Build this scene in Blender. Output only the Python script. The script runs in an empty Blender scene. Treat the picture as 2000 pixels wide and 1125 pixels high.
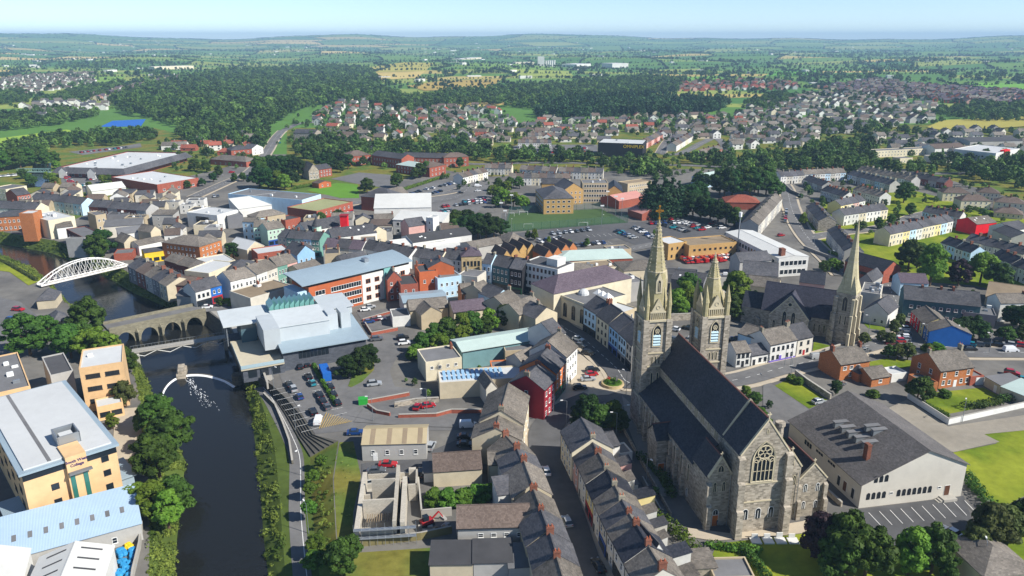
import bpy,math,random
import numpy as np
from mathutils import Vector,Matrix

# ------------------------------------------------------------------ camera, sky, sun, exposure
SC = bpy.context.scene
COL = SC.collection
HAZE = 1.05e-4
CAM_H = 100.0
FPX = 1500.0                                   # focal length in pixels of a 2000 px wide frame
PITCH = math.atan((562.5 - 75.0) / FPX)
cd = bpy.data.cameras.new('camera'); cam = bpy.data.objects.new('camera',cd); COL.objects.link(cam)
cd.sensor_width = 36.0; cd.lens = FPX / 2000.0 * 36.0; cd.clip_start = 1.0; cd.clip_end = 60000.0
cam.location = (0,0,CAM_H); cam.rotation_euler = (math.pi / 2 - PITCH,0,0)
SC.camera = cam
SUN_EL = math.radians(40.0)
SUN_AZ = math.radians(-25.0)                   # direction towards the sun, from +x, counter-clockwise
sun_dir = Vector((math.cos(SUN_AZ) * math.cos(SUN_EL),math.sin(SUN_AZ) * math.cos(SUN_EL),math.sin(SUN_EL)))
W = bpy.data.worlds.new('World'); SC.world = W; W.use_nodes = True
nt = W.node_tree; nt.nodes.clear()
wo = nt.nodes.new('ShaderNodeOutputWorld'); bg = nt.nodes.new('ShaderNodeBackground'); sk = nt.nodes.new('ShaderNodeTexSky')
sk.sky_type = 'NISHITA'; sk.sun_disc = False; sk.sun_elevation = SUN_EL
sk.sun_rotation = math.pi / 2 - SUN_AZ
sk.air_density = 0.55; sk.dust_density = 0.0; sk.ozone_density = 2.0; sk.altitude = 0.0
bg.inputs['Strength'].default_value = 0.108
nt.links.new(sk.outputs[0],bg.inputs[0]); nt.links.new(bg.outputs[0],wo.inputs[0])
sl = bpy.data.lights.new('sun','SUN'); sl.energy = 4.7; sl.angle = math.radians(0.5); sl.color = (1.0,0.955,0.88)
so = bpy.data.objects.new('sun',sl); COL.objects.link(so); so.location = (300,-100,400)
so.rotation_euler = sun_dir.to_track_quat('Z','Y').to_euler()
SC.view_settings.view_transform = 'Standard'; SC.view_settings.look = 'None'
SC.view_settings.exposure = 0.6; SC.view_settings.gamma = 1.0; SC.view_settings.use_curve_mapping = False
SC.render.engine = 'CYCLES'
cy = SC.cycles
cy.max_bounces = 6; cy.diffuse_bounces = 2; cy.glossy_bounces = 3; cy.transmission_bounces = 3; cy.transparent_max_bounces = 6
cy.volume_bounces = 0; cy.use_denoising = True
try: cy.denoiser = 'OPENIMAGEDENOISE'
except Exception: pass
RND = random.Random(11); NR = np.random.default_rng(5)

# ------------------------------------------------------------------ survey: a sight line from the camera station meets a level
CP,SP = math.cos(PITCH),math.sin(PITCH)
ZOOM = dict(o=(0,0,1),a=(0,560,1.992),b=(440,560,1.992),c=(800,560,1.992),d=(1180,400,1.552),e=(1400,560,1.9917),
   m1=(0,250,3.214),m2=(400,250,3.214),m3=(800,250,3.214),m4=(1200,250,3.214),m5=(1500,250,3.214),
   f1=(0,40,2.857),f2=(650,40,2.857),f3=(1300,40,2.857),
   k1=(1500,900,4.0),k2=(1700,440,6.667),k3=(700,880,4.592),k4=(1040,580,5.115),k5=(1600,600,4.5),k6=(0,380,6.248),
   c1=(1220,390,3.631),c2=(1220,640,3.631),c3=(1360,760,3.75),c4=(1440,420,3.75))
def px(R,p):
 z = ZOOM[R]; return z[0] + p[0] / z[2],z[1] + p[1] / z[2]
def at(R,p,z=0.0):
 x,y = px(R,p); u = (x - 1000.0) / FPX; v = (562.5 - y) / FPX
 ry = CP + v * SP; rz = -SP + v * CP; t = (z - CAM_H) / rz
 return Vector((u * t,ry * t,z))
def seen(p):
 dx,dy,dz = p[0],p[1],p[2] - CAM_H
 zc = dy * CP - dz * SP; yc = dy * SP + dz * CP
 return 1000 + FPX * dx / zc,562.5 - FPX * yc / zc

# ------------------------------------------------------------------ materials
MATS = {}
def lin(c):
 if isinstance(c,str):
  c = c.lstrip('#'); c = tuple(int(c[i:i + 2],16) / 255 for i in (0,2,4))
  return tuple(((v + .055) / 1.055) ** 2.4 if v > .04045 else v / 12.92 for v in c)
 return tuple(c)
def mat(name,col,rough=.85,var=.18,scale=.6,kind=None,col2=None,bump=0.0,metal=0.0,spec=.12,rand=.1,u=.5,v=.25,mortar=None):
 """plain procedural surface: base colour, two scales of wear, a little per-object tint; kind adds brick, slate or stone courses"""
 if name in MATS: return MATS[name]
 col = lin(col); m = bpy.data.materials.new(name); MATS[name] = m; m.use_nodes = True
 t = m.node_tree; N = t.nodes; L = t.links; b = N['Principled BSDF']
 b.inputs['Roughness'].default_value = rough; b.inputs['Metallic'].default_value = metal; b.inputs['Specular IOR Level'].default_value = spec
 geo = N.new('ShaderNodeNewGeometry')
 n1 = N.new('ShaderNodeTexNoise'); n1.inputs['Scale'].default_value = scale; n1.inputs['Detail'].default_value = 6; n1.inputs['Roughness'].default_value = .65
 L.new(geo.outputs['Position'],n1.inputs['Vector'])
 n2 = N.new('ShaderNodeTexNoise'); n2.inputs['Scale'].default_value = scale * .13; n2.inputs['Detail'].default_value = 2
 L.new(geo.outputs['Position'],n2.inputs['Vector'])
 ad = N.new('ShaderNodeMath'); ad.operation = 'ADD'; L.new(n1.outputs['Fac'],ad.inputs[0]); L.new(n2.outputs['Fac'],ad.inputs[1])
 mr = N.new('ShaderNodeMapRange'); mr.inputs['From Min'].default_value = .6; mr.inputs['From Max'].default_value = 1.4
 mr.inputs['To Min'].default_value = 1 - var; mr.inputs['To Max'].default_value = 1 + var; L.new(ad.outputs[0],mr.inputs['Value'])
 oi = N.new('ShaderNodeObjectInfo'); rr = N.new('ShaderNodeMapRange'); rr.inputs['To Min'].default_value = 1 - rand; rr.inputs['To Max'].default_value = 1 + rand
 L.new(oi.outputs['Random'],rr.inputs['Value'])
 mu = N.new('ShaderNodeMath'); mu.operation = 'MULTIPLY'; L.new(mr.outputs[0],mu.inputs[0]); L.new(rr.outputs[0],mu.inputs[1])
 src = None
 if kind in ('brick','slate','stone'):
  uv = N.new('ShaderNodeUVMap'); br = N.new('ShaderNodeTexBrick'); br.inputs['Scale'].default_value = 1.0
  br.inputs['Brick Width'].default_value = u; br.inputs['Row Height'].default_value = v
  br.inputs['Mortar Size'].default_value = dict(brick=.012,slate=.012,stone=.03)[kind]; br.inputs['Mortar Smooth'].default_value = .3
  c2 = lin(col2) if col2 else tuple(c * .62 for c in col)
  br.inputs['Color1'].default_value = (*col,1); br.inputs['Color2'].default_value = (*c2,1)
  mo = lin(mortar) if mortar else tuple(c * (.55 if kind != 'stone' else .75) for c in col)
  br.inputs['Mortar'].default_value = (*mo,1)
  if kind == 'stone':
   nz = N.new('ShaderNodeTexNoise'); nz.inputs['Scale'].default_value = 1.3; L.new(uv.outputs[0],nz.inputs['Vector'])
   mx = N.new('ShaderNodeMixRGB'); mx.inputs['Fac'].default_value = .12; L.new(uv.outputs[0],mx.inputs[1]); L.new(nz.outputs['Color'],mx.inputs[2])
   L.new(mx.outputs[0],br.inputs['Vector'])
  else: L.new(uv.outputs[0],br.inputs['Vector'])
  src = br.outputs['Color']
 elif col2:
  rp = N.new('ShaderNodeMapRange'); rp.inputs['From Min'].default_value = .42; rp.inputs['From Max'].default_value = .58; L.new(n2.outputs['Fac'],rp.inputs['Value'])
  mx = N.new('ShaderNodeMixRGB'); mx.inputs[1].default_value = (*col,1); mx.inputs[2].default_value = (*lin(col2),1); L.new(rp.outputs[0],mx.inputs[0])
  src = mx.outputs[0]
 m1 = N.new('ShaderNodeMixRGB'); m1.blend_type = 'MULTIPLY'; m1.inputs['Fac'].default_value = 1
 if src is None: m1.inputs[1].default_value = (*col,1)
 else: L.new(src,m1.inputs[1])
 L.new(mu.outputs[0],m1.inputs[2]); L.new(m1.outputs[0],b.inputs['Base Color'])
 if kind == 'corrugated':
  uv = N.new('ShaderNodeUVMap'); wv = N.new('ShaderNodeTexWave'); wv.inputs['Scale'].default_value = 1.2; L.new(uv.outputs[0],wv.inputs['Vector'])
  bp = N.new('ShaderNodeBump'); bp.inputs['Strength'].default_value = .6; bp.inputs['Distance'].default_value = .05
  L.new(wv.outputs['Fac'],bp.inputs['Height']); L.new(bp.outputs[0],b.inputs['Normal'])
 elif bump:
  bp = N.new('ShaderNodeBump'); bp.inputs['Strength'].default_value = bump; bp.inputs['Distance'].default_value = .06
  L.new(n1.outputs['Fac'],bp.inputs['Height']); L.new(bp.outputs[0],b.inputs['Normal'])
 return m
def flat_mat(name,col,rough=.5,metal=0.0,spec=.4,rand=0.0):
 if name in MATS: return MATS[name]
 m = bpy.data.materials.new(name); MATS[name] = m; m.use_nodes = True; b = m.node_tree.nodes['Principled BSDF']
 b.inputs['Base Color'].default_value = (*lin(col),1); b.inputs['Roughness'].default_value = rough; b.inputs['Metallic'].default_value = metal
 b.inputs['Specular IOR Level'].default_value = spec
 return m
def leaf_mat(name,a,bcol,rand=.3,scale=.35,trans=.25,tint=False):
 if name in MATS: return MATS[name]
 m = bpy.data.materials.new(name); MATS[name] = m; m.use_nodes = True; t = m.node_tree; N = t.nodes; L = t.links
 b = N['Principled BSDF']; b.inputs['Roughness'].default_value = .65; b.inputs['Specular IOR Level'].default_value = .18
 geo = N.new('ShaderNodeNewGeometry'); n1 = N.new('ShaderNodeTexNoise'); n1.inputs['Scale'].default_value = scale; n1.inputs['Detail'].default_value = 5
 L.new(geo.outputs['Position'],n1.inputs['Vector'])
 oi = N.new('ShaderNodeObjectInfo')
 mr = N.new('ShaderNodeMapRange'); mr.inputs['From Min'].default_value = .33; mr.inputs['From Max'].default_value = .67; L.new(n1.outputs['Fac'],mr.inputs['Value'])
 mx = N.new('ShaderNodeMixRGB'); mx.inputs[1].default_value = (*lin(a),1); mx.inputs[2].default_value = (*lin(bcol),1); L.new(mr.outputs[0],mx.inputs[0])
 hs = N.new('ShaderNodeHueSaturation'); r1 = N.new('ShaderNodeMapRange'); r1.inputs['To Min'].default_value = 1 - rand; r1.inputs['To Max'].default_value = 1 + rand
 L.new(oi.outputs['Random'],r1.inputs['Value']); L.new(r1.outputs[0],hs.inputs['Value'])
 r2 = N.new('ShaderNodeMapRange'); r2.inputs['To Min'].default_value = .475; r2.inputs['To Max'].default_value = .52; L.new(oi.outputs['Random'],r2.inputs['Value']); L.new(r2.outputs[0],hs.inputs['Hue'])
 if tint:
  ta = N.new('ShaderNodeAttribute'); ta.attribute_name = 'tint'
  for ch in ('Value','Hue'): L.remove(hs.inputs[ch].links[0])
  L.new(ta.outputs['Fac'],hs.inputs['Value'])
 L.new(mx.outputs[0],hs.inputs['Color']); L.new(hs.outputs[0],b.inputs['Base Color'])
 tr = N.new('ShaderNodeBsdfTranslucent'); L.new(hs.outputs[0],tr.inputs['Color'])
 ms = N.new('ShaderNodeMixShader'); ms.inputs[0].default_value = trans; L.new(b.outputs[0],ms.inputs[1]); L.new(tr.outputs[0],ms.inputs[2])
 L.new(ms.outputs[0],N['Material Output'].inputs['Surface'])
 return m

# ------------------------------------------------------------------ meshes and objects
KIDS = {}
class MB:
 """collects faces; every face gets a metre-true UV from its own plane"""
 def __init__(s): s.v = []; s.f = []; s.m = []
 def face(s,pts,m=0):
  i = len(s.v); s.v += [tuple(p) for p in pts]; s.f.append(tuple(range(i,i + len(pts)))); s.m.append(m)
 def box(s,x0,x1,y0,y1,z0,z1,m=0,bottom=False):
  p = [(x0,y0),(x1,y0),(x1,y1),(x0,y1)]; s.prism(p,z0,z1,m,bottom)
 def prism(s,p,z0,z1,m=0,bottom=False,top=True,mtop=None):
  n = len(p)
  z0s = z0 if isinstance(z0,(list,tuple)) else [z0] * n; z1s = z1 if isinstance(z1,(list,tuple)) else [z1] * n
  for i in range(n):
   j = (i + 1) % n; s.face([(*p[i],z0s[i]),(*p[j],z0s[j]),(*p[j],z1s[j]),(*p[i],z1s[i])],m)
  if top: s.face([(*p[i],z1s[i]) for i in range(n)],m if mtop is None else mtop)
  if bottom: s.face([(*p[i],z0s[i]) for i in reversed(range(n))],m)
 def loft(s,a,b,m=0):
  n = len(a)
  for i in range(n):
   j = (i + 1) % n; s.face([a[i],a[j],b[j],b[i]],m)
 def tube(s,a,b,r0,r1=None,n=6,m=0,cap=True):
  r1 = r0 if r1 is None else r1; a = Vector(a); b = Vector(b); d = (b - a).normalized()
  e = d.orthogonal().normalized(); g = d.cross(e)
  A = [a + (e * math.cos(2 * math.pi * i / n) + g * math.sin(2 * math.pi * i / n)) * r0 for i in range(n)]
  if r1 < 1e-6:
   for i in range(n): s.face([A[i],A[(i + 1) % n],b],m)
   return
  B = [b + (e * math.cos(2 * math.pi * i / n) + g * math.sin(2 * math.pi * i / n)) * r1 for i in range(n)]
  s.loft(A,B,m)
  if cap: s.face(B,m); s.face(A[::-1],m)
 def bar(s,a,b,w,h,m=0):
  a = Vector(a); b = Vector(b); d = (b - a).normalized()
  e = d.cross(Vector((0,0,1))); e = e.normalized() if e.length > 1e-4 else Vector((1,0,0)); g = e.cross(d)
  A = [a + e * sx * w / 2 + g * sy * h / 2 for sx,sy in ((-1,-1),(1,-1),(1,1),(-1,1))]; B = [q + (b - a) for q in A]
  s.loft(A,B,m); s.face(B,m); s.face(A[::-1],m)
 def mesh(s,name,mats):
  me = bpy.data.meshes.new(name); me.from_pydata(s.v,[],s.f)
  for x in (mats if isinstance(mats,(list,tuple)) else [mats]): me.materials.append(x)
  if len(me.materials) > 1: me.polygons.foreach_set('material_index',s.m)
  uvs = []
  for f in s.f:
   a,b,c = (Vector(s.v[f[k]]) for k in (0,1,2)); n = (b - a).cross(c - a)
   if n.length < 1e-9 and len(f) > 3: c = Vector(s.v[f[3]]); n = (b - a).cross(c - a)
   n = n.normalized() if n.length > 1e-9 else Vector((0,0,1))
   t = Vector((-n.y,n.x,0)); t = t.normalized() if t.length > 1e-3 else Vector((1,0,0)); q = n.cross(t)
   for k in f: p = Vector(s.v[k]); uvs += [p.dot(t),p.dot(q)]
  me.uv_layers.new(name='UVMap').data.foreach_set('uv',uvs)
  return me
 def build(s,name,mats,parent=None,loc=None,rz=None): return obj(name,s.mesh(name,mats),parent,loc,rz)
def obj(name,me,parent=None,loc=None,rz=None):
 o = bpy.data.objects.new(name,me); COL.objects.link(o)
 if parent is not None: o.parent = parent; KIDS.setdefault(parent.name,[]).append(o)
 if loc is not None: o.location = loc
 if rz is not None: o.rotation_euler = (0,0,rz)
 return o
def tag(o,label=None,cat=None,group=None,kind=None):
 if label: o['label'] = label
 if cat: o['category'] = cat
 if group: o['group'] = group
 if kind: o['kind'] = kind
 return o
def thing(name,label,cat,loc,rz=0.0,group=None):
 o = obj(name,None,None,loc,rz); o.empty_display_size = .2
 return tag(o,label,cat,group)
AUTO = {}                                       # series of like things: (object, what it looks like); numbered along the picture once all stand
def auto(o,where,what,order='x'):
 AUTO.setdefault(where,[]).append((o,what,order))
def ordinal(n):
 w = 'first second third fourth fifth sixth seventh eighth ninth tenth eleventh twelfth'.split()
 return w[n - 1] if n <= 12 else str(n) + ({1: 'st',2: 'nd',3: 'rd'}.get(n % 10,'th') if n % 100 not in (11,12,13) else 'th')
def name_series():
 for where,lst in AUTO.items():
  by = {}
  for o,what,order in lst: by.setdefault(what,[]).append((o,order))
  for what,os_ in by.items():
   if len(os_) == 1: os_[0][0]['label'] = f'{what} {where}'; continue
   os_.sort(key=lambda q: seen(q[0].location)[0 if q[1] == 'x' else 1])
   for i,(o,order) in enumerate(os_):
    o['label'] = f'{what} {where}, {ordinal(i + 1)} from ' + ('left' if order == 'x' else 'top')
def copy_tree(o,parent=None):
 c = o.copy(); COL.objects.link(c)
 if parent is not None: c.parent = parent
 for ch in KIDS.get(o.name,[]): copy_tree(ch,c)
 return c
def sheet(name,pts,z,m,kind='structure',label=None,th=None):
 """a level polygon laid on the ground; th gives it a real edge (a kerb or slab)"""
 b = MB(); p = [(q[0],q[1]) for q in pts]
 if sum(p[i][0] * p[(i + 1) % len(p)][1] - p[(i + 1) % len(p)][0] * p[i][1] for i in range(len(p))) < 0: p = p[::-1]
 if th: b.prism(p,z - th,z,0)
 else: b.face([(x,y,z) for x,y in p])
 o = b.build(name,m); return tag(o,label=label,kind=kind)
def smooth(pts,n=4):
 """Catmull-Rom through ground points"""
 P = [pts[0]] + list(pts) + [pts[-1]]; out = []
 for i in range(1,len(P) - 2):
  for k in range(n):
   t = k / n; a,b,c,d = P[i - 1],P[i],P[i + 1],P[i + 2]
   out.append(.5 * ((2 * b) + (c - a) * t + (2 * a - 5 * b + 4 * c - d) * t * t + (3 * b - a - 3 * c + d) * t ** 3))
 return out + [P[-2]]
def offset(pts,w):
 out = []
 for i,p in enumerate(pts):
  d = (pts[min(i + 1,len(pts) - 1)] - pts[max(i - 1,0)]); d.z = 0; d.normalize(); out.append(p + Vector((-d.y,d.x,0)) * w)
 return out
def strip(name,pts,w,z,m,n=4,kind='structure',th=None,w2=None):
 c = smooth(pts,n) if n > 1 else pts; a = offset(c,w / 2 if w2 is None else w2); b_ = offset(c,-w / 2); b = MB()
 for i in range(len(c) - 1):
  b.face([(b_[i].x,b_[i].y,z),(b_[i + 1].x,b_[i + 1].y,z),(a[i + 1].x,a[i + 1].y,z),(a[i].x,a[i].y,z)])
  if th:
   for s_,q in ((a,0),(b_,1)):
    f = [(s_[i].x,s_[i].y,z),(s_[i + 1].x,s_[i + 1].y,z),(s_[i + 1].x,s_[i + 1].y,z - th),(s_[i].x,s_[i].y,z - th)]
    b.face(f if not q else f[::-1])
 return tag(b.build(name,m),kind=kind)
# ------------------------------------------------------------------ palette
slate = mat('slate_roof','#5b5a5c',.65,.42,.6,'slate','#47484d',rand=.18,u=.5,v=.3)
slate2 = mat('slate_roof_weathered','#7b746b',.8,.45,.6,'slate','#625d57',rand=.15,u=.5,v=.3)
slate_dark = mat('slate_roof_blue_black','#404148',.55,.3,.8,'slate','#2c3038',rand=.1,u=.5,v=.3)
tile_brown = mat('concrete_tile_brown','#6f625a',.85,.22,.8,'slate','#5c5049',rand=.15,u=.35,v=.35)
tile_red = mat('clay_tile_red','#9a5a4a',.85,.2,.8,'slate','#7f4638',rand=.15,u=.35,v=.35)
tile_purple = mat('slate_roof_purple','#655a62',.6,.22,.8,'slate','#524850',rand=.1,u=.5,v=.3)
felt = mat('flat_roof_felt','#6f6f70',.9,.25,.35,rand=.15)
felt_dark = mat('flat_roof_bitumen','#4a4a4c',.9,.25,.35,rand=.15)
felt_white = mat('flat_roof_membrane','#bfc1c0',.7,.1,.3,rand=.06)
zinc = mat('standing_seam_zinc','#8fa0aa',.45,.1,.4,'corrugated',rand=.05,spec=.5)
sheet_white = mat('white_sheet_roof','#c8c8c3',.5,.1,.3,'corrugated',rand=.05)
sheet_green = mat('pale_green_sheet_roof','#b3c4bd',.5,.12,.3,'corrugated',rand=.04)
sheet_beige = mat('beige_sheet_roof','#a89a7c',.7,.15,.3,'corrugated',rand=.04)
sheet_blue = mat('pale_blue_sheet_roof','#a3bace',.5,.1,.3,'corrugated',rand=.04)
ROOFS = dict(slate=slate,slate2=slate2,dark=slate_dark,brown=tile_brown,red=tile_red,purple=tile_purple,felt=felt,feltd=felt_dark,feltw=felt_white,zinc=zinc,
    white=sheet_white,green=sheet_green,beige=sheet_beige,blue=sheet_blue,
    pink=mat('pink_sheet_roof','#c08a80',.7,.12,.3),teal=mat('teal_glass_roof','#6fa39c',.25,.1,.3,spec=.6),
    moss=mat('mossy_sheet_roof','#8d8f68',.85,.2,.3),ply=mat('timber_deck_roof','#8a7b66',.9,.2,.5))
WALLC = dict(white='#d3d2cc',cream='#d2c8ae',grey='#a9a7a2',dgrey='#77777a',beige='#c2b69c',tan='#b3a488',pink='#cfa59b',blue='#8fb6d6',lblue='#b4cfe0',dblue='#2b66b0',
    green='#6f9a8c',teal='#6d8f92',lgreen='#b3cdb9',yellow='#e8c23a',cyellow='#e0cf94',orange='#cf7a4a',red='#b8262f',dred='#8c2a34',black='#2a2a2e',purple='#6f5fa6',
    gyellow='#d4b184',lorange='#b5633f',brightred='#d8202c',teald='#3f5f66',stonewhite='#c6c1b4')
WALLS = {k: mat('render_' + k,v,.9,.2,.45,rand=.06) for k,v in WALLC.items()}
WALLS['brick'] = mat('red_brick','#a5543f',.9,.15,.6,'brick','#8d4534',rand=.08,u=.45,v=.15,mortar='#8a7468')
WALLS['obrick'] = mat('orange_brick','#b96f3d',.9,.12,.6,'brick','#a35f33',rand=.05,u=.45,v=.15,mortar='#a48a70')
WALLS['dbrick'] = mat('dark_brick','#7c4a42',.9,.15,.6,'brick','#693c36',rand=.06,u=.45,v=.15,mortar='#76645c')
WALLS['ybrick'] = mat('buff_brick','#c09a5e',.9,.12,.6,'brick','#ae8a52',rand=.05,u=.45,v=.15,mortar='#a89878')
WALLS['stone'] = mat('grey_rubble_stone','#b3a999',.95,.22,.6,'stone','#777064',rand=.04,u=.7,v=.35,bump=.4)
WALLS['sand'] = mat('sandstone','#b8a57e',.9,.15,.6,'stone','#a08d68',rand=.03,u=.9,v=.4)
WALLS['glass'] = flat_mat('curtain_glass','#4d6670',.12,0,.8)
STONE = WALLS['stone']
DRESS = mat('dressed_sandstone','#bdb297',.9,.18,.7,rand=.02)
GLASS = flat_mat('window_glass','#20272e',.15,0,.6)
FRAME = {'white': flat_mat('frame_white','#e6e6e2',.5),'dark': flat_mat('frame_dark','#2c2f33',.5),'brown': flat_mat('frame_brown','#5a3d2a',.6)}
PAINT = {k: flat_mat('paint_' + k,v,.5) for k,v in dict(red='#a3262c',green='#1f5a3c',blue='#2c4f9a',black='#22242a',white='#e2e2de',brown='#5c3a26',purple='#6c5bb0',orange='#b8631f',yellow='#e7c22a',grey='#8b8d90',teal='#2f6f78').items()}
CHIM = mat('chimney_brick','#85503f',.9,.2,.8,'brick','#6d4134',rand=.1,u=.45,v=.15,mortar='#86705f')
CHIMG = mat('chimney_render','#8e8878',.9,.2,.8,rand=.15)
POT = flat_mat('chimney_pot_clay','#b0603f',.8)
PLASTIC = flat_mat('gutter_black','#26272a',.5)
STEEL = flat_mat('galvanised_steel','#9aa0a5',.45,.6)

# ------------------------------------------------------------------ shared windows and doors
_W = {}; DIM = {}; FOOT = []
def win_mesh(w,h,fr='white',style='sash',split=False):
 k = (round(w,2),round(h,2),fr,style,split)
 if k in _W: return _W[k]
 b = MB(); t = .1; y = -.07
 pane = MB(); pts = None
 if style == 'arch':
  n = 8; hh = h - w / 2
  arc = lambda r,g: [(-r,g)] + [(r,g)] + [(r * math.cos(a),hh + r * math.sin(a)) for a in [math.pi * i / n for i in range(0,n + 1)]]
  def pointed(r):
   return [(-r,0.0),(r,0.0)] + [(r * math.cos(math.pi * i / n),hh + r * 1.0 * math.sin(math.pi * i / n)) for i in range(n + 1)]
  o,i_ = pointed(w / 2),pointed(w / 2 - t)
 elif style == 'gothic':
  n = 6; R_ = w; hh = h - w * .866
  def pointed(r):
   R2 = R_ - (w / 2 - r); ang = math.acos((w / 2) / R_ if False else min(1,(R2 - r) / R2))
   rt = [(r - R2 + R2 * math.cos(ang * i / n),hh + R2 * math.sin(ang * i / n)) for i in range(n + 1)]
   return [(-r,0.0),(r,0.0)] + rt[1:] + [(-x,z) for x,z in rt[-2:0:-1]]
  o,i_ = pointed(w / 2),pointed(w / 2 - t * 1.3)
 else:
  o = [(-w / 2,0),(w / 2,0),(w / 2,h),(-w / 2,h)]; i_ = [(-w / 2 + t,t),(w / 2 - t,t),(w / 2 - t,h - t),(-w / 2 + t,h - t)]
 n = len(o)
 for q in range(n):
  j = (q + 1) % n
  b.face([(o[q][0],y,o[q][1]),(o[j][0],y,o[j][1]),(i_[j][0],y,i_[j][1]),(i_[q][0],y,i_[q][1])])
  b.face([(o[q][0],.02,o[q][1]),(o[j][0],.02,o[j][1]),(o[j][0],y,o[j][1]),(o[q][0],y,o[q][1])])
  b.face([(i_[q][0],y,i_[q][1]),(i_[j][0],y,i_[j][1]),(i_[j][0],-.015,i_[j][1]),(i_[q][0],-.015,i_[q][1])])
 if style == 'sash' and w < 2.2:
  b.box(-w / 2 + t,w / 2 - t,-.05,-.02,h * .5 - .03,h * .5 + .03)
 elif style == 'wide' or w >= 2.2:
  k_ = max(1,int(w / 1.1))
  for q in range(1,k_): x = -w / 2 + w * q / k_; b.box(x - .04,x + .04,-.05,-.02,t,h - t)
 elif style in ('gothic','arch') and w > .7: b.box(-.05,.05,-.06,-.02,0.05,h * .72)
 if style in ('sash','wide'): b.box(-w / 2 - .08,w / 2 + .08,-.13,.02,-.1,-.001)
 tgt = pane if split else b
 tgt.face([(x,-.015,z) for x,z in i_],0 if split else 1)
 _W[k] = (b.mesh('window',[FRAME.get(fr) or PAINT.get(fr) or DRESS] + ([] if split else [GLASS])),pane.mesh('pane',GLASS) if split else None)
 return _W[k]
def put_window(root,x,y,z,rz,w,h,fr='white',style='sash',near=False,name='window'):
 a,p = win_mesh(w,h,fr,style,near)
 o = obj(name,a,root,(x,y,z),rz)
 if p: obj('pane',p,o)
 return o
_D = {}
def put_door(root,x,y,z,rz,w=1.0,h=2.1,col='black'):
 k = (w,h,col)
 if k not in _D:
  b = MB(); b.box(-w / 2 - .08,w / 2 + .08,-.05,.02,0,h + .08,1); b.box(-w / 2,w / 2,-.075,-.05,.02,h,0)
  _D[k] = b.mesh('door',[PAINT[col],FRAME['white']])
 return obj('door',_D[k],root,(x,y,z),rz)
def face_tf(L,d,side):
 """origin, rotation and length of a facade in the building's own axes"""
 return {'f': (Vector((0,0,0)),0.0,L),'r': (Vector((L,0,0)),math.pi / 2,d),'b': (Vector((L,d,0)),math.pi,L),'l': (Vector((0,d,0)),-math.pi / 2,d)}[side]
def windows(root,L,d,side,cols,rows,z0=1.0,dz=2.8,w=1.0,h=1.4,fr='white',style='sash',x0=.06,x1=.94,near=False,skip=()):
 o,r,ln = face_tf(L,d,side); e = Vector((math.cos(r),math.sin(r),0))
 for j in range(rows):
  for i in range(cols):
   if (i,j) in skip: continue
   f = x0 + (x1 - x0) * (i + .5) / cols; p = o + e * (ln * f)
   put_window(root,p.x,p.y,z0 + dz * j,r,w,h,fr,style,near)

# ------------------------------------------------------------------ buildings
def wall_mesh(L,d,h,rise,kind,base=-1.0,f=.5,inset=.015):
 b = MB(); x0,x1,y0,y1 = inset,L - inset,0,d
 c = [(x0,y0),(x1,y0),(x1,y1),(x0,y1)]
 if kind == 'flat':
  b.prism(c,base,h,top=False); g = .3
  i_ = [(x0 + g,y0 + g),(x1 - g,y0 + g),(x1 - g,y1 - g),(x0 + g,y1 - g)]
  for k in range(4):
   j = (k + 1) % 4
   b.face([(*c[k],h),(*c[j],h),(*i_[j],h),(*i_[k],h)]); b.face([(*i_[k],h),(*i_[j],h),(*i_[j],h - .6),(*i_[k],h - .6)])
  return b
 if kind == 'mono': b.prism(c,base,[h,h,h + rise,h + rise],top=False); return b
 if kind == 'monor': b.prism(c,base,[h,h + rise,h + rise,h],top=False); return b
 b.prism(c,base,h,top=False)
 if kind == 'x':
  for x,s in ((x0,1),(x1,0)):
   t = [(x,y0,h),(x,d * f,h + rise),(x,y1,h)]; b.face(t if not s else t[::-1])
 elif kind == 'y':
  for y,s in ((y0,0),(y1,1)):
   t = [(x0,y,h),(x1,y,h),(x0 + (x1 - x0) * f,y,h + rise)]; b.face(t if not s else t[::-1])
 return b
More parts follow.
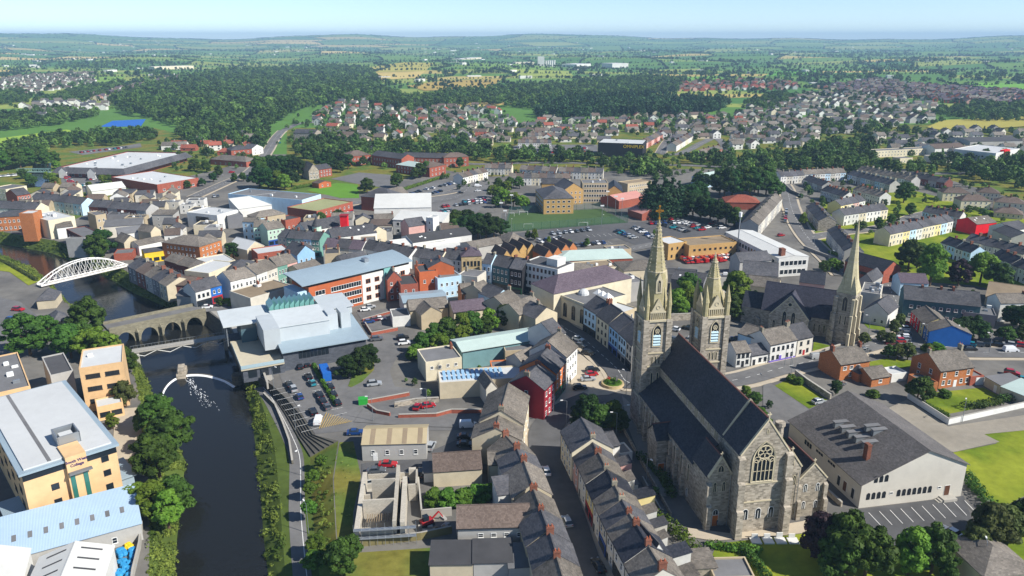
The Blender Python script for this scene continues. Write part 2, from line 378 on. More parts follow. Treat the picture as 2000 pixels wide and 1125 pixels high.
def roof_mesh(L,d,h,rise,kind,ov=.25,th=.14,f=.5,vo=None):
 b = MB(); vo = .0 if vo is None else vo
 if kind == 'flat': b.face([(.3,.3,h - .35),(L - .3,.3,h - .35),(L - .3,d - .3,h - .35),(.3,d - .3,h - .35)]); return b
 def slab(q):
  n = (Vector(q[1]) - Vector(q[0])).cross(Vector(q[2]) - Vector(q[0])).normalized() * th
  t = [Vector(p) + n for p in q]; b.face(t)
  for i in range(len(q)): j = (i + 1) % len(q); b.face([q[i],q[j],t[j],t[i]])
  b.face([Vector(p) for p in q[::-1]])
 if kind == 'x':
  k1 = rise / (d * f); k2 = rise / (d * (1 - f))
  slab([(-vo,-ov,h - ov * k1),(L + vo,-ov,h - ov * k1),(L + vo,d * f,h + rise),(-vo,d * f,h + rise)])
  slab([(L + vo,d + ov,h - ov * k2),(-vo,d + ov,h - ov * k2),(-vo,d * f,h + rise),(L + vo,d * f,h + rise)])
  b.box(-vo,L + vo,d * f - .13,d * f + .13,h + rise + .02,h + rise + th + .1)
 elif kind == 'y':
  k1 = rise / (L * f); k2 = rise / (L * (1 - f)); m = L * f
  slab([(-ov,d + vo,h - ov * k1),(-ov,-vo,h - ov * k1),(m,-vo,h + rise),(m,d + vo,h + rise)])
  slab([(L + ov,-vo,h - ov * k2),(L + ov,d + vo,h - ov * k2),(m,d + vo,h + rise),(m,-vo,h + rise)])
  b.box(m - .13,m + .13,-vo,d + vo,h + rise + .02,h + rise + th + .1)
 elif kind in ('mono','monor'):
  if kind == 'mono': k = rise / d; slab([(-ov,-ov,h - ov * k),(L + ov,-ov,h - ov * k),(L + ov,d + ov,h + rise + ov * k),(-ov,d + ov,h + rise + ov * k)])
  else: k = rise / L; slab([(-ov,-ov,h - ov * k),(L + ov,-ov,h + rise + ov * k),(L + ov,d + ov,h + rise + ov * k),(-ov,d + ov,h - ov * k)])
 elif kind == 'hip':
  e = h - .05
  if L >= d: r0,r1 = (d / 2,d / 2,h + rise),(L - d / 2,d / 2,h + rise)
  else: r0,r1 = (L / 2,L / 2,h + rise),(L / 2,d - L / 2,h + rise)
  A,B_,C,D = (-ov,-ov,e),(L + ov,-ov,e),(L + ov,d + ov,e),(-ov,d + ov,e)
  if L >= d: fs = [[A,B_,r1,r0],[B_,C,r1],[C,D,r0,r1],[D,A,r0]]
  else: fs = [[A,B_,r0],[B_,C,r1,r0],[C,D,r1],[D,A,r0,r1]]
  for q in fs: b.face(q)
  b.face([(p[0],p[1],e - .001) for p in (D,C,B_,A)])
  b.prism([A[:2],B_[:2],C[:2],D[:2]],e - .16,e - .002,top=False)
 return b
def chimney(root,x,y,z0,z1,w=.7,l=1.3,brick=True,pots=2,parent=None):
 if z1 - z0 < 4: z1 += RND.uniform(-.5,.3); l *= RND.uniform(.8,1.25); brick = brick and RND.random() < .6
 b = MB(); b.box(x - w / 2,x + w / 2,y - l / 2,y + l / 2,z0,z1); b.box(x - w / 2 - .08,x + w / 2 + .08,y - l / 2 - .08,y + l / 2 + .08,z1 - .35,z1 - .12)
 o = b.build('chimney',CHIM if brick else CHIMG,parent or root)
 if pots:
  for i in range(pots):
   q = MB(); yy = y - l / 2 + l * (i + .5) / pots; q.tube((x,yy,z1 - .02),(x,yy,z1 + .5),.13,.1,6); q.build('chimney_pot',POT,o)
 return o
def rect(R,A,B,d,h):
 a = at(R,A,h); b = at(R,B,h); v = b - a; L = v.length; ang = math.atan2(v.y,v.x)
 if isinstance(d,tuple): c = at(R,d,h) - a; d = abs(-math.sin(ang) * c.x + math.cos(ang) * c.y)
 return a,L,ang,d
def building(name,label,cat,R,A,B,d,h,rise=0.0,kind='x',wall='white',roof='slate',win=None,sidewin=None,fr='white',style='sash',chim=(),brickch=True,pots=2,door=None,shop=None,
    group=None,f=.5,vo=.1,units=0,lights=0,z0=1.0,ww=1.0,wh=1.4,skip=(),base=-1.0,ov=.25,plinth=None,L=None,xy=None,gut=True,winx=(.06,.94),dz=None,level=0.0,into=None):
 """A is the left end and B the right end of a facade's eaves as one faces it; the building stands d metres behind it"""
 if xy: a,L,ang = Vector((xy[0],xy[1],h)),L,xy[2]
 else: a,L,ang,d = rect(R,A,B,d,h)
 FOOT.append((a.x,a.y,ang,L,d)); dist = math.hypot(a.x,a.y); near = dist < 300 and into is None
 if into is None: root = thing(name,label,cat,(a.x,a.y,level),ang,group)
 else:
  w = Vector((a.x,a.y,0)) - into.location; t = into.rotation_euler.z
  root = obj(name,None,into,(w.x * math.cos(t) + w.y * math.sin(t),-w.x * math.sin(t) + w.y * math.cos(t),level),ang - t)
 wall_mesh(L,d,h,rise,kind,base,f).build('wall',WALLS[wall],root)
 rm = roof_mesh(L,d,h,rise,kind,ov=ov,f=f,vo=vo).build('roof',ROOFS[roof],root)
 if plinth:
  b = MB(); b.prism([(-.04,-.05),(L + .04,-.05),(L + .04,d + .05),(-.04,d + .05)],base,.55); b.build('plinth',WALLS[plinth],root)
 if kind == 'x' and near and gut:
  b = MB(); k1 = rise / (d * f); b.bar((0,-ov - .05,h - ov * k1 - .05),(L,-ov - .05,h - ov * k1 - .05),.14,.12); b.build('gutter',PLASTIC,root)
  b = MB(); b.tube((.15,-.08,0),(.15,-.08,h - .3),.05,n=5); b.build('downpipe',PLASTIC,root)
 rows = 0
 if win:
  cols,rows = win[:2]; dzz = dz or (h - z0 + .3) / max(rows,1)
  r0 = 0
  if shop: r0 = 1
  windows(root,L,d,'f',cols,rows - r0,z0 + dzz * r0,dzz,ww,wh,fr,style,winx[0],winx[1],near,skip=[(i,j - r0) for i,j in skip])
 for sw in (sidewin or ()):
  sd,c_,r_ = sw[:3]; dzz = dz or (h - z0 + .3) / max(r_,1)
  windows(root,L,d,sd,c_,r_,z0,dzz,ww,wh,fr,style,.1,.9,near)
 if door:
  for q in (door if isinstance(door,list) else [door]): put_door(root,L * q[0],0,0,0,q[2] if len(q) > 2 else 1.0,q[3] if len(q) > 3 else 2.1,q[1])
 if shop:
  b = MB(); hs = 3.0; b.box(.1,L - .1,-.16,.01,0,hs,0,True); o = b.build('shopfront',PAINT[shop],root)
  n = max(1,int(L / 3.0))
  for i in range(n):
   g = MB(); x0 = L * (i + .12) / n; x1 = L * (i + .88) / n; g.box(x0,x1,-.19,-.155,.5,2.3); g.build('shop_window',GLASS,o)
 for q in chim:
  if kind == 'y': chimney(root,L * f,d * q,h + rise * .5,h + rise + 1.3,brick=brickch,pots=pots if near else 0)
  elif kind == 'flat': chimney(root,L * q,d * .8,h - .6,h + 1.8,brick=brickch,pots=pots if near else 0)
  else: chimney(root,min(max(L * q,.4),L - .4),d * f,h + rise * .5,h + rise + 1.3,brick=brickch,pots=pots if near else 0)
 rr = random.Random(int(abs(a.x * 31 + a.y * 17)))
 for i in range(lights):
  b = MB(); x = L * rr.uniform(.15,.85); y = rr.uniform(.12,.38)
  if kind == 'x':
   yy = d * f * y * 2; k1 = rise / (d * f); zz = h + yy * k1 + .16; sl_ = .9
   b.face([(x - .4,yy,zz),(x + .4,yy,zz),(x + .4,yy + sl_,zz + sl_ * k1),(x - .4,yy + sl_,zz + sl_ * k1)]); b.build('skylight',FRAME['white'],root)
 for i in range(units):
  b = MB(); x = L * rr.uniform(.12,.85); y = d * rr.uniform(.15,.8); s = rr.uniform(.7,1.9); t = rr.uniform(.7,1.6); q = rr.uniform(.5,1.3)
  b.box(x,min(x + s,L - .4),y,min(y + t,d - .4),h - .35,h - .35 + q); b.box(x + .1,min(x + s,L - .4) - .1,y + .1,min(y + t,d - .4) - .1,h - .35 + q,h - .25 + q)
  b.build('roof_unit',STEEL if i % 2 else FRAME['white'],root)
 DIM[root.name] = (L,d)
 return root
def row(R,A,B,n,d,h,rise,where,what='house',walls=('white',),roof='slate',cat='house',cols=2,rows=2,brickch=True,chim=True,jit=.15,doorcols=('black',),group=None,fr='white',shops=None,order='x',name='terraced_house',lights=0,ext=0,kind='x'):
 """n attached houses along one line of eaves"""
 a,L,ang,d = rect(R,A,B,d,h); e = Vector((math.cos(ang),math.sin(ang),0)); w = L / n; out = []
 for i in range(n):
  p = a + e * (w * i); wl = walls[i % len(walls)]; rf = roof if isinstance(roof,str) else roof[i % len(roof)]
  hh = h + RND.uniform(-jit,jit); dc = doorcols[i % len(doorcols)]; sh = shops[i % len(shops)] if shops else None
  o = building(name,None,cat,R,A,B,d,hh,rise + RND.uniform(-jit,jit) * .5,kind,wl,rf,win=(cols,rows),chim=(.97,) if chim else (),brickch=brickch,fr=fr,
      door=None if sh else ((i % 2) * .5 + .22 if cols > 1 else .3,dc),shop=sh,xy=(p.x,p.y,ang),L=w,group=group or where,vo=.02,skip=[] if sh else [((0 if i % 2 == 0 else cols - 1),0)] if cols > 1 else [(0,0)],
      wh=1.3 if h / rows < 3 else 1.6,ww=min(1.0,w / cols * .5),lights=lights)
  if ext:
   b = MB(); q = wall_mesh(w * .5,ext,h * .62,1.0,'mono',-1); ob = q.build('rear_wing',WALLS[wl],o,(w * .1,d + .01,0))
   roof_mesh(w * .5,ext,h * .62,1.0,'mono').build('rear_wing_roof',ROOFS[rf],o,(w * .1,d + .01,0))
  cn = {'white': 'white','cream': 'cream','grey': 'grey','brick': 'red brick','beige': 'beige','pink': 'pink','cyellow': 'pale yellow','lblue': 'pale blue','blue': 'blue','tan': 'tan','dgrey': 'dark grey','green': 'green','lgreen': 'pale green','stonewhite': 'off-white','dbrick': 'dark brick','red': 'red','stone': 'grey stone','ybrick': 'buff brick'}.get(wl,wl)
  auto(o,where,f'{cn} {what}',order); out.append(o)
 return out
# ------------------------------------------------------------------ the land, the river and its banks
WATER = -5.0
asphalt = mat('asphalt','#6d6c6b',.9,.3,.35,rand=0)
asphalt_d = mat('asphalt_dark','#585859',.9,.3,.35,rand=0)
paving = mat('pavement_slabs','#b3a793',.9,.12,.8,rand=0)
concrete = mat('concrete','#a5a198',.9,.15,.5,rand=.05)
yard = mat('town_yards','#78756f',.95,.3,.25,col2='#5f5d5a',rand=0)
lawn = mat('mown_lawn','#667a26',1,.4,.45,col2='#7c842c',rand=.05,spec=.03)
rough_grass = mat('rough_grass','#7a7638',.95,.5,.4,col2='#52652e',rand=0,spec=.03)
bank_green = mat('bank_undergrowth_soil','#4d5c28',.95,.35,.4,rand=0)
wall_stone = mat('river_wall_stone','#6f6a5e',.95,.25,.5,'stone','#55514a',u=.8,v=.35)
line_white = flat_mat('road_paint_white','#d9d9d4',.7)
line_yellow = flat_mat('road_paint_yellow','#c9a542',.7)
SHELF = -2.6                                   # the riverside path runs on a ledge below the car park
E_near = [((540,1250),(575,1250),(640,1250),(700,1250)),((528,1160),(560,1160),(628,1160),(672,1160)),((515,1050),(552,1050),(615,1050),(656,1045)),((508,950),(545,960),(607,950),(650,935)),((502,900),(540,905),(606,893),(661,861)),
   ((498,865),(535,868),(583,856),(616,850)),((492,815),(520,815),(558,811),(594,815)),((486,780),(508,778),(535,776),(560,778)),((480,752),(498,748),(512,754),(532,752))]
E_bank = [((472,730),(490,728)),((462,712),(474,692)),((440,668),(450,640)),
   ((398,632),(404,606)),((340,606),(348,578)),((262,573),(268,543)),((185,528),(192,496)),((100,494),(108,470)),((0,476),(0,452)),((-160,452),(-160,430))]
W_bank = [((320,1250),(270,1250)),((338,1160),(290,1160)),((346,1050),(292,1040)),((356,960),(290,945)),((362,900),(286,875)),((335,845),(280,825)),((312,800),(274,782)),((290,752),(262,732)),((268,712),(246,690)),((222,662),(205,640)),
   ((138,608),(125,588)),((100,558),(82,545)),((58,520),(35,528)),((0,498),(-10,512)),((-160,474),(-160,492))]
def bankline(b): return [at('o',p,WATER) for p,q in b],[at('o',q,0) for p,q in b]
Ew,Et = bankline(E_bank); Ww,Wt = bankline(W_bank)
En = [[at('o',p,z) for p,z in zip(q,(WATER,SHELF,SHELF,0.0))] for q in E_near]
far_y = 700.0
def ext(p,x): return Vector((x,p.y,p.z))
Ew.append(ext(Ew[-1],-900)); Et.append(ext(Et[-1],-900)); Ww.append(ext(Ww[-1],-900)); Wt.append(ext(Wt[-1],-900))
for lst in (Ww,Wt): lst.insert(0,Vector((lst[0].x + (lst[0].x - lst[1].x) * .5,60,lst[0].z)))
En.insert(0,[Vector((q.x + (q.x - En[1][k].x) * .5,60,q.z)) for k,q in enumerate(En[0])]); En.append([Ew[0],Et[0],Et[0],Et[0]])
Ew_all = [q[0] for q in En] + Ew[1:]; Et_all = [q[3] for q in En] + Et[1:]
sheet('ground',Et_all + [Vector((-900,far_y,0)),Vector((900,far_y,0)),Vector((900,60,0))],0,yard)
sheet('ground',Wt + [Vector((-900,60,0))],0,yard)
def bank(name,a,t,m,flip):
 b = MB()
 for i in range(len(a) - 1):
  q = [a[i],a[i + 1],t[i + 1],t[i]]
  if (q[0] - q[1]).length < .01 or ((q[0] - q[3]).length < .01 and (q[1] - q[2]).length < .01): continue
  b.face(q if flip else q[::-1])
 return tag(b.build(name,m),kind='structure')
gabion = mat('gabion_dark','#55534d',.95,.3,1.2,rand=.1)
dn = lambda l: [p - Vector((0,0,2)) for p in l]
bank('river_bank',[q[0] for q in En],[q[1] for q in En],bank_green,False); bank('river_ledge',[q[1] for q in En],[q[2] for q in En],bank_green,False)
bank('river_bank',[q[2] for q in En[:6]],[q[3] for q in En[:6]],rough_grass,False); bank('river_wall',[q[2] for q in En[5:]],[q[3] for q in En[5:]],gabion,False)
bank('river_wall',Ew[:4],Et[:4],wall_stone,False); bank('river_bank',Ew[3:],Et[3:],bank_green,False); bank('river_bank',Ww,Wt,bank_green,True)
bank('river_bank',dn(Ew_all),Ew_all,bank_green,False); bank('river_bank',dn(Ww),Ww,bank_green,True)
Ew = Ew_all
wm = bpy.data.materials.new('river_water'); wm.use_nodes = True; N = wm.node_tree.nodes; Lk = wm.node_tree.links; pb = N['Principled BSDF']
pb.inputs['Base Color'].default_value = (.013,.014,.014,1); pb.inputs['Roughness'].default_value = .06; pb.inputs['IOR'].default_value = 1.33; pb.inputs['Specular IOR Level'].default_value = .5
geo = N.new('ShaderNodeNewGeometry'); nz = N.new('ShaderNodeTexNoise'); nz.inputs['Scale'].default_value = .8; nz.inputs['Detail'].default_value = 6; Lk.new(geo.outputs['Position'],nz.inputs['Vector'])
bp = N.new('ShaderNodeBump'); bp.inputs['Strength'].default_value = .22; bp.inputs['Distance'].default_value = .3; Lk.new(nz.outputs['Fac'],bp.inputs['Height']); Lk.new(bp.outputs[0],pb.inputs['Normal'])
sheet('river',Ew + Ww[::-1],WATER,wm)
sheet('river_bed',[p + Vector((0,0,0)) for p in Ew] + Ww[::-1],WATER - 1.8,bank_green)
# ------------------------------------------------------------------ far country: rolling fields with hedgerows
def hills(x,y):
 d = math.hypot(x,y); k = min(1,max(0,(d - 1700) / 1800.0)); r = 0
 r += 9 * math.sin(x / 310 + 1.3 * math.sin(y / 520)) * math.sin(y / 270 + .7) + 7 * math.sin(x / 170 + y / 410 + 2.1)
 z = k * (r + 5)
 far = min(1,max(0,(d - 6500) / 4500.0)); far = far * far * (3 - 2 * far); a = math.atan2(x,y)
 ridge = 118 + 22 * math.sin(a * 9 + 1.2) + 14 * math.sin(a * 23 + .5) + 6 * math.sin(a * 61) + 34 * math.exp(-((a + .21) / .07) ** 2) + 22 * math.exp(-((a + .62) / .16) ** 2) - 18 * math.exp(-((a - .3) / .12) ** 2)
 return z * (1 - far) + far * ridge
ys = [700.0]
while ys[-1] < 14500: ys.append(ys[-1] * 1.055 + 34)
FIELD_COLS = [lin(c) for c in ('#66853c','#557a36','#76903e','#859247','#487034','#b0a05c','#c2ad6c','#8c984a','#5d8038','#507638')]
fv,ff,fc = [],[],[]; hedge_edges = []
def add_field(q,col,n=3):
 base = len(fv)
 for j in range(n + 1):
  for i in range(n + 1):
   s,t = i / n,j / n
   x = (q[0][0] * (1 - s) + q[1][0] * s) * (1 - t) + (q[3][0] * (1 - s) + q[2][0] * s) * t
   y = (q[0][1] * (1 - s) + q[1][1] * s) * (1 - t) + (q[3][1] * (1 - s) + q[2][1] * s) * t
   fv.append((x,y,hills(x,y))); fc.append(col)
 for j in range(n):
  for i in range(n):
   k = base + j * (n + 1) + i; ff.append((k,k + 1,k + n + 2,k + n + 1))
rngf = random.Random(3); prev = None; nx = 26
for yi,y in enumerate(ys):
 half = y * .95 + 500; line = []
 for i in range(nx + 1):
  s = i / nx; x = -half + 2 * half * s
  jx = rngf.uniform(-.33,.33) * 2 * half / nx; jy = rngf.uniform(-.33,.33) * (y * .055 + 34)
  if i in (0,nx): jx = 0
  if yi == 0: jy = 0;
  line.append((x + jx,y + jy))
 if yi == 0: line[0] = (-half,y); line[-1] = (half,y)
 if prev:
  for i in range(nx):
   q = [prev[i],prev[i + 1],line[i + 1],line[i]]; w = rngf.random()
   c = FIELD_COLS[rngf.choice([0,1,2,3,4,7,8,9,0,1,4,8,9,7,9,8])] if w < .91 else FIELD_COLS[rngf.choice([5,6])]
   if y < 1250: c = FIELD_COLS[1]
   add_field(q,c); hedge_edges += [(q[0],q[1]),(q[0],q[3])]
 prev = line
me = bpy.data.meshes.new('farmland'); me.from_pydata(fv,[],ff)
ca = me.color_attributes.new('field','FLOAT_COLOR','POINT'); ca.data.foreach_set('color',[v for c in fc for v in (*c,1)])
fm = bpy.data.materials.new('field_grass'); fm.use_nodes = True; N = fm.node_tree.nodes; Lk = fm.node_tree.links; pb = N['Principled BSDF']; pb.inputs['Roughness'].default_value = .95; pb.inputs['Specular IOR Level'].default_value = .1
at_ = N.new('ShaderNodeAttribute'); at_.attribute_name = 'field'; geo = N.new('ShaderNodeNewGeometry'); nz = N.new('ShaderNodeTexNoise'); nz.inputs['Scale'].default_value = .03; nz.inputs['Detail'].default_value = 5
Lk.new(geo.outputs['Position'],nz.inputs['Vector']); mr = N.new('ShaderNodeMapRange'); mr.inputs['To Min'].default_value = .75; mr.inputs['To Max'].default_value = 1.25; Lk.new(nz.outputs['Fac'],mr.inputs['Value'])
mx = N.new('ShaderNodeMixRGB'); mx.blend_type = 'MULTIPLY'; mx.inputs[0].default_value = 1; Lk.new(at_.outputs['Color'],mx.inputs[1]); Lk.new(mr.outputs[0],mx.inputs[2]); Lk.new(mx.outputs[0],pb.inputs['Base Color'])
me.materials.append(fm); tag(obj('farmland',me),kind='structure')
# ------------------------------------------------------------------ roads, pavements, car parks, lawns (levels step up a few centimetres each)
def P(R,*pts): return [at(R,p,0) for p in pts]
LEVEL = [0.0]
def step():
 LEVEL[0] += .004; return LEVEL[0]
def road(R,pts,w=8,z=.05,m=asphalt,line=True,pave=0,n=4,name='road'):
 c = [at(R,p,0) for p in pts]
 q = step(); z += q
 if pave: strip('pavement',c,w + pave * 2,.05 + q,paving,n,th=.05 + q); z = .22 + q
 o = strip(name,c,w,z,m,n)
 if line:
  cc = smooth(c,n); b = MB(); acc = 0.0
  for i in range(len(cc) - 1):
   s = cc[i + 1] - cc[i]; L = s.length; d = s.normalized(); e = Vector((-d.y,d.x,0)) * .08; k = 0.0
   while k + 2 < L:
    p,q = cc[i] + d * k,cc[i] + d * (k + 2.0); b.face([(p - e).to_tuple()[:2] + (z + .012,),(q - e).to_tuple()[:2] + (z + .012,),(q + e).to_tuple()[:2] + (z + .012,),(p + e).to_tuple()[:2] + (z + .012,)]); k += 5.0
  if b.f: b.build('road_marking',line_white,o)
 return o
def patch(name,R,pts,z,m,th=None): return sheet(name,P(R,*pts),z * .2 + step(),m,th=th)
# wide ground covers first
patch('lawn','o',[(-200,470),(-200,300),(300,250),(520,300),(430,330),(300,360),(120,440)],.02,rough_grass)
patch('lawn','o',[(480,380),(560,330),(560,250),(2200,240),(2600,420),(2300,480),(1780,330),(1290,330),(960,345),(850,330),(700,380)],.02,rough_grass)
patch('lawn','o',[(1560,420),(1700,350),(2200,480),(2200,600),(1850,545),(1700,560),(1600,480)],.022,lawn)
patch('lawn','o',[(663,864),(690,862),(705,930),(690,1000),(690,1080),(840,1070),(835,1160),(675,1160),(658,1045),(652,935)],.03,rough_grass)
patch('lawn','e',[(0,1000),(340,960),(700,1010),(1000,930),(1300,1000),(1300,1250),(-100,1250)],.03,lawn)
patch('lawn','e',[(920,645),(1090,610),(1040,575),(1250,540),(1300,760),(1110,860),(1020,800)],.05,lawn)
patch('lawn','k5',[(925,760),(1440,705),(1620,800),(1600,850),(1130,940),(940,830)],.05,lawn)
patch('lawn','k5',[(440,480),(600,450),(830,470),(830,520),(640,550),(450,540)],.05,lawn)
patch('lawn','e',[(225,385),(290,355),(430,440),(360,475)],.06,lawn)
patch('lawn','m2',[(640,390),(830,345),(960,355),(970,440),(850,440)],.05,mat('bright_lawn','#5c862c',.95,.15,.2))
patch('lawn','k2',[(330,420),(560,330),(1100,420),(2100,800),(2100,930),(1300,780),(400,720)],.05,lawn)
patch('lawn','k2',[(0,160),(240,215),(290,390),(100,360),(0,330)],.05,lawn)
patch('lawn','c4',[(550,1010),(560,930),(720,965),(640,990)],.05,lawn)
patch('lawn','c4',[(920,790),(1080,820),(1085,850),(960,830)],.05,lawn)
patch('lawn','m1',[(-200,90),(420,10),(520,30),(330,75),(0,140)],.06,mat('pitch_grass','#8ba53c',.95,.12,.2))
# tarmac areas
patch('car_park','b',[(200,320),(330,280),(420,235),(560,170),(660,190),(680,250),(640,330),(550,440),(650,520),(980,505),(985,560),(620,560),(480,560),(350,575),(230,390)],.06,asphalt)
patch('car_park','b',[(510,100),(700,80),(760,130),(690,160),(560,170)],.062,asphalt)
patch('car_park','b',[(555,400),(640,330),(660,390),(800,400),(830,490),(660,510),(560,470)],.064,asphalt)
patch('car_park','b',[(530,690),(800,640),(985,560),(985,640),(800,760),(535,790)],.066,asphalt_d)
patch('car_park','m3',[(640,665),(1200,600),(1470,590),(1800,540),(2000,620),(1560,790),(1300,690),(1000,760)],.06,asphalt_d)
patch('car_park','m3',[(-100,390),(150,330),(480,330),(560,420),(420,530),(150,560),(-60,480)],.06,asphalt)
patch('car_park','m3',[(590,130),(690,105),(1180,105),(1180,150),(980,175)],.06,asphalt)
patch('car_park','m4',[(320,560),(800,560),(800,640),(700,660),(300,690)],.064,asphalt_d)
patch('car_park','m1',[(380,310),(560,290),(640,330),(560,400),(400,420)],.06,asphalt)
patch('car_park','m1',[(430,150),(800,110),(880,95),(890,120),(520,170)],.06,asphalt)
patch('car_park','m2',[(790,320),(970,280),(1170,295),(1160,380),(950,350)],.06,asphalt)
patch('car_park','e',[(540,870),(960,815),(980,870),(1000,940),(700,1010),(640,1000)],.06,asphalt_d)
patch('car_park','e',[(180,350),(230,390),(360,480),(290,540),(230,560),(180,480)],.062,asphalt)
patch('yard','e',[(610,500),(740,440),(900,545),(1200,500),(1300,550),(1040,575),(1100,605),(920,645),(780,600)],.04,mat('gravel_yard','#8f887b',.95,.2,.5))
patch('car_park','k4',[(460,560),(560,640),(740,760),(900,840),(960,900),(760,980),(400,1000),(230,1125),(200,1060),(330,870)],.09,paving,th=.09)
patch('plaza','e',[(580,260),(640,190),(760,150),(830,200),(850,240),(700,260)],.09,paving,th=.09)
patch('plaza','c3',[(-60,1020),(250,1060),(780,970),(960,900),(1000,960),(770,1060),(130,1115),(-80,1080)],.08,paving)
patch('plaza','c2',[(-20,480),(90,590),(230,870),(420,1200),(250,1200),(110,920),(20,700)],.08,mat('stone_flags','#8a857c',.95,.15,.6))
patch('plaza','o',[(225,800),(285,795),(275,870),(250,930),(240,960),(215,960)],.05,paving)
patch('plaza','o',[(405,604),(452,640),(476,690),(492,727),(528,745),(535,740),(480,640),(430,590)],.05,concrete)
patch('lawn','m1',[(-300,800),(0,815),(120,870),(270,955),(180,990),(60,905),(-300,860)],.03,lawn)
patch('traffic_island','b',[(478,388),(498,335),(545,305),(580,290),(578,325),(530,372),(490,392)],.08,rough_grass,th=.1)
patch('car_park','o',[(-100,560),(-100,720),(110,690),(100,640),(40,590)],.06,asphalt)
patch('pitch','m3',[(600,655),(630,540),(1200,508),(1370,595)],.07,mat('artificial_turf','#4a6139',.95,.16,.25))
patch('running_track','o',[(195,248),(220,236),(285,233),(275,247)],.07,mat('blue_hockey_turf','#2f66b4',.9,.06,.2))
# roads
road('o',[(1190,1250),(1152,1160),(1125,1080),(1105,1010),(1082,940),(1066,880),(1068,836),(1110,800),(1160,778)],8.6,m=asphalt_d,pave=1.6,line=False)
road('o',[(1300,745),(1230,750),(1205,722),(1170,690),(1135,660),(1100,640),(1060,605),(1010,570),(960,548)],8.4,m=asphalt_d,pave=1.5)
road('o',[(1066,828),(990,822),(880,822),(790,818),(700,812)],8.0,pave=0,line=False)
road('o',[(1300,752),(1430,745),(1520,722),(1600,703),(1690,678),(1760,664),(1830,686),(1920,690),(2100,690)],8.6,pave=1.6)
road('o',[(1780,672),(1770,630),(1750,590),(1735,560),(1725,530)],8.6,pave=1.5)
road('o',[(1650,540),(1625,512),(1585,474),(1560,440),(1545,405),(1538,375),(1530,360)],9.0,pave=1.4)
road('o',[(1575,466),(1640,455),(1720,445),(1800,420),(1860,410)],8.0,pave=1.2)
road('o',[(205,640),(300,620),(400,604),(450,600)],8.0,pave=0,m=asphalt,name='road')
road('o',[(380,385),(440,358),(490,335),(520,300),(538,270),(552,255)],9.0,pave=1.2)
road('o',[(552,256),(590,240),(640,245),(700,275),(760,300),(900,320),(1060,318),(1300,322),(1500,330),(1800,340),(2100,330)],9.0,pave=0)
road('o',[(1440,330),(1400,270),(1330,300),(1290,300)],9,pave=0)
road('o',[(1290,300),(1310,270),(1350,246),(1390,225)],9,pave=1)
road('m2',[(900,480),(1150,445),(1400,425),(1560,400),(1620,380)],8,pave=1)
road('m3',[(100,470),(300,430),(400,350),(480,320)],8,pave=0)
road('m3',[(1240,800),(1400,760),(1550,730),(1700,720)],7.5,pave=0)
path_w = [(612,1250),(595,1160),(586,1080),(580,1000),(580,940),(578,890),(563,850),(543,810),(524,776),(508,756)]
strip('path',[at('o',p,SHELF) for p in path_w],3.6,SHELF + .05,asphalt)
strip('path_line',[at('o',p,SHELF) + Vector((.9,0,0)) for p in path_w],.16,SHELF + .07,line_white)
# ------------------------------------------------------------------ the large twin-spired church
def pointed(w,h,n=8,k=1.0):
 """outline of a pointed arch standing on z = 0"""
 R_ = w * k; ang = math.acos(max(-1,min(1,(R_ - w / 2) / R_))); hh = h - R_ * math.sin(ang)
 rt = [(w / 2 - R_ + R_ * math.cos(ang * i / n),hh + R_ * math.sin(ang * i / n)) for i in range(n + 1)]
 return [(-w / 2,0.0),(w / 2,0.0)] + rt + [(-x,z) for x,z in rt[-2::-1]]
def ringbar(b,cx,cz,r,t=.12,y=-.12,n=18):
 for i in range(n):
  a0,a1 = 2 * math.pi * i / n,2 * math.pi * (i + 1) / n
  b.bar((cx + r * math.cos(a0),y,cz + r * math.sin(a0)),(cx + r * math.cos(a1),y,cz + r * math.sin(a1)),t,t)
def buttress(parent,x,y,ang,w,outs,zs,mats=None):
 """stepped buttress: outs = projections from the ground up, zs = the set-off heights"""
 b = MB(); z0 = -1.0
 for o_,z1 in zip(outs,zs):
  b.prism([(-w / 2,-o_),(w / 2,-o_),(w / 2,.05),(-w / 2,.05)],z0,[z1 - o_ * .5,z1 - o_ * .5,z1,z1]); z0 = z1 - o_ * .5 - .05
 return b.build('buttress',mats or STONE,parent,(x,y,0),ang)
def gable_coping(parent,x0,x1,y,h,apex,th=.32):
 b = MB(); m = (x0 + x1) / 2
 b.bar((x0 - .15,y,h - .1),(m,y,apex + .15),.5,th); b.bar((m,y,apex + .15),(x1 + .15,y,h - .1),.5,th)
 return b.build('coping',DRESS,parent)
def stone_cross(parent,x,y,z,s=1.0,m=None):
 b = MB(); b.box(x - .1 * s,x + .1 * s,y - .1 * s,y + .1 * s,z,z + 1.5 * s); b.box(x - .45 * s,x + .45 * s,y - .08 * s,y + .08 * s,z + .85 * s,z + 1.1 * s)
 return b.build('cross',m or DRESS,parent)
spire_stone = mat('spire_stone_lichened','#aaa080',.9,.22,.45,'stone','#98906a',rand=0,u=.9,v=.45)
ridge_red = flat_mat('ridge_tile_red','#63403a',.8)
lead = mat('lead_sheet','#6f7478',.6,.1,.5)
louvre_m = flat_mat('louvre_pale_blue','#a9c3cc',.5)
door_or = flat_mat('door_varnished','#9c5a22',.5)
th = math.radians(10.0); e1 = Vector((math.cos(th),math.sin(th),0)); e2 = Vector((-math.sin(th),math.cos(th),0))
CH = thing('church','large grey stone church with two unequal spires and dark slate roofs','church',Vector((53,140,0)) - e1 * .8,th)
def cpart(nm,b,m,parent=None): return b.build(nm,m,parent or CH)
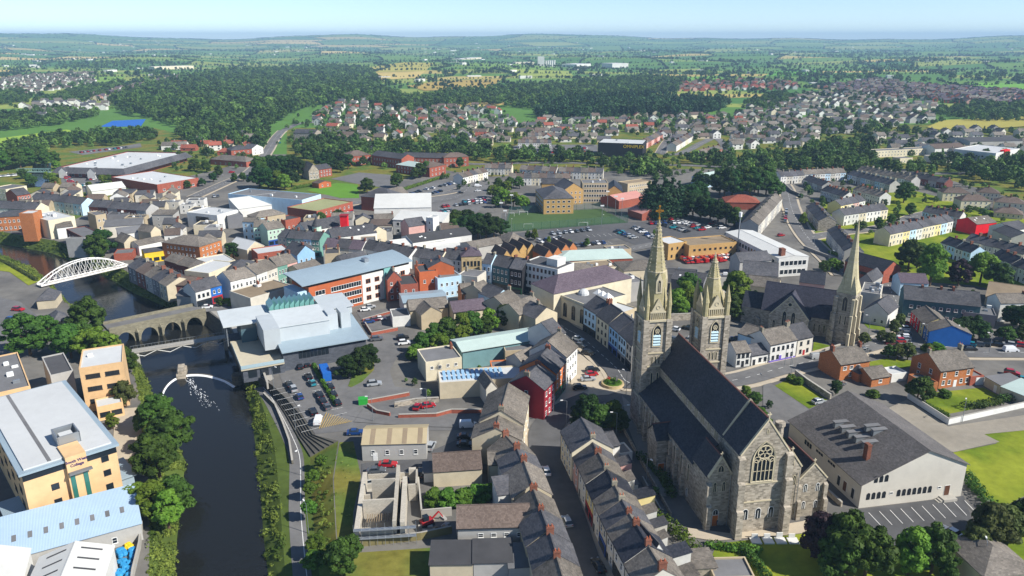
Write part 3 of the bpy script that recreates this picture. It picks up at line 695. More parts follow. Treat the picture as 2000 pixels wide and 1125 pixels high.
def pitched(nm,x0,x1,y0,y1,h,ridge,roof=None,par=None):
 w = x1 - x0; d = y1 - y0; b = wall_mesh(w,d,h,ridge - h,'y',inset=0); wl = obj(nm + '_wall',b.mesh(nm,STONE),par or CH,(x0,y0,0))
 r = roof_mesh(w,d - .5,h,ridge - h,'y',ov=.3,th=.15,vo=0); ro = obj(nm + '_roof',r.mesh(nm,roof or slate_dark),par or CH,(x0,y0 + .35,.12))
 q = MB(); q.box(w / 2 - .16,w / 2 + .16,0,d - .5,ridge - h + h + .15,ridge + .42); obj('ridge_tiles',q.mesh('r',ridge_red),ro)
 return wl
nave = pitched('nave',-5,5,8.4,49,18.3,26.0)
chan = pitched('chancel',-5.3,5.3,0,8.3,18.9,26.3)
gable_coping(CH,-5.3,5.3,.12,18.9,26.4); gable_coping(CH,-5.3,5.3,8.35,19.0,26.9); stone_cross(CH,0,.12,26.6,1.0)
for s in (-1,1):                                            # aisles under lean-to roofs
 x0,x1 = (-10.4,-5) if s < 0 else (5,10.4)
 b = MB(); c = [(x0,11),(x1,11),(x1,47),(x0,47)]; b.prism(c,-1,[11,15,15,11] if s < 0 else [15,11,11,15],top=False); cpart('aisle_wall',b,STONE)
 b = MB(); xo,xi = (-10.8,-5.0) if s < 0 else (10.8,5.0)
 q = [(xo,10.9,10.75),(xi,10.9,15.1),(xi,47,15.1),(xo,47,10.75)]; q = q if s < 0 else q[::-1]
 b.face([(p[0],p[1],p[2] + .2) for p in q]); b.loft([q[k] for k in range(4)],[(p[0],p[1],p[2] + .2) for p in q]); cpart('aisle_roof',b,slate_dark)
 for k in range(9):                                       # clerestory pairs
  yy = 12.5 + k * 3.7
  for dx in (-.55,.55): put_window(nave,-.0 if s < 0 else 10.0,yy + dx - 8.4,15.7,-math.pi / 2 if s < 0 else math.pi / 2,.75,2.1,'stone','gothic',True)
 for k in range(8):                                       # aisle lancets and low lights
  yy = 13.5 + k * 4.2
  if s < 0 and 24 < yy < 31: continue
  put_window(CH,x0 if s < 0 else x1,yy,5.2,-math.pi / 2 if s < 0 else math.pi / 2,1.0,4.4,'stone','gothic')
  put_window(CH,x0 if s < 0 else x1,yy,1.2,-math.pi / 2 if s < 0 else math.pi / 2,.9,2.0,'white','arch')
  buttress(CH,x0 if s < 0 else x1,yy + 2.1,-math.pi / 2 if s < 0 else math.pi / 2,.7,(.9,.6),(6.0,9.8))
# side chapels that close the aisles with small gables
chl = pitched('chapel',-10.4,-5.3,3.2,11.5,12.4,16.6); gable_coping(CH,-10.4,-5.3,3.3,12.4,16.7); stone_cross(CH,-7.85,3.3,16.8,.8)
chr_ = pitched('vestry',5.3,10.2,2.6,11.5,13.2,16.6); gable_coping(CH,5.3,10.2,2.7,13.2,16.7); stone_cross(CH,7.75,2.7,16.8,.8)
sac = pitched('sacristy',10.4,17.0,3.2,14.5,9.4,12.9); gable_coping(CH,10.4,17.0,3.3,9.4,13.0); stone_cross(CH,13.7,3.3,13.1,.8)
# lateral porch
b = MB(); b.prism([(-13.4,25.6),(-10.3,25.6),(-10.3,31.4),(-13.4,31.4)],-1,9.2,top=False); b.face([(-13.4,31.4,9.2),(-13.4,25.6,9.2),(-13.4,28.5,11.6)]); cpart('porch_wall',b,STONE)
b = MB()
for q in ([(-13.7,25.3,9.0),(-9.2,25.3,9.0),(-7.8,28.5,12.0),(-13.7,28.5,11.8)],[(-9.2,31.7,9.0),(-13.7,31.7,9.0),(-13.7,28.5,11.8),(-7.8,28.5,12.0)]): b.face(q); b.face([(p[0],p[1],p[2] - .18) for p in q[::-1]])
po = cpart('porch_roof',b,slate_dark); b = MB(); b.bar((-13.7,28.5,11.9),(-8.2,28.5,12.1),.3,.2); cpart('ridge_tiles',b,ridge_red,po)
put_door(CH,-12,25.6,0,0,1.5,2.6,'orange')
# great window of the gable
def great_window(parent,x,y,z,w,h):
 out = pointed(w,h,10); inn = pointed(w - .7,h - .6,10); b = MB(); n = len(out)
 for i in range(n):
  j = (i + 1) % n; b.face([(out[i][0],-.22,out[i][1]),(out[j][0],-.22,out[j][1]),(inn[j][0],-.1,inn[j][1] + .25),(inn[i][0],-.1,inn[i][1] + .25)])
  b.face([(out[i][0],.0,out[i][1]),(out[j][0],.0,out[j][1]),(out[j][0],-.22,out[j][1]),(out[i][0],-.22,out[i][1])])
 o = obj('great_window',b.mesh('great_window',DRESS),parent,(x,y,z)); g = MB(); g.face([(p,-.04,q + .25) for p,q in inn]); g.build('pane',GLASS,o)
 t = MB(); hl = h * .5
 for i in range(6):
  xx = -w / 2 + .35 + (w - .7) * i / 5; t.bar((xx,-.12,.25),(xx,-.12,hl),.16,.16)
 t.bar((-w / 2 + .35,-.12,h * .27),(w / 2 - .35,-.12,h * .27),.1,.08)
 for i in range(5):
  xx = -w / 2 + .35 + (w - .7) * (i + .5) / 5; r = (w - .7) / 10
  for k in range(6):
   a0,a1 = math.pi * k / 6,math.pi * (k + 1) / 6
   t.bar((xx + r * math.cos(a0),-.12,hl + 1.3 * r * math.sin(a0)),(xx + r * math.cos(a1),-.12,hl + 1.3 * r * math.sin(a1)),.13,.13)
 cz = h * .735; rr = w * .30; ringbar(t,0,cz,rr,.17)
 for k in range(6): ringbar(t,rr * .6 * math.cos(k * math.pi / 3),cz + rr * .6 * math.sin(k * math.pi / 3),rr * .36,.11,n=10)
 ringbar(t,-w * .3,h * .56,w * .13,.11,n=10); ringbar(t,w * .3,h * .56,w * .13,.11,n=10)
 t.build('tracery',DRESS,o); return o
great_window(CH,-.2,0,12.2,5.2,9.4)
b = MB(); b.box(-5.35,5.35,-.15,.02,7.3,7.6,0,True); b.box(-4.2,4.2,-.15,.02,11.7,12.0,0,True); cpart('string_course',b,DRESS)
for x in (-3.1,-.2,2.7): put_window(CH,x,0,3.2,0,1.3,2.6,'white','arch',True)
put_window(CH,0,0,23.2,0,.45,1.3,'stone','gothic')
for x in (-5.3,5.3): buttress(CH,x,0,0,1.5,(2.2,1.6,.9),(7.5,13.5,18.6))
for x in (-10.4,): buttress(CH,x,3.2,0,1.1,(1.5,.9),(6.5,11.0))
for x in (10.6,16.8): buttress(CH,x,3.2,0,.9,(1.2,.6),(5.0,8.2))
for x,y,z in ((-7.85,3.2,13.3),(7.75,2.6,13.5)):
 o = put_window(CH,x,y,z,0,1.5,1.7,'stone','gothic')
for x,y,z in ((-8.9,3.2,8.6),(-6.9,3.2,8.6),(6.5,2.6,8.8),(8.9,2.6,8.8)): put_window(CH,x,y,z,0,.9,2.4,'stone','gothic',True)
for x in (12.2,15.1):
 put_window(CH,x,3.2,6.2,0,.9,2.0,'white','arch',True); put_window(CH,x,3.2,2.0,0,.9,1.9,'white','arch',True)
for x,y in ((-8.2,3.2),(7.0,2.6)):
 put_door(CH,x,y,.1,0,1.3,2.6,'orange'); put_window(CH,x,y,2.9,0,1.3,1.3,'white','arch',True)
for x,y,h_ in ((-5.6,2.9,12.5),(9.8,2.3,12.0),(4.6,-.12,12)):
 b = MB(); b.tube((x,y,0),(x,y,h_),.07,n=5); cpart('downpipe',b,STEEL)
b = MB(); b.tube((6.9,7.2,12),(6.9,7.2,21.0),.95,.8,10); b.tube((6.9,7.2,20.8),(6.9,7.2,21.6),1.1,1.05,10); cpart('chimney',b,STONE)
def octo(r,z,cx=0,cy=0): return [(cx + r * math.cos(math.pi / 8 + i * math.pi / 4),cy + r * math.sin(math.pi / 8 + i * math.pi / 4),z) for i in range(8)]
def tower(x,y,w,tall):
 b = MB(); hw = w / 2
 b.prism([(-hw - .3,-hw - .3),(hw + .3,-hw - .3),(hw + .3,hw + .3),(-hw - .3,hw + .3)],-1,9.0); b.prism([(-hw,-hw),(hw,-hw),(hw,hw),(-hw,hw)],8.9,31.0)
 T = obj('tower',b.mesh('tower',STONE),CH,(x,y,0))
 for z,p,t in ((9.0,.36,.3),(18.1,.22,.35),(21.8,.22,.35),(30.7,.38,.5)):
  b = MB(); b.prism([(-hw - p,-hw - p),(hw + p,-hw - p),(hw + p,hw + p),(-hw - p,hw + p)],z,z + t,bottom=True); b.build('string_course',DRESS,T)
 for sx in (-1,1):
  for sy in (-1,1):                                    # clasping corner piers and pinnacles
   q = MB(); cx,cy_ = sx * (hw - .25),sy * (hw - .25); q.prism([(cx - .75,cy_ - .75),(cx + .75,cy_ - .75),(cx + .75,cy_ + .75),(cx - .75,cy_ + .75)],9,31.3); q.build('corner_pier',STONE,T)
   q = MB(); cx,cy_ = sx * (hw - .4),sy * (hw - .4); zt = 41.0 if tall else 39.6; r = .62 if tall else .8
   q.loft(octo(r,31.0,cx,cy_),octo(r,35.0,cx,cy_)); q.loft(octo(r * 1.2,35.0,cx,cy_),octo(.06,zt,cx,cy_)); q.face(octo(r * 1.2,35.0,cx,cy_)[::-1]); q.build('pinnacle',spire_stone,T)
 prof = [(3.15,31.2),(3.05,35),(2.85,38.5),(2.35,43.5),(1.4,49.5),(.14,57.2)] if tall else [(3.2,31.2),(3.1,34),(1.65,40.4),(.14,46.7)]
 s = MB()
 for (r0,z0),(r1,z1) in zip(prof,prof[1:]): s.loft(octo(r0 * 1.04,z0),octo(r1 * 1.04,z1))
 sp = s.build('spire',spire_stone,T)
 for r,z in ([(1.44,50),(.75,54.2),(2.4,43.6)] if tall else [(1.68,40.9),(.8,45)]): s = MB(); s.loft(octo(r * 1.1,z - .15),octo(r * 1.1,z + .15)); s.face(octo(r * 1.1,z + .15)); s.build('spire_band',DRESS,T)
 s = MB()
 k = 14 if tall else 8; z0,z1 = (44,56.5) if tall else (41.3,46)
 for i in range(k):                                       # crockets climbing the arrises
  z = z0 + (z1 - z0) * i / k; r = np.interp(z,[p[1] for p in prof],[p[0] for p in prof]) * 1.04 + .03
  for a in range(8): an = math.pi / 8 + a * math.pi / 4; s.box(r * math.cos(an) - .09,r * math.cos(an) + .09,r * math.sin(an) - .09,r * math.sin(an) + .09,z,z + .28)
 tag(s.build('crockets',DRESS,T),kind='stuff')
 if tall:
  s = MB(); g = flat_mat('gilded_cross','#b8802a',.4,.7); s.tube((0,0,57),(0,0,60.2),.1,n=6); s.bar((-.8,0,59),(.8,0,59),.16,.2)
  for q in ((-.8,59),(.8,59),(0,60.2)): s.box(q[0] - .22,q[0] + .22,-.12,.12,q[1] - .22,q[1] + .22)
  ringbar(s,0,59,.5,.1,0,10); s.tube((0,0,56.9),(0,0,57.5),.35,.2,8); s.build('cross',g,T)
 else: s = MB(); s.tube((0,0,46.5),(0,0,47.6),.22,.05,6); s.build('finial',DRESS,T)
 for r in range(4):
  an = r * math.pi / 2; ca,sa = math.cos(an),math.sin(an); tf = lambda u_,v_: (u_ * ca - v_ * sa,u_ * sa + v_ * ca)
  # belfry opening with louvres
  p = tf(0,-hw); wd = 2.5; o_ = pointed(wd,6.2,8); i_ = pointed(wd - .5,5.7,8); q = MB(); n = len(o_)
  for i in range(n):
   j = (i + 1) % n; q.face([(o_[i][0],-.25,o_[i][1]),(o_[j][0],-.25,o_[j][1]),(i_[j][0],-.2,i_[j][1] + .2),(i_[i][0],-.2,i_[i][1] + .2)]); q.face([(o_[i][0],0,o_[i][1]),(o_[j][0],0,o_[j][1]),(o_[j][0],-.25,o_[j][1]),(o_[i][0],-.25,o_[i][1])])
  q.face([(a_,-.03,c_ + .2) for a_,c_ in i_],1)
  ringbar(q,0,4.35,.55,.14,-.16,10)
  for k in range(4): ringbar(q,.27 * math.cos(k * math.pi / 2),4.35 + .27 * math.sin(k * math.pi / 2),.27,.08,-.16,8)
  q.bar((-.65,-.16,3.3),(0,-.16,4.0),.12,.12); q.bar((.65,-.16,3.3),(0,-.16,4.0),.12,.12)
  bo = obj('belfry_opening',q.mesh('belfry',[DRESS,GLASS]),T,(*p,23.8),an)
  for k in range(4):
   l = MB(); z = .35 + k * .78; l.prism([(-1.0,-.3),(1.0,-.3),(1.0,-.05),(-1.0,-.05)],[z,z,z + .45,z + .45],[z + .1,z + .1,z + .55,z + .55],bottom=True); obj('louvre',l.mesh('louvre',louvre_m),T,(*p,23.8),an)
  for dx in (-.95,0,.95): w_ = put_window(T,*tf(dx,-hw),19.0,an,.62,2.2,'stone','gothic')
  for dx in (-.8,.8): put_window(T,*tf(dx,-hw),12.4,an,.7,4.2,'stone','gothic')
  # arcaded parapet and gablet
  q = MB(); nn = 7
  for i in range(nn + 1): xx = -1.9 + 3.8 * i / nn; q.box(xx - .1,xx + .1,-.2,.15,31.2,33.0)
  q.box(-2.1,2.1,-.25,.2,33.0,33.4,0,True); q.face([(-1.6,-.18,33.4),(1.6,-.18,33.4),(0,-.18,36.6)]); q.face([(1.6,.3,33.4),(-1.6,.3,33.4),(0,.3,36.6)])
  q.bar((-1.75,.05,33.3),(0,.05,36.8),.5,.22); q.bar((1.75,.05,33.3),(0,.05,36.8),.5,.22); ringbar(q,0,34.5,.5,.1,-.24,10)
  obj('gablet',q.mesh('gablet',DRESS),T,(*tf(0,-hw + .25),0),an)
  q = MB(); q.box(-2.0,2.0,0,.1,31.2,33.0); obj('parapet',q.mesh('parapet',lead),T,(*tf(0,-hw + .45),0),an)
  if tall:                                             # lucarne on the spire
   q = MB(); pr = [(-.85,38.2),(.85,38.2),(.85,41.4),(0,43.6),(-.85,41.4)]
   for i in range(5): j = (i + 1) % 5; q.face([(pr[i][0],-2.95,pr[i][1]),(pr[j][0],-2.95,pr[j][1]),(pr[j][0],-1.6,pr[j][1]),(pr[i][0],-1.6,pr[i][1])][::-1])
   q.face([(a_,-2.95,c_) for a_,c_ in pr]); L_ = obj('lucarne',q.mesh('lucarne',DRESS),T,(0,0,0),an)
   put_window(T,*tf(0,-2.95),38.7,an,.95,3.2,'stone','gothic')
 return T
tower(-6.6,50.6,6.7,True); tower(9.3,50.6,6.7,False)
b = wall_mesh(9.4,3.2,17,6.5,'y',inset=0); obj('west_front',b.mesh('west_front',STONE),CH,(-3.3,49,0))
b = MB(); b.prism([(-16.3,8),(-16.0,8),(-13.6,60),(-13.9,60)],-.5,1.1); cpart('boundary_wall',b,STONE)

# ------------------------------------------------------------------ the second church
SC2 = thing('church','grey stone church with one slender pale spire beside its corner tower','church',(104.6,253.0,0),math.radians(-28))
# local x runs along the nave, y away from the near side
def p2(nm,b,m,par=None): return b.build(nm,m,par or SC2)
b = wall_mesh(27,11,7.2,8.5,'x',inset=0); obj('nave_wall',b.mesh('nave_wall',STONE),SC2,(-17,1.5,0)); b = roof_mesh(27,11,7.2,8.5,'x',ov=.4,vo=.0); obj('nave_roof',b.mesh('nave_roof',mat('slate_purple_grey','#4a4a55',.55,.15,.6,'slate',rand=0,u=.5,v=.3)),SC2,(-17,1.5,.05))
b = wall_mesh(13.4,8.5,6.4,7.8,'y',inset=0); obj('transept_wall',b.mesh('transept_wall',STONE),SC2,(-13.5,-2.5,0)); b = roof_mesh(13.4,9.5,6.4,7.8,'y',ov=.3,vo=0); obj('transept_roof',b.mesh('transept_roof',MATS['slate_purple_grey']),SC2,(-13.5,-2.3,.08))
gc = MB(); gc.bar((-13.6,-2.4,6.4),(-6.8,-2.4,14.5),.5,.3); gc.bar((-6.8,-2.4,14.5),(0,-2.4,6.4),.5,.3); p2('coping',gc,DRESS)
b = wall_mesh(7,8,6.5,4.5,'x',inset=0); obj('chancel_wall',b.mesh('chancel_wall',STONE),SC2,(-24.2,3,0)); b = roof_mesh(7,8,6.5,4.5,'x'); obj('chancel_roof',b.mesh('chancel_roof',slate_dark),SC2,(-24.2,3,.05))
for x,w_,h_,z in ((-8.3,1.5,6.2,2.6),(-5.3,1.5,6.2,2.6),(-11.6,1.0,3.4,1.6),(-1.9,1.0,3.4,1.6)): put_window(SC2,x,-2.5,z,0,w_,h_,'stone','gothic',True)
rw = MB(); ringbar(rw,-6.8,11.3,.75,.25,-2.55,14); rw.face([(-6.8 + .7 * math.cos(i * .524),-2.52,11.3 + .7 * math.sin(i * .524)) for i in range(12)],1); rw.build('round_window',[DRESS,GLASS],SC2)
for k in range(4): put_window(SC2,1.6 + k * 1.6,1.5,1.5,0,.8,3.0,'stone','gothic')
TW = obj('tower',None,SC2,(11.2,-.2,0),math.radians(-10))
b = MB(); hw = 3.1; b.prism([(-hw - .25,-hw - .25),(hw + .25,-hw - .25),(hw + .25,hw + .25),(-hw - .25,hw + .25)],-1,5); b.prism([(-hw,-hw),(hw,-hw),(hw,hw),(-hw,hw)],4.9,18.4); b.build('tower_wall',STONE,TW)
pale_spire = mat('pale_spire_stone','#c2b896',.9,.15,.5,'stone','#aba283',rand=0,u=1.0,v=.5)
b = MB(); sq = [(-hw - .15,-hw - .15,18.4),(hw + .15,-hw - .15,18.4),(hw + .15,hw + .15,18.4),(-hw - .15,hw + .15,18.4)]
b.loft(octo(3.25,18.4),octo(1.6,29.0)); b.loft(octo(1.6,29.0),octo(.1,43.2)); b.face(sq)
for i in range(4):                                           # broaches
 a0 = sq[i]; k = [(0,-1),(1,0),(0,1),(-1,0)]
 o_ = octo(3.25,18.4); q = octo(2.3,24.5); ang = math.atan2(a0[1],a0[0]); near2 = sorted(o_,key=lambda p: (p[0] - a0[0]) ** 2 + (p[1] - a0[1]) ** 2)[:2]; tip = Vector((math.cos(ang) * 2.2,math.sin(ang) * 2.2,24.5))
 b.face([a0,near2[0],tip]); b.face([a0,tip,near2[1]])
b.build('spire',pale_spire,TW)
b = MB(); b.loft(octo(1.64,28.8),octo(1.64,29.3)); b.loft(octo(2.52,22.9),octo(2.5,23.4)); b.loft(octo(.96,35),octo(.92,35.4)); b.build('spire_band',DRESS,TW)
for sx in (-1,1):
 for sy in (-1,1):
  buttress(TW,sx * (hw - .4),sy * hw,0 if sy < 0 else math.pi,.9,(1.5,1.1,.7),(5.5,11.5,17.0),DRESS if sx > 0 else STONE); buttress(TW,sx * hw,sy * (hw - .4),-math.pi / 2 if sx < 0 else math.pi / 2,.9,(1.5,1.1,.7),(5.5,11.5,17.0),DRESS if sx > 0 else STONE)
for an in range(4):
 ca,sa = math.cos(an * math.pi / 2),math.sin(an * math.pi / 2); tf = lambda u_,v_: (u_ * ca - v_ * sa,u_ * sa + v_ * ca)
 put_window(TW,*tf(0,-hw),12.2,an * math.pi / 2,1.9,5.2,'stone','gothic')
 for dx in (-.8,.8): put_window(TW,*tf(dx,-hw),7.4,an * math.pi / 2,.7,3.2,'stone','gothic'); put_window(TW,*tf(dx,-hw),1.8,an * math.pi / 2,.7,2.6,'stone','gothic')

# ------------------------------------------------------------------ the parish hall beside the church
HL = thing('hall','large pale rendered hall with a wide low grey roof beside the church','hall',(77.5,148.2,0),math.radians(10.7))
L_,D_ = 26.0,30.4; b = MB(); ap = 15.6
b.prism([(0,0),(L_,0),(L_,D_),(0,D_)],-1,[6.1,8.4,8.4,6.1],top=False)
for y in (0,D_): q = [(0,y,6.1),(L_,y,8.4),(ap,y,12.8)]; b.face(q if y == 0 else q[::-1])
wl = b.build('wall',mat('hall_render','#c9c4b8',.9,.14,.35,rand=0),HL)
b = MB()
for q in ([(-.5,D_ + .4,5.9),(-.5,-.4,5.9),(ap,-.4,12.95),(ap,D_ + .4,12.95)],[(L_ + .5,-.4,8.2),(L_ + .5,D_ + .4,8.2),(ap,D_ + .4,12.95),(ap,-.4,12.95)]):
 b.face([(p[0],p[1],p[2] + .15) for p in q]); b.loft(q,[(p[0],p[1],p[2] + .15) for p in q]); b.face(q[::-1])
hr = b.build('roof',mat('hall_roof_slate','#6e6a68',.8,.25,1.0,'slate','#5a5755',rand=0,u=.5,v=.3),HL)
for x in (2.0,3.3,4.6,5.9): put_window(HL,x,0,2.0,0,.85,1.7,'dark','arch',True)
for k in range(7): put_window(HL,9.6 + k * 1.32,0,2.0,0,.85,1.7,'dark','arch',True)
for x in (3.3,4.6,5.9): put_window(HL,x,0,6.2,0,.85,1.7,'dark','arch',True)
for x in (7.7,19.9): put_window(HL,x,0,2.7,0,.9,.6,'white','plain')
put_door(HL,22.0,0,.8,0,1.3,2.5,'brown')
b = MB(); b.box(20.2,23.6,-1.8,-.03,-.2,.75); b.box(19.5,20.2,-1.6,-.2,-.2,.5); b.box(18.9,19.5,-1.6,-.2,-.2,.25); b.build('step',concrete,HL)
for y in (22.6,21.5,20.4): put_window(HL,0,y,3.6,-math.pi / 2,.8,1.2,'dark','plain')
for y in (17.5,16.5,15.5,12.5,11.5,10.5): put_window(HL,0,y,4.3,-math.pi / 2,.8,.6,'dark','plain')
for y,w_ in ((8.0,1.0),(5.6,1.2),(2.6,1.0)): put_door(HL,0,y,1.0,-math.pi / 2,w_,2.4,'black' if w_ < 1.1 else 'brown')
for x,y in ((7.6,20.5),(7.7,17.8),(7.8,15.2),(8.0,12.6),(8.2,9.9),(11.6,14.3),(11.9,12.1)):
 z = 5.95 + .455 * (x + .5) + .1; q = MB(); q.prism([(x - 1.9,y - .45),(x + 1.6,y - .45),(x + 1.6,y + .45),(x - 1.9,y + .45)],[z - .9,z + .7,z + .7,z - .9],z + .55,top=False)
 dm = q.build('dormer',lead,HL); q = MB(); q.prism([(x - 2.15,y - .65),(x + 1.7,y - .65),(x + 1.7,y + .65),(x - 2.15,y + .65)],z + .56,z + .72,bottom=True); q.build('dormer_roof',felt,dm)
chimney(HL,5.0,6.4,7.5,12.2,1.0,1.4,True,0)
# ------------------------------------------------------------------ bridges and weir
def arch_bridge():
 a = at('a',(425,170),1.0); c = at('a',(800,90),1.0); a.z = c.z = 0; v = c - a; L = v.length; ang = math.atan2(v.y,v.x)
 r = thing('stone_bridge','old stone road bridge of rounded arches across the river','bridge',a,ang); w = 9.0
 n = 4; pier = 1.7; e0 = 1.6; span = (L - 2 * e0 - pier * (n - 1)) / n; zs = []; xs = sorted(set([0.0,L] + [e0 + i * (span + pier) + span * k / 14 for i in range(n) for k in range(15)]))
 def low(x):
  for i in range(n):
   x0 = e0 + i * (span + pier); t = (x - x0) / span
   if 1e-6 < t < 1 - 1e-6: return -5.2 + 4.2 * math.sqrt(max(0,1 - (2 * t - 1) ** 2))
  return -6.5
 b = MB(); top = .6
 for x0,x1 in zip(xs,xs[1:]):
  z0,z1 = low(x0 + 1e-5),low(x1 - 1e-5)
  b.face([(x0,0,z0),(x1,0,z1),(x1,0,top),(x0,0,top)]); b.face([(x1,w,z1),(x0,w,z0),(x0,w,top),(x1,w,top)])
  if z0 > -6 or z1 > -6: b.face([(x0,0,z0),(x0,w,z0),(x1,w,z1),(x1,0,z1)])
  else:
   b.face([(x0,0,z0),(x0,0,top),(x0,w,top),(x0,w,z0)]); b.face([(x1,0,z0),(x1,w,z0),(x1,w,top),(x1,0,top)])
 b.face([(0,0,top),(L,0,top),(L,w,top),(0,w,top)])
 b.build('arches',mat('bridge_stone','#8f8a76',.95,.2,.6,'stone','#757060',u=.8,v=.35),r); BS = MATS['bridge_stone']
 for y in (0,w - .5): q = MB(); q.box(0,L,y - .05,y + .5,top - .01,top + 1.1); q.build('parapet',BS,r)
 q = MB(); q.face([(0,.6,top + .03),(L,.6,top + .03),(L,w - .6,top + .03),(0,w - .6,top + .03)]); q.build('carriageway',asphalt,r)
 for i in range(n - 1):
  x = e0 + (i + 1) * span + (i + .5) * pier
  for s in (-1,1):
   q = MB(); y = 0 if s < 0 else w; p = [(x - pier / 2,y),(x + pier / 2,y),(x,y + s * 1.8)]; p = p if s > 0 else [p[0],p[2],p[1]]
   q.prism(p,-6.5,-1.6); q.loft([(k[0],k[1],-1.6) for k in p],[(x,y,-.4)] * 3); q.build('cutwater',BS,r)
 for i in range(n):                                      # dressed voussoir rings
  q = MB(); x0 = e0 + i * (span + pier)
  for k in range(14):
   t0,t1 = math.pi * k / 14,math.pi * (k + 1) / 14; cx = x0 + span / 2
   q.bar((cx - span / 2 * math.cos(t0),-.06,-5.1 + 4.35 * math.sin(t0)),(cx - span / 2 * math.cos(t1),-.06,-5.1 + 4.35 * math.sin(t1)),.14,.4)
  q.build('arch_ring',BS,r)
arch_bridge()
def foot_bridge():
 a = at('a',(508,258),-.2); c = at('a',(900,196),-.2); v = c - a; L = v.length; ang = math.atan2(v.y,v.x); a.z = -.2
 r = thing('footbridge','flat grey pedestrian bridge with white bracing below the stone bridge','bridge',a,ang)
 q = MB(); q.box(0,L,0,3.6,-.35,0,0,True); q.build('deck',concrete,r)
 for y in (.05,3.5): q = MB(); q.box(0,L,y,y + .06,1.0,1.08); [q.box(x,x + .05,y,y + .05,0,1.0) for x in np.linspace(0,L - .1,30)]; q.build('railing',STEEL,r)
 for k in range(8):
  q = MB(); x0,x1 = L * k / 8,L * (k + 1) / 8; z0,z1 = (-.4,-1.9) if k % 2 == 0 else (-1.9,-.4); q.bar((x0,.2,z0),(x1,.2,z1),.16,.16); q.bar((x0,3.2,z0),(x1,3.2,z1),.16,.16); q.build('brace',PAINT['white'],r)
 for x in (2.0,L - 2): q = MB(); q.box(x - .5,x + .5,.3,3.3,-5,-.36); q.build('pier',concrete,r)
foot_bridge()
def arch_footbridge():
 a = at('m1',(258,990),1.2); c = at('m1',(806,862),1.2); v = c - a; v.z = 0; L = v.length; ang = math.atan2(v.y,v.x)
 r = thing('arch_footbridge','white steel arched footbridge with crossed lattice sides over the river','bridge',(a.x,a.y,1.0),ang); wsteel = flat_mat('white_steel','#eceae4',.45)
 w = 4.0; q = MB(); q.box(0,L,0,w,-.35,0,0,True); q.build('deck',mat('deck_pale','#c9c3b8',.8,.1,.5),r)
 f = lambda x: 6.6 * (1 - (2 * x / L - 1) ** 2) + .3
 for s,y in ((0,.15),(1,w - .15)):
  lean = (.5 if s == 0 else -.5); q = MB(); xs = np.linspace(0,L,25)
  for x0,x1 in zip(xs,xs[1:]): q.bar((x0,y + lean * f(x0) / 6.6,f(x0)),(x1,y + lean * f(x1) / 6.6,f(x1)),.34,.34)
  q.build('arch_rib',wsteel,r); q = MB(); q.bar((0,y,.05),(L,y,.05),.35,.4); q.build('edge_beam',wsteel,r)
  n = 15
  for k in range(1,n):
   for dr in (-1,1):
    x = L * k / n; x2 = x + dr * L / n * .95
    if 0 < x2 < L: q = MB(); q.bar((x,y,.1),(x2,y + lean * f(x2) / 6.6,f(x2)),.11,.11); q.build('lattice_bar',wsteel,r)
 for k in range(4,20,2): x = L * k / 24; q = MB(); q.bar((x,.15 + .5 * f(x) / 6.6,f(x)),(x,w - .15 - .5 * f(x) / 6.6,f(x)),.2,.2); q.build('cross_beam',wsteel,r)
 for y in (.3,w - .3): q = MB(); q.bar((0,y,1.1),(L,y,1.1),.07,.07); q.build('handrail',wsteel,r)
arch_footbridge()
foam = mat('white_water','#eef2f4',.6,.12,1.5)
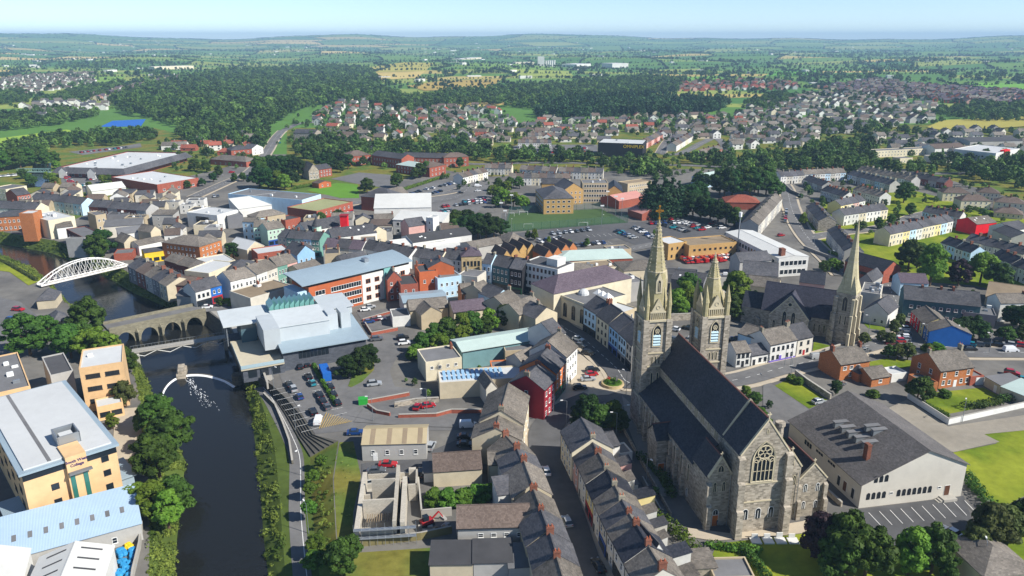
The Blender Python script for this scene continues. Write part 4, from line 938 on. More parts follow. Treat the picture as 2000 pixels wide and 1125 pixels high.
def weir():
 pts = [at('a',p,WATER) for p in ((628,455),(634,415),(655,382),(690,357),(735,346),(790,346),(840,356),(880,370),(916,392))]
 c = smooth(pts,4); b = MB(); f = MB(); ce = sum(c,Vector()) / len(c) + Vector((0,-14,0))
 for i in range(len(c) - 1):
  p,q = c[i],c[i + 1]; dp = (ce - p).normalized(); dq = (ce - q).normalized()
  b.face([p - dp * .6 + Vector((0,0,.4)),p + Vector((0,0,.4)),q + Vector((0,0,.4)),q - dq * .6 + Vector((0,0,.4))][::-1]); b.face([p - dp * .6 - Vector((0,0,1)),q - dq * .6 - Vector((0,0,1)),q - dq * .6 + Vector((0,0,.4)),p - dp * .6 + Vector((0,0,.4))])
  f.face([p + Vector((0,0,.39)),p + dp * .8 + Vector((0,0,-.1)),q + dq * .8 + Vector((0,0,-.1)),q + Vector((0,0,.39))][::-1])
 o = tag(b.build('weir',wall_stone),'curved concrete weir across the dark river below the bridges','weir'); f.build('falling_water',foam,o)
 r = random.Random(2); b = MB()
 fd = (at('a',(815,467),WATER) - at('a',(735,372),WATER)).normalized(); fe = Vector((-fd.y,fd.x,0))
 for i in range(130):                                    # streaks of foam drifting off the weir
  t = r.random() ** 1.4; x,y = 735 + 85 * t + r.gauss(0,5) * (1 + 3 * t),365 + 105 * t + r.gauss(0,6); p = at('a',(x,y),WATER + .02 + .002 * (i % 9)); s = r.uniform(.2,1.1) * (1 - .5 * t); k = r.uniform(.025,.09)
  b.face([p - fd * s,p - fe * k,p + fd * s * .7,p + fe * k * 1.4])
 tag(b.build('foam',foam),kind='stuff',label='foam flecks drifting on the river below the weir')
 p = at('a',(708,340),WATER); q = MB(); q.prism([(-1.4,-4),(1.4,-4),(1.6,3),(0,4.6),(-1.6,3)],-.5,1.6); q.prism([(-.9,-3.4),(.9,-3.4),(1.0,2.6),(-1.0,2.6)],1.59,2.6)
 tag(q.build('cutwater_pier',WALLS['stone'],None,p,math.radians(20)),'old stone pier standing on the weir crest in midstream','pier')
 p = at('a',(930,375),WATER); q = MB(); q.tube((0,0,-.5),(0,0,3.2),2.0,2.0,12); tag(q.build('outfall_tower',wall_stone,None,p),'round dark stone outfall tower against the quay wall','tower')
 p = at('a',(602,438),-1); q = MB(); q.tube((0,0,-3),(0,0,.6),1.7,1.7,12); tag(q.build('outfall_tower',wall_stone,None,p),'round brick outfall pit on the bank beside the weir','tower')
weir()
# quay retaining wall: courses of dark gabions stepping back beside the path
def terraces():
 A = [q[2] for q in En[5:10]]; B_ = [q[3] for q in En[5:10]]; r = thing('retaining_wall','stepped dark retaining wall between the riverside path and car park','wall',(A[0].x,A[0].y,SHELF))
 for k in range(6):
  b = MB(); t0,t1 = k / 6,(k + 1) / 6
  lo = [a.lerp(c,t0) for a,c in zip(A,B_)]; hi = [a.lerp(c,t1) for a,c in zip(A,B_)]
  for i in range(len(A) - 1):
   z = SHELF + (k + 1) / 6 * (-SHELF) + .02; q = [(p.x - A[0].x,p.y - A[0].y) for p in (lo[i],hi[i],hi[i + 1],lo[i + 1])]
   b.prism(q[::-1],-1,z - SHELF)
  b.build('gabion_course',gabion,r)
def low_wall(name,label,R,pts,h,t,m,cat='wall',level=0.0,cap=None):
 P_ = [at(R,p,level) for p in pts]; r = thing(name,label,cat,P_[0]); q = MB(); q2 = MB()
 for a,c in zip(P_,P_[1:]):
  a = a - P_[0]; c = c - P_[0]; d = (c - a).normalized(); e = Vector((-d.y,d.x,0)) * t / 2; pp = [a - e - d * t * .3,c - e + d * t * .3,c + e + d * t * .3,a + e - d * t * .3]
  q.prism([(k.x,k.y) for k in pp],-1,h); e *= 1.25; pp = [a - e,c - e,c + e,a + e]; q2.prism([(k.x,k.y) for k in pp],h + .003,h + .11)
 q.build('wall_body',m,r); q2.build('coping',cap or concrete,r); return r
rb = WALLS['brick']
low_wall('brick_wall','low red brick wall edging the upper car park bays','b',[(535,135),(640,105)],1.0,.35,rb)
low_wall('brick_wall','low red brick wall running beside the arts centre car park','b',[(545,150),(570,190),(670,170)],1.2,.35,rb)
low_wall('brick_wall','low red brick wall with a bend below the grassy garden','b',[(555,455),(610,445),(715,425)],1.2,.4,rb)
low_wall('brick_wall','low red brick ramp wall curving beside the green bin','b',[(555,470),(590,495),(640,505)],1.2,.4,rb)
low_wall('brick_wall','long low red brick wall beside the side street','b',[(675,512),(820,508),(880,492),(995,492)],1.2,.4,rb)
low_wall('stone_wall','rough stone wall between the garden and the small car park','b',[(660,470),(740,455),(830,450)],1.6,.5,WALLS['stone'])
low_wall('concrete_wall','grey riverside wall along the terrace of the arts centre','b',[(135,300),(165,385)],1.2,.5,concrete)
low_wall('river_parapet','low parapet wall along the river side of the path','b',[(150,425),(195,470),(225,540),(250,610),(262,690)],1.1,.4,wall_stone,level=SHELF)
low_wall('white_wall','long white painted garden wall around the brick house lawn','k5',[(778,800),(1132,1030),(1800,880),(2100,815)],1.7,.3,WALLS['white'])
low_wall('stone_wall','dark stone wall between the drive and the brick houses','e',[(305,345),(350,380),(440,440)],1.8,.5,WALLS['stone'])
low_wall('stone_wall','stone wall with lean-to scar behind the twin-spired church','c1',[(300,860),(500,850),(740,830),(830,800)],2.6,.5,WALLS['stone'])
low_wall('stone_wall','tall stone wall beside the churchyard of the slender spire','c1',[(830,815),(950,900)],3.0,.5,WALLS['stone'])
low_wall('stone_wall','low churchyard wall curving below the slender spire','c4',[(640,1000),(760,960),(880,945),(1030,890)],.9,.4,WALLS['stone'])
low_wall('dark_wall','dark wall sweeping along the pavement by the uphill road','m4',[(1190,760),(1290,800),(1430,850)],1.6,.4,WALLS['dgrey'])
low_wall('dark_wall','dark wall at the bend of the uphill road beside the grass','m4',[(1060,360),(1110,410),(1180,440)],2.2,.4,WALLS['dgrey'])
low_wall('stone_wall','low stone wall between church drive and hall','c3',[(960,770),(1060,860)],1.2,.4,WALLS['stone'])
terraces()
# ------------------------------------------------------------------ the college at the left edge
yb = WALLS['gyellow']
def lettering(cu,parent,loc,rz=0.0):
 t = bpy.data.objects.new('lettering',cu); me = bpy.data.meshes.new_from_object(t); bpy.data.objects.remove(t)
 o = obj('lettering',me,parent,loc); o.rotation_euler = (math.pi / 2,0,rz); return o
def college():
 z = 15.0; a = at('a',(80,718),z); c = at('a',(447,603),z); v = c - a; v.z = 0; L = v.length; ang = math.atan2(v.y,v.x)
 dpt = at('a',(285,352),z) - a; D = -math.sin(ang) * dpt.x + math.cos(ang) * dpt.y
 r = thing('college_building','four-storey yellow rendered college block with a white flat roof','college',(a.x,a.y,0),ang)
 b = wall_mesh(L,D,z - 1.2,0,'flat',inset=0); b.build('wall',yb,r)
 b = MB(); b.box(-.6,L + .6,-.6,D + .6,z - 1.0,z - .45,0,True); b.build('eaves',ROOFS['zinc'],r)
 b = MB(); b.box(.6,L - .6,.6,D - .6,z - .44,z - .1); b.build('roof',felt_white,r)
 b = MB(); b.box(L * .28,L * .32,.7,D - .7,z - .099,z - .05); b.build('roof_walkway',felt,r)
 b = MB(); b.box(0,L,-.06,.01,z - 2.6,z - 1.3,0,True); b.box(L * .02,L * .38,-.1,-.05,z - 2.5,z - 1.35); b.build('ribbon_window',GLASS,r)
 x0,x1 = L * .44,L * .66                               # plant enclosure and entrance bay
 b = MB(); b.box(x0,x1,-1.2,5.4,-1,z + .4); b.build('entrance_bay',yb,r)
 for xx in (x0 + .3,x1 - 1.2):
  b = MB(); b.box(xx,xx + .9,-1.32,-1.19,.3,z - 4.0); b.build('glazed_slot',flat_mat('green_glass','#2f6b60',.15,0,.7),r)
 b = MB(); b.prism([(x0 + .1,-2.2),(x1 + .6,-2.2),(x1 + .6,-1.21),(x0 + .1,-1.21)],z - 3.6,z - 3.2,bottom=True); b.build('canopy',felt,r)
 for px_,py_,w_,d_ in ((x0 + .4,5.6,4.4,.25),(x0 + .4,10.6,4.4,.25),(x0 + .3,5.6,.25,5.2),(x0 + 4.6,5.6,.25,5.2)):
  b = MB(); b.box(px_,px_ + w_,py_,py_ + d_,z - .1,z + 2.3); b.build('plant_screen',STEEL,r)
 b = MB(); b.box(x0 + 1.2,x0 + 3.8,6.6,9.4,z - .1,z + 1.6); b.build('roof_plant',felt_white,r)
 for fx,rows in ((.3,(8.3,4.6)),(.86,(11.0,7.5,4.0))):
  for zz in rows: put_window(r,L * fx,0,zz,0,1.5,1.5,'dark','plain')
 b = MB(); b.box(L * .7,L * .98,-.08,.01,.4,3.2,0,True); b.build('glazed_entrance',flat_mat('green_glass','#2f6b60'),r)
 for k in range(5):
  for zz in (11.0,7.5,4.0): put_window(r,0,D * (k + .7) / 5.6,zz,-math.pi / 2,2.6,1.5,'dark','wide')
 for k in range(6):
  for zz in (11.0,7.5): put_window(r,L,D * (k + .7) / 6.6,zz,math.pi / 2,1.6,1.5,'dark','wide')
 b = MB(); b.box(L + .02,L + 4.2,4,14,3.0,3.4,0,True); b.box(L + .02,L + 3.6,4.5,13.5,-1,3.0); b.build('side_canopy',zinc,r)
 b = MB(); b.box(-4.2,-.02,1,12,3.0,3.4,0,True); b.box(-3.6,-.02,1.5,11.5,-1,3.0); b.build('side_canopy',zinc,r)
 for i,t in enumerate(('South West','College')):
  cu = bpy.data.curves.new('lettering','FONT'); cu.body = t; cu.size = .86; cu.extrude = .03; cu.align_x = 'CENTER'; cu.offset = .02; cu.materials.append(flat_mat('lettering_violet','#35205e'))
  o = lettering(cu,r,((x0 + x1) / 2,-1.24,z - 1.15 - i * .95))
 # brick-capped lower front
 b = MB(); b.box(-3.5,L * .42,-5.6,-.05,-1,3.6); b.build('front_terrace',yb,r); b = MB(); b.box(2,4.5,-4.4,-2,3.6,4.3); b.build('roof_unit',STEEL,r)
college()
building('college_wing','yellow three-storey college wing with white roof beside the river trees','college','a',(306,318),(478,292),(392,234),13.5,0,'flat','gyellow','feltw',win=(2,3),fr='dark',style='wide',ww=3.6,wh=1.3,z0=2.5,units=1)
building('college_wing','yellow college wing with glazed roof lights and silver plant ducts','college','a',(-60,425),(118,385),(-40,275),12.0,0,'flat','gyellow','felt',units=7)
building('college_link','grey flat roofed link block between the yellow college wings','college','a',(195,345),(285,325),(200,265),10.5,0,'flat','grey','feltd')
building('college_annexe','small white roofed entrance annexe under the yellow wing','college','a',(375,470),(478,448),6.0,4.2,0,'flat','gyellow','feltw',win=(2,1),ww=2.6,fr='dark',style='wide')
building('long_shed','long shed with a pale blue sheet roof and roof lights','shed','o',(-60,1114),(275,1022),12.0,4.0,2.6,'mono','grey','blue',win=(1,1),winx=(.7,.95))
building('white_shed','white sheet roofed shed with brown roof lights beside blue bags','shed','o',(35,1185),(192,1158),14.0,5.5,2.2,'y','white','white')
building('white_shed','white sheet roofed shed cut by the bottom left corner','shed','o',(-90,1190),(36,1160),14.0,5.5,2.2,'y','white','white')
def roof_lights(o,n,frac0=.15,frac1=.9,m=None,mono=True,h=4.0,rise=2.6):
 L,d = DIM[o.name]
 for i in range(n):
  b = MB(); x = L * (frac0 + (frac1 - frac0) * i / (n - 1)); y0,y1 = d * .35,d * .5; k = rise / d; b.face([(x - .4,y0,h + y0 * k + .18),(x + .4,y0,h + y0 * k + .18),(x + .4,y1,h + y1 * k + .18),(x - .4,y1,h + y1 * k + .18)]); b.build('roof_light',m or felt,o)
roof_lights([o for o in COL.objects if o.name == 'long_shed'][0],9)
o = [q for q in COL.objects if q.name == 'white_shed'][0]; L,d = DIM[o.name]; k = 2.2 / (L / 2)
for i in range(4):
 for sx in (0,1):
  b = MB(); y = d * (.2 + .22 * i); x0,x1 = L * .12,L * .4; f_ = [(x0,y,5.5 + x0 * k + .18),(x1,y,5.5 + x1 * k + .18),(x1,y + .5,5.5 + x1 * k + .18),(x0,y + .5,5.5 + x0 * k + .18)]; b.face([(L - p[0],p[1],p[2]) for p in f_] if sx else f_); b.build('roof_light',felt_dark,o)
def bags():
 blue = flat_mat('bag_blue','#2f8fc4',.6); yel = flat_mat('bag_yellow','#e0c020',.6); r = random.Random(8)
 for i in range(34):
  p = at('a',(r.uniform(455,522),r.uniform(1030,1135)),0); y = i < 5
  if y: p = at('a',(r.uniform(490,522),r.uniform(1005,1030)),0)
  b = MB(); s = r.uniform(.5,.75); k = 8
  ring = lambda q,zz: [(q * math.cos(2 * math.pi * j / k) * (1 + .12 * math.sin(3 * j + i)),q * math.sin(2 * math.pi * j / k),zz) for j in range(k)]
  b.loft(ring(s * .8,0),ring(s,s * .7)); b.loft(ring(s,s * .7),ring(s * .7,s * 1.35)); b.face(ring(s * .7,s * 1.35))
  o = b.build('bulk_bag',yel if y else blue,None,p,r.uniform(0,6)); tag(o,None,'bag','bulk bags in the yard'); auto(o,'piled in the yard beside the white shed',('yellow' if y else 'blue') + ' bulk bag')
bags()
low_wall('brick_wall','thin pale wall between the bag yard and the river bank','a',[(555,935),(545,1020),(520,1125),(505,1250)],1.6,.3,concrete)
# ------------------------------------------------------------------ arts centre on the quay
def arts_centre():
 z = 8.0; a = at('b',(222,238),z); c = at('b',(546,184),z); v = c - a; v.z = 0; L = v.length; ang = math.atan2(v.y,v.x)
 r = thing('arts_centre','large modern arts centre with pale metal roofs and green roof lights on the quay','arts centre',(a.x,a.y,0),ang); dk = mat('dark_stone_cladding','#5c6068',.8,.12,.8,'brick','#4c5058',u=1.0,v=.3); wp = mat('white_panel','#b2b9bc',.6,.1,.4); pale = mat('pale_membrane','#bcc2c3',.7,.12,.4)
 D = 34.0
 b = MB(); b.prism([(0,0),(L,0),(L,D),(0,D)],-1,[6.6,6.6,9.5,9.5],top=False); b.build('wall',dk,r)
 b = MB(); b.prism([(-.5,-1.2),(L + .6,-1.2),(L + .6,D + .3),(-.5,D + .3)],[6.5,6.5,9.8,9.8],[6.9,6.9,10.2,10.2],bottom=True); b.build('roof',zinc,r)
 for i in range(8): g = MB(); x = L * (.18 + .045 * i); g.box(x,x + L * .04,-.08,.02,3.4,5.9,0,True); g.build('window',GLASS,r)
 b = MB(); b.box(L * .02,L * .62,6.5,23,7,12.4); b.build('hall_block',wp,r); b = MB(); b.box(L * .02 - .3,L * .62 + .3,6.2,23.3,12.4,12.75,0,True); b.build('hall_roof',pale,r)
 b = MB(); b.box(-4.5,L * .02 - .01,5,20,6,12.8); b.build('stair_block',wp,r)
 for x in (.63,.79): b = MB(); b.box(L * x,L * (x + .12),9,15,7,13.4); b.build('tower_block',wp,r)
 for i in range(9):                                       # ranks of green glazed roof lights
  b = MB(); x = L * (.03 + .064 * i); b.prism([(x,25.5),(x + L * .056,25.5),(x + L * .056,33),(x,33)],9,[12.9,14.4,14.4,12.9]); b.build('roof_light',ROOFS['teal'],r)
 b = MB(); b.box(L * .66,L * 1.02,18,33,9.6,12.0); b.box(L * .64,L * 1.04,17.6,33.4,12.0,12.3,0,True); b.build('rear_block',wp,r)
 # river terrace and its high canopy
 b = MB(); b.box(-12.5,-.02,-1,33,-1,3.2); b.build('terrace_base',dk,r); b = MB(); b.box(-13,-.03,-1.6,24,3.2,3.8,0,True); b.build('terrace_deck',mat('sand_paving','#bdb49e',.9,.12,.5),r)
 b = MB(); b.box(-9.5,-4.6,21,33,3.8,10); b.build('glazed_lobby',WALLS['glass'],r); b = MB(); b.box(-15,6,19,36,10.6,11.1,0,True); b.build('canopy',pale,r)
 for x,y in ((-14,20),(-14,27),(-14,34)): b = MB(); b.tube((x,y,3.7),(x,y,10.6),.2,n=6); b.build('column',STEEL,r)
 for x in (-11,-7.5,-4): b = MB(); b.box(x,x + 2.6,-1.08,-.99,.3,2.8,0,True); b.build('window',GLASS,r)
 b = MB(); b.box(-13,-.1,-1.7,-1.62,3.8,4.9); b.box(-13.05,-12.97,-1.6,20,3.8,4.9); b.build('balustrade',flat_mat('balustrade_glass','#9fb4bb',.2,0,.6),r)
arts_centre()
def orange_block():
 z = 13.0; a = at('m2',(650,985),z); c = at('m2',(1285,838),z); v = c - a; v.z = 0; L = v.length; ang = math.atan2(v.y,v.x)
 r = thing('office_block','long orange and white four-storey office block with curved zinc roof','office',(a.x,a.y,0),ang); D = 13.0; OR = WALLS['lorange']; WH = WALLS['white']
 for x0,x1,m,nm in ((0,.5,OR,'orange_wall'),(.501,.72,WH,'white_wall'),(.79,1.0,WH,'white_wall')):
  b = MB(); b.box(L * x0,L * x1,0,D,-1,z - 1.2); b.build(nm,m,r)
 b = MB(); b.box(L * .721,L * .789,-.5,D,-1,z); b.build('glazed_stair',flat_mat('aqua_glass','#7fb5b0',.15,0,.7),r)
 b = MB(); b.box(L * .01,L * .99,.6,D - .6,z - 1.2,z + .3); b.build('clerestory',GLASS,r)
 b = MB(); n = 6
 for k in range(n):
  y0,y1 = -1.0 + (D + 1.6) * k / n,-1.0 + (D + 1.6) * (k + 1) / n; f = lambda y: z + .4 + 1.8 * math.sin(math.pi * .5 * (y + 1) / (D + 1.6))
  b.face([(-3.2,y0,f(y0)),(L + 1,y0,f(y0)),(L + 1,y1,f(y1)),(-3.2,y1,f(y1))]); b.face([(-3.2,y1,f(y1) - .3),(L + 1,y1,f(y1) - .3),(L + 1,y0,f(y0) - .3),(-3.2,y0,f(y0) - .3)])
 b.face([(-3.2,-1,z + .1),(L + 1,-1,z + .1),(L + 1,-1,z + .4),(-3.2,-1,z + .4)]); b.build('roof',zinc,r)
 b = MB(); b.box(L * .62,L * .66,6,8.5,z + 1.5,z + 3.2); b.build('roof_unit',STEEL,r)
 b = MB(); b.box(-4,-.02,1,D - 1,-1,z - 2.5); b.build('end_block',WALLS['lblue'],r)
 for j,zz in enumerate((1.2,4.6,8.0)):
  for fx,n_ in ((.2,1),(.335,4),(.43,0)):
   if n_ == 4: put_window(r,L * .345,0,zz,0,L * .29,2.0,'white','wide')
   elif n_ == 1: put_window(r,L * .1,0,zz,0,L * .09,1.9,'white','wide')
  for fx in (.56,.65,.84,.92): put_window(r,L * fx,0,zz,0,2.2,1.9,'orange','plain')
orange_block()
# ------------------------------------------------------------------ the near street
B_ = building
B_('corner_house','beige corner house with a big weathered roof at the street junction','house','c',(441,535),(464,425),11,8.0,3.4,'x','beige','slate2',win=(3,2),chim=(.03,))
B_('rendered_house','beige house with two roof pitches beside the side street yard','house','c',(433,598),(441,540),12,7.0,3.0,'x','beige','slate2',win=(2,2),chim=(.05,))
row('c',(487,655),(436,600),1,9,6.2,2.8,'on the left side of the near street below the junction','house with slate roof',('beige',),'slate2',cols=2,order='y')
row('c',(513,712),(488,658),1,9,6.4,2.8,'on the left side of the near street, with a red chimney','narrow house',('grey',),'slate',cols=1,order='y')
row('c',(553,812),(514,715),1,8.5,6.4,3.0,'on the left side of the near street beside the white rear wing','house',('beige',),'slate2',cols=2,order='y')
row('c',(622,990),(556,824),2,8.5,6.6,3.2,'on the left side of the near street beside the long grey block','house',('tan','beige'),('slate','slate2'),cols=2,order='y')
row('c',(690,1190),(627,1000),2,8.5,6.2,3.0,'at the bottom of the near street on its left side','house',('grey','beige'),('slate2','slate'),cols=2,order='y')
B_('rear_block','long grey rendered block with brown tiled roof behind the street','building','c',(183,938),(470,930),7.5,6.2,2.6,'x','grey','brown',win=(5,2),ww=1.1,wh=1.0,skip=[(0,1)])
B_('lean_to_shed','beige shed with dark flat roof at the grass edge','shed','c',(78,1082),(246,1080),6.5,3.6,.6,'mono','beige','feltd')
B_('lean_to_shed','grey shed with dark flat roof in the middle of three','shed','c',(248,1076),(400,1072),6.5,3.8,.6,'mono','grey','feltd')
B_('lean_to_shed','grey shed with dark flat roof nearest the street houses','shed','c',(388,1095),(500,1088),6.5,3.6,.6,'mono','grey','felt')
B_('rear_wing','white rendered rear wing with grey roof behind the street','building','c',(345,812),(432,800),6,6.2,.8,'mono','white','slate')
B_('store_building','low beige store with brown tiled roof beside the yard','store','c',(92,720),(282,707),8,4.2,2.4,'x','beige','brown',gut=False)
B_('rear_return','beige rear return under a small slate roof above the bushes','building','c',(306,692),(392,688),6,5.2,1.6,'x','beige','slate2')
B_('rear_return','grey rear return with slate roof behind the narrow house','building','c',(380,742),(450,738),6,5.4,1.6,'x','grey','slate')
# right side of the near street
B_('corner_block','three-storey cream corner block with broad slate roof by the dark trees','house','c',(590,562),(632,645),10,8.0,3.2,'x','cream','slate',win=(4,3),chim=(.97,),doors=None) if False else B_('corner_block','three-storey cream corner block with broad slate roof by the dark trees','house','c',(590,562),(632,645),10,8.0,3.2,'x','cream','slate',win=(4,3),chim=(.97,),brickch=False)
B_('rear_wing','white rendered rear wing with slate roof behind the corner block','building','c',(700,640),(818,614),7,6.2,1.8,'x','white','slate',win=(2,2),skip=[(0,0),(0,1)])
B_('rear_annexe','small flat roofed white annexe beside the hedge','building','c',(818,650),(868,642),5,3.2,0,'flat','white','felt',win=(2,1),ww=.7,wh=.8)
pts = [(632,645),(658,702),(688,768),(716,832),(741,888),(768,945),(795,995),(838,1075),(890,1170)]
cols_ = ['pink','white','cyellow','white','stonewhite','white','white','stonewhite']; sh_ = [None,None,'red',None,'blue',None,'black',None]
for i in range(8):
 row('c',pts[i],pts[i + 1],1,9,7.0 - .1 * (i % 3),3.1,'right of the near street, ' + ['by the cream corner block','below the pink house','with a red shopfront','below the red shopfront','with a blue shopfront','below the blue shopfront','with a black shopfront','at the bottom edge'][i],'terraced house',(cols_[i],),('slate','slate2','dark','slate2')[i % 4],cols=2,rows=2,shops=[sh_[i]] if sh_[i] else None,order='y',group='terrace on the right of the near street',ext=(4.5,3,5.5,4)[i % 4])
row('c',(690,690),(755,668),1,6,5.0,1.6,'behind the right-hand terrace nearest the graveyard hedge','slate roofed rear wing',('grey',),'slate',chim=False,cols=1,name='rear_wing',cat='building')
B_('back_shed','grey flat roofed back shed beside the hedge path','shed','c',(830,775),(890,768),5,3.0,.4,'mono','white','felt')
B_('dormer_house','white gabled house with a boxy dormer at the bottom of the street','house','c',(935,1058),(1000,1040),9,7.0,2.8,'y','white','slate',win=(1,1))
B_('back_shed','brown roofed outhouse beside the hedge at the bottom edge','shed','o',(1345,1112),(1400,1108),5,2.6,.6,'mono','stone','slate2')
B_('stone_outhouse','roofless looking stone outhouse beside the bottom hedge','shed','o',(1395,1128),(1475,1126),6,2.2,0,'flat','tan','felt')
# upper part of the street, left side
B_('red_house','dark red three-storey end house with twin chimneys at the street corner','house','c',(523,402),(566,358),10.5,9.4,3.2,'x','dred','slate',win=(3,3),sidewin=[('l',1,3)],chim=(.03,))
B_('shop_house','pink and white three-storey shop house beside the dark red house','shop','k4',(172,855),(226,792),10,9.0,3.0,'x','pink','slate2',win=(2,3),shop='white',chim=(.95,))
B_('shop_house','orange painted shop house with green shopfront in the street','shop','k4',(229,762),(332,640),11,9.2,3.4,'x','orange','slate',win=(3,3),shop='green',chim=(.97,))
B_('shop_house','tall white house with pale speckled roof above the parked cars','shop','k4',(336,602),(450,492),12,9.6,4.0,'x','white','slate2',win=(4,3),chim=(.97,),brickch=False)
B_('gabled_building','slate roofed building with white end wall behind the speckled roof','building','k4',(215,400),(330,352),11,10.5,3.4,'x','white','slate')
B_('warehouse','long teal walled warehouse with pale green sheet roof','warehouse','c',(203,254),(536,200),11,6.2,1.2,'x','teal','green')
B_('flat_block','cream flat roofed block with red chimney pipe beside the warehouse','building','c',(62,294),(203,274),11,6.4,0,'flat','cream','felt',win=(4,1),z0=3.8,wh=1.0,chim=(.92,))
B_('skylight_block','low block with white roof covered in blue skylights','building','c',(116,374),(456,352),(86,326),5.2,0,'flat','beige','feltw')
B_('low_block','low beige block with flat grey roof below the warehouse','building','c',(372,250),(530,240),7,5.6,0,'flat','tan','felt',win=(3,1))
B_('low_block','low red fronted store between warehouse and white roof','building','c',(318,312),(440,306),5,3.8,0,'flat','orange','felt',units=2)
B_('small_house','small white house with slate roof behind the street corner','house','c',(298,398),(340,392),8,5.5,2.0,'y','stonewhite','slate2')
B_('rear_building','slate roofed rear building joining the orange shop house','building','c',(440,300),(505,272),7,6.6,2.2,'x','grey','slate2')
def skylights():
 o = [q for q in COL.objects if q.name == 'skylight_block'][0]; L,d = DIM[o.name]; pb_ = flat_mat('skylight_blue','#8fb2cc',.2,0,.7)
 for i in range(13):
  for j in range(2):
   b = MB(); x = L * (.05 + .055 * i); y = d * (.25 + .38 * j); z = 4.85; b.prism([(x,y),(x + L * .034,y),(x + L * .034,y + d * .22),(x,y + d * .22)],z,[z + .25,z + .25,z + .7,z + .7]); b.build('skylight',pb_,o)
skylights()
# street of tall houses on the far side of the roundabout
B_('tall_house','pale blue three-storey house with black shopfront near the courthouse','shop','k4',(512,92),(636,166),10,9.6,3.2,'x','lblue','slate',win=(3,3),shop='black',chim=(.97,),fr='dark')
B_('tall_house','cream three-storey house between two blue houses','house','k4',(638,176),(762,266),10,9.4,3.6,'x','cream','slate',win=(3,3),chim=(.03,),fr='dark',door=(.5,'black'))
B_('tall_house','sky blue three-storey house in the tall row by the roundabout','house','k4',(766,272),(858,350),10,9.3,3.4,'x','blue','slate',win=(3,3),shop='blue',fr='dark')
B_('tall_house','grey blue three-storey house in the tall row by the roundabout','house','k4',(859,351),(938,425),10,9.2,3.3,'x','lblue','slate',win=(3,3),shop='grey',fr='dark')
B_('tall_house','cream end house of the tall row nearest the twin-spired church','house','k4',(939,426),(998,488),10,9.2,3.3,'x','stonewhite','slate',win=(2,3),fr='dark',shop='black')
B_('flat_block','brown walled block with bright white flat roof behind the tall row','building','k4',(862,172),(1042,108),11,7.5,0,'flat','tan','feltw',win=(2,2),fr='white')
# courthouse with arched windows and hall roof
o = B_('court_building','cream public building with tall arched windows and dome','public building','m3',(803,990),(1112,1112),20,9.4,0,'flat','cream','felt')
L,d = DIM[o.name]
for k in range(6): put_window(o,L * (.09 + .165 * k),0,1.6,0,2.2,5.6,'stone','arch',True)
b = MB(); b.box(-.2,L + .2,-.25,.02,8.2,8.8,0,True); b.build('cornice',DRESS,o)
b = MB(); n = 12
for j in range(4):
 r0,r1 = 2.2 * math.cos(j * math.pi / 8),2.2 * math.cos((j + 1) * math.pi / 8); z0,z1 = 9.0 + 2.2 * math.sin(j * math.pi / 8),9.0 + 2.2 * math.sin((j + 1) * math.pi / 8)
 b.loft([(L * .62 + r0 * math.cos(2 * math.pi * i / n),8 + r0 * math.sin(2 * math.pi * i / n),z0) for i in range(n)],[(L * .62 + r1 * math.cos(2 * math.pi * i / n),8 + r1 * math.sin(2 * math.pi * i / n),z1) for i in range(n)])
b.build('dome',felt_white,o)
for x in (.72,.8,.9): b = MB(); x *= L; b.loft([(x - 1.6,9.4 + 2,9.1),(x + 1.6,11.4,9.1),(x + 1.6,14.6,9.1),(x - 1.6,14.6,9.1)],[(x,13,10.8)] * 4); b.build('pyramid_skylight',FRAME['white'],o)
B_('hall_block','long cream hall with a wide purple slate roof behind the courthouse','public building','m3',(905,1040),(1395,938),15,10.5,4.5,'hip','cream','purple')
B_('flat_block','grey flat roofed block beside the tall spire','building','m3',(1300,985),(1480,960),12,8.0,0,'flat','grey','felt',units=3)
# white office and the coloured row below it
o = B_('office_block','white four-storey office block with grid of dark windows','office','m3',(708,842),(930,888),12,13.0,0,'flat','white','feltd',win=(8,4),fr='dark',style='plain',ww=1.0,wh=1.6,shop='black')
L,d = DIM[o.name]; b = MB(); b.box(L * .55,L * .85,d * .3,d * .8,12.6,15.6); b.build('lift_house',WALLS['white'],o)
row('m3',(456,850),(512,856),1,10,11.0,3.0,'between the sandstone bank and the slate blue row','three-storey house',('lblue',),'slate',rows=3,shops=['teal'],cat='shop',name='tall_house')
row('m3',(512,856),(626,880),1,10,10.6,3.2,'left of the black fronted pub','wide slate-blue three-storey house',('teald',),'slate',rows=3,cols=4,shops=['black'],cat='shop',name='tall_house')
row('m3',(627,880),(706,893),1,10,10.8,3.2,'next to the white office grid','black fronted pub',('black',),'slate',rows=3,cols=3,shops=['green'],cat='shop',name='tall_house')
B_('bank_building','sandstone bank with classical front and hipped roof','bank','m3',(325,806),(452,800),12,11.0,2.4,'hip','sand','purple',win=(5,2),fr='dark',wh=2.2,z0=1.6,chim=(.9,),brickch=False)
row('m3',(200,812),(325,830),2,9,9.0,3.2,'left of the sandstone bank','house with slate roof',('stonewhite','white'),'slate',rows=3,cols=2)
row('m3',(0,800),(190,830),3,9,8.5,3.0,'behind the orange office roof','house with slate roof',('white','grey','cream'),'slate',rows=2,cols=2)
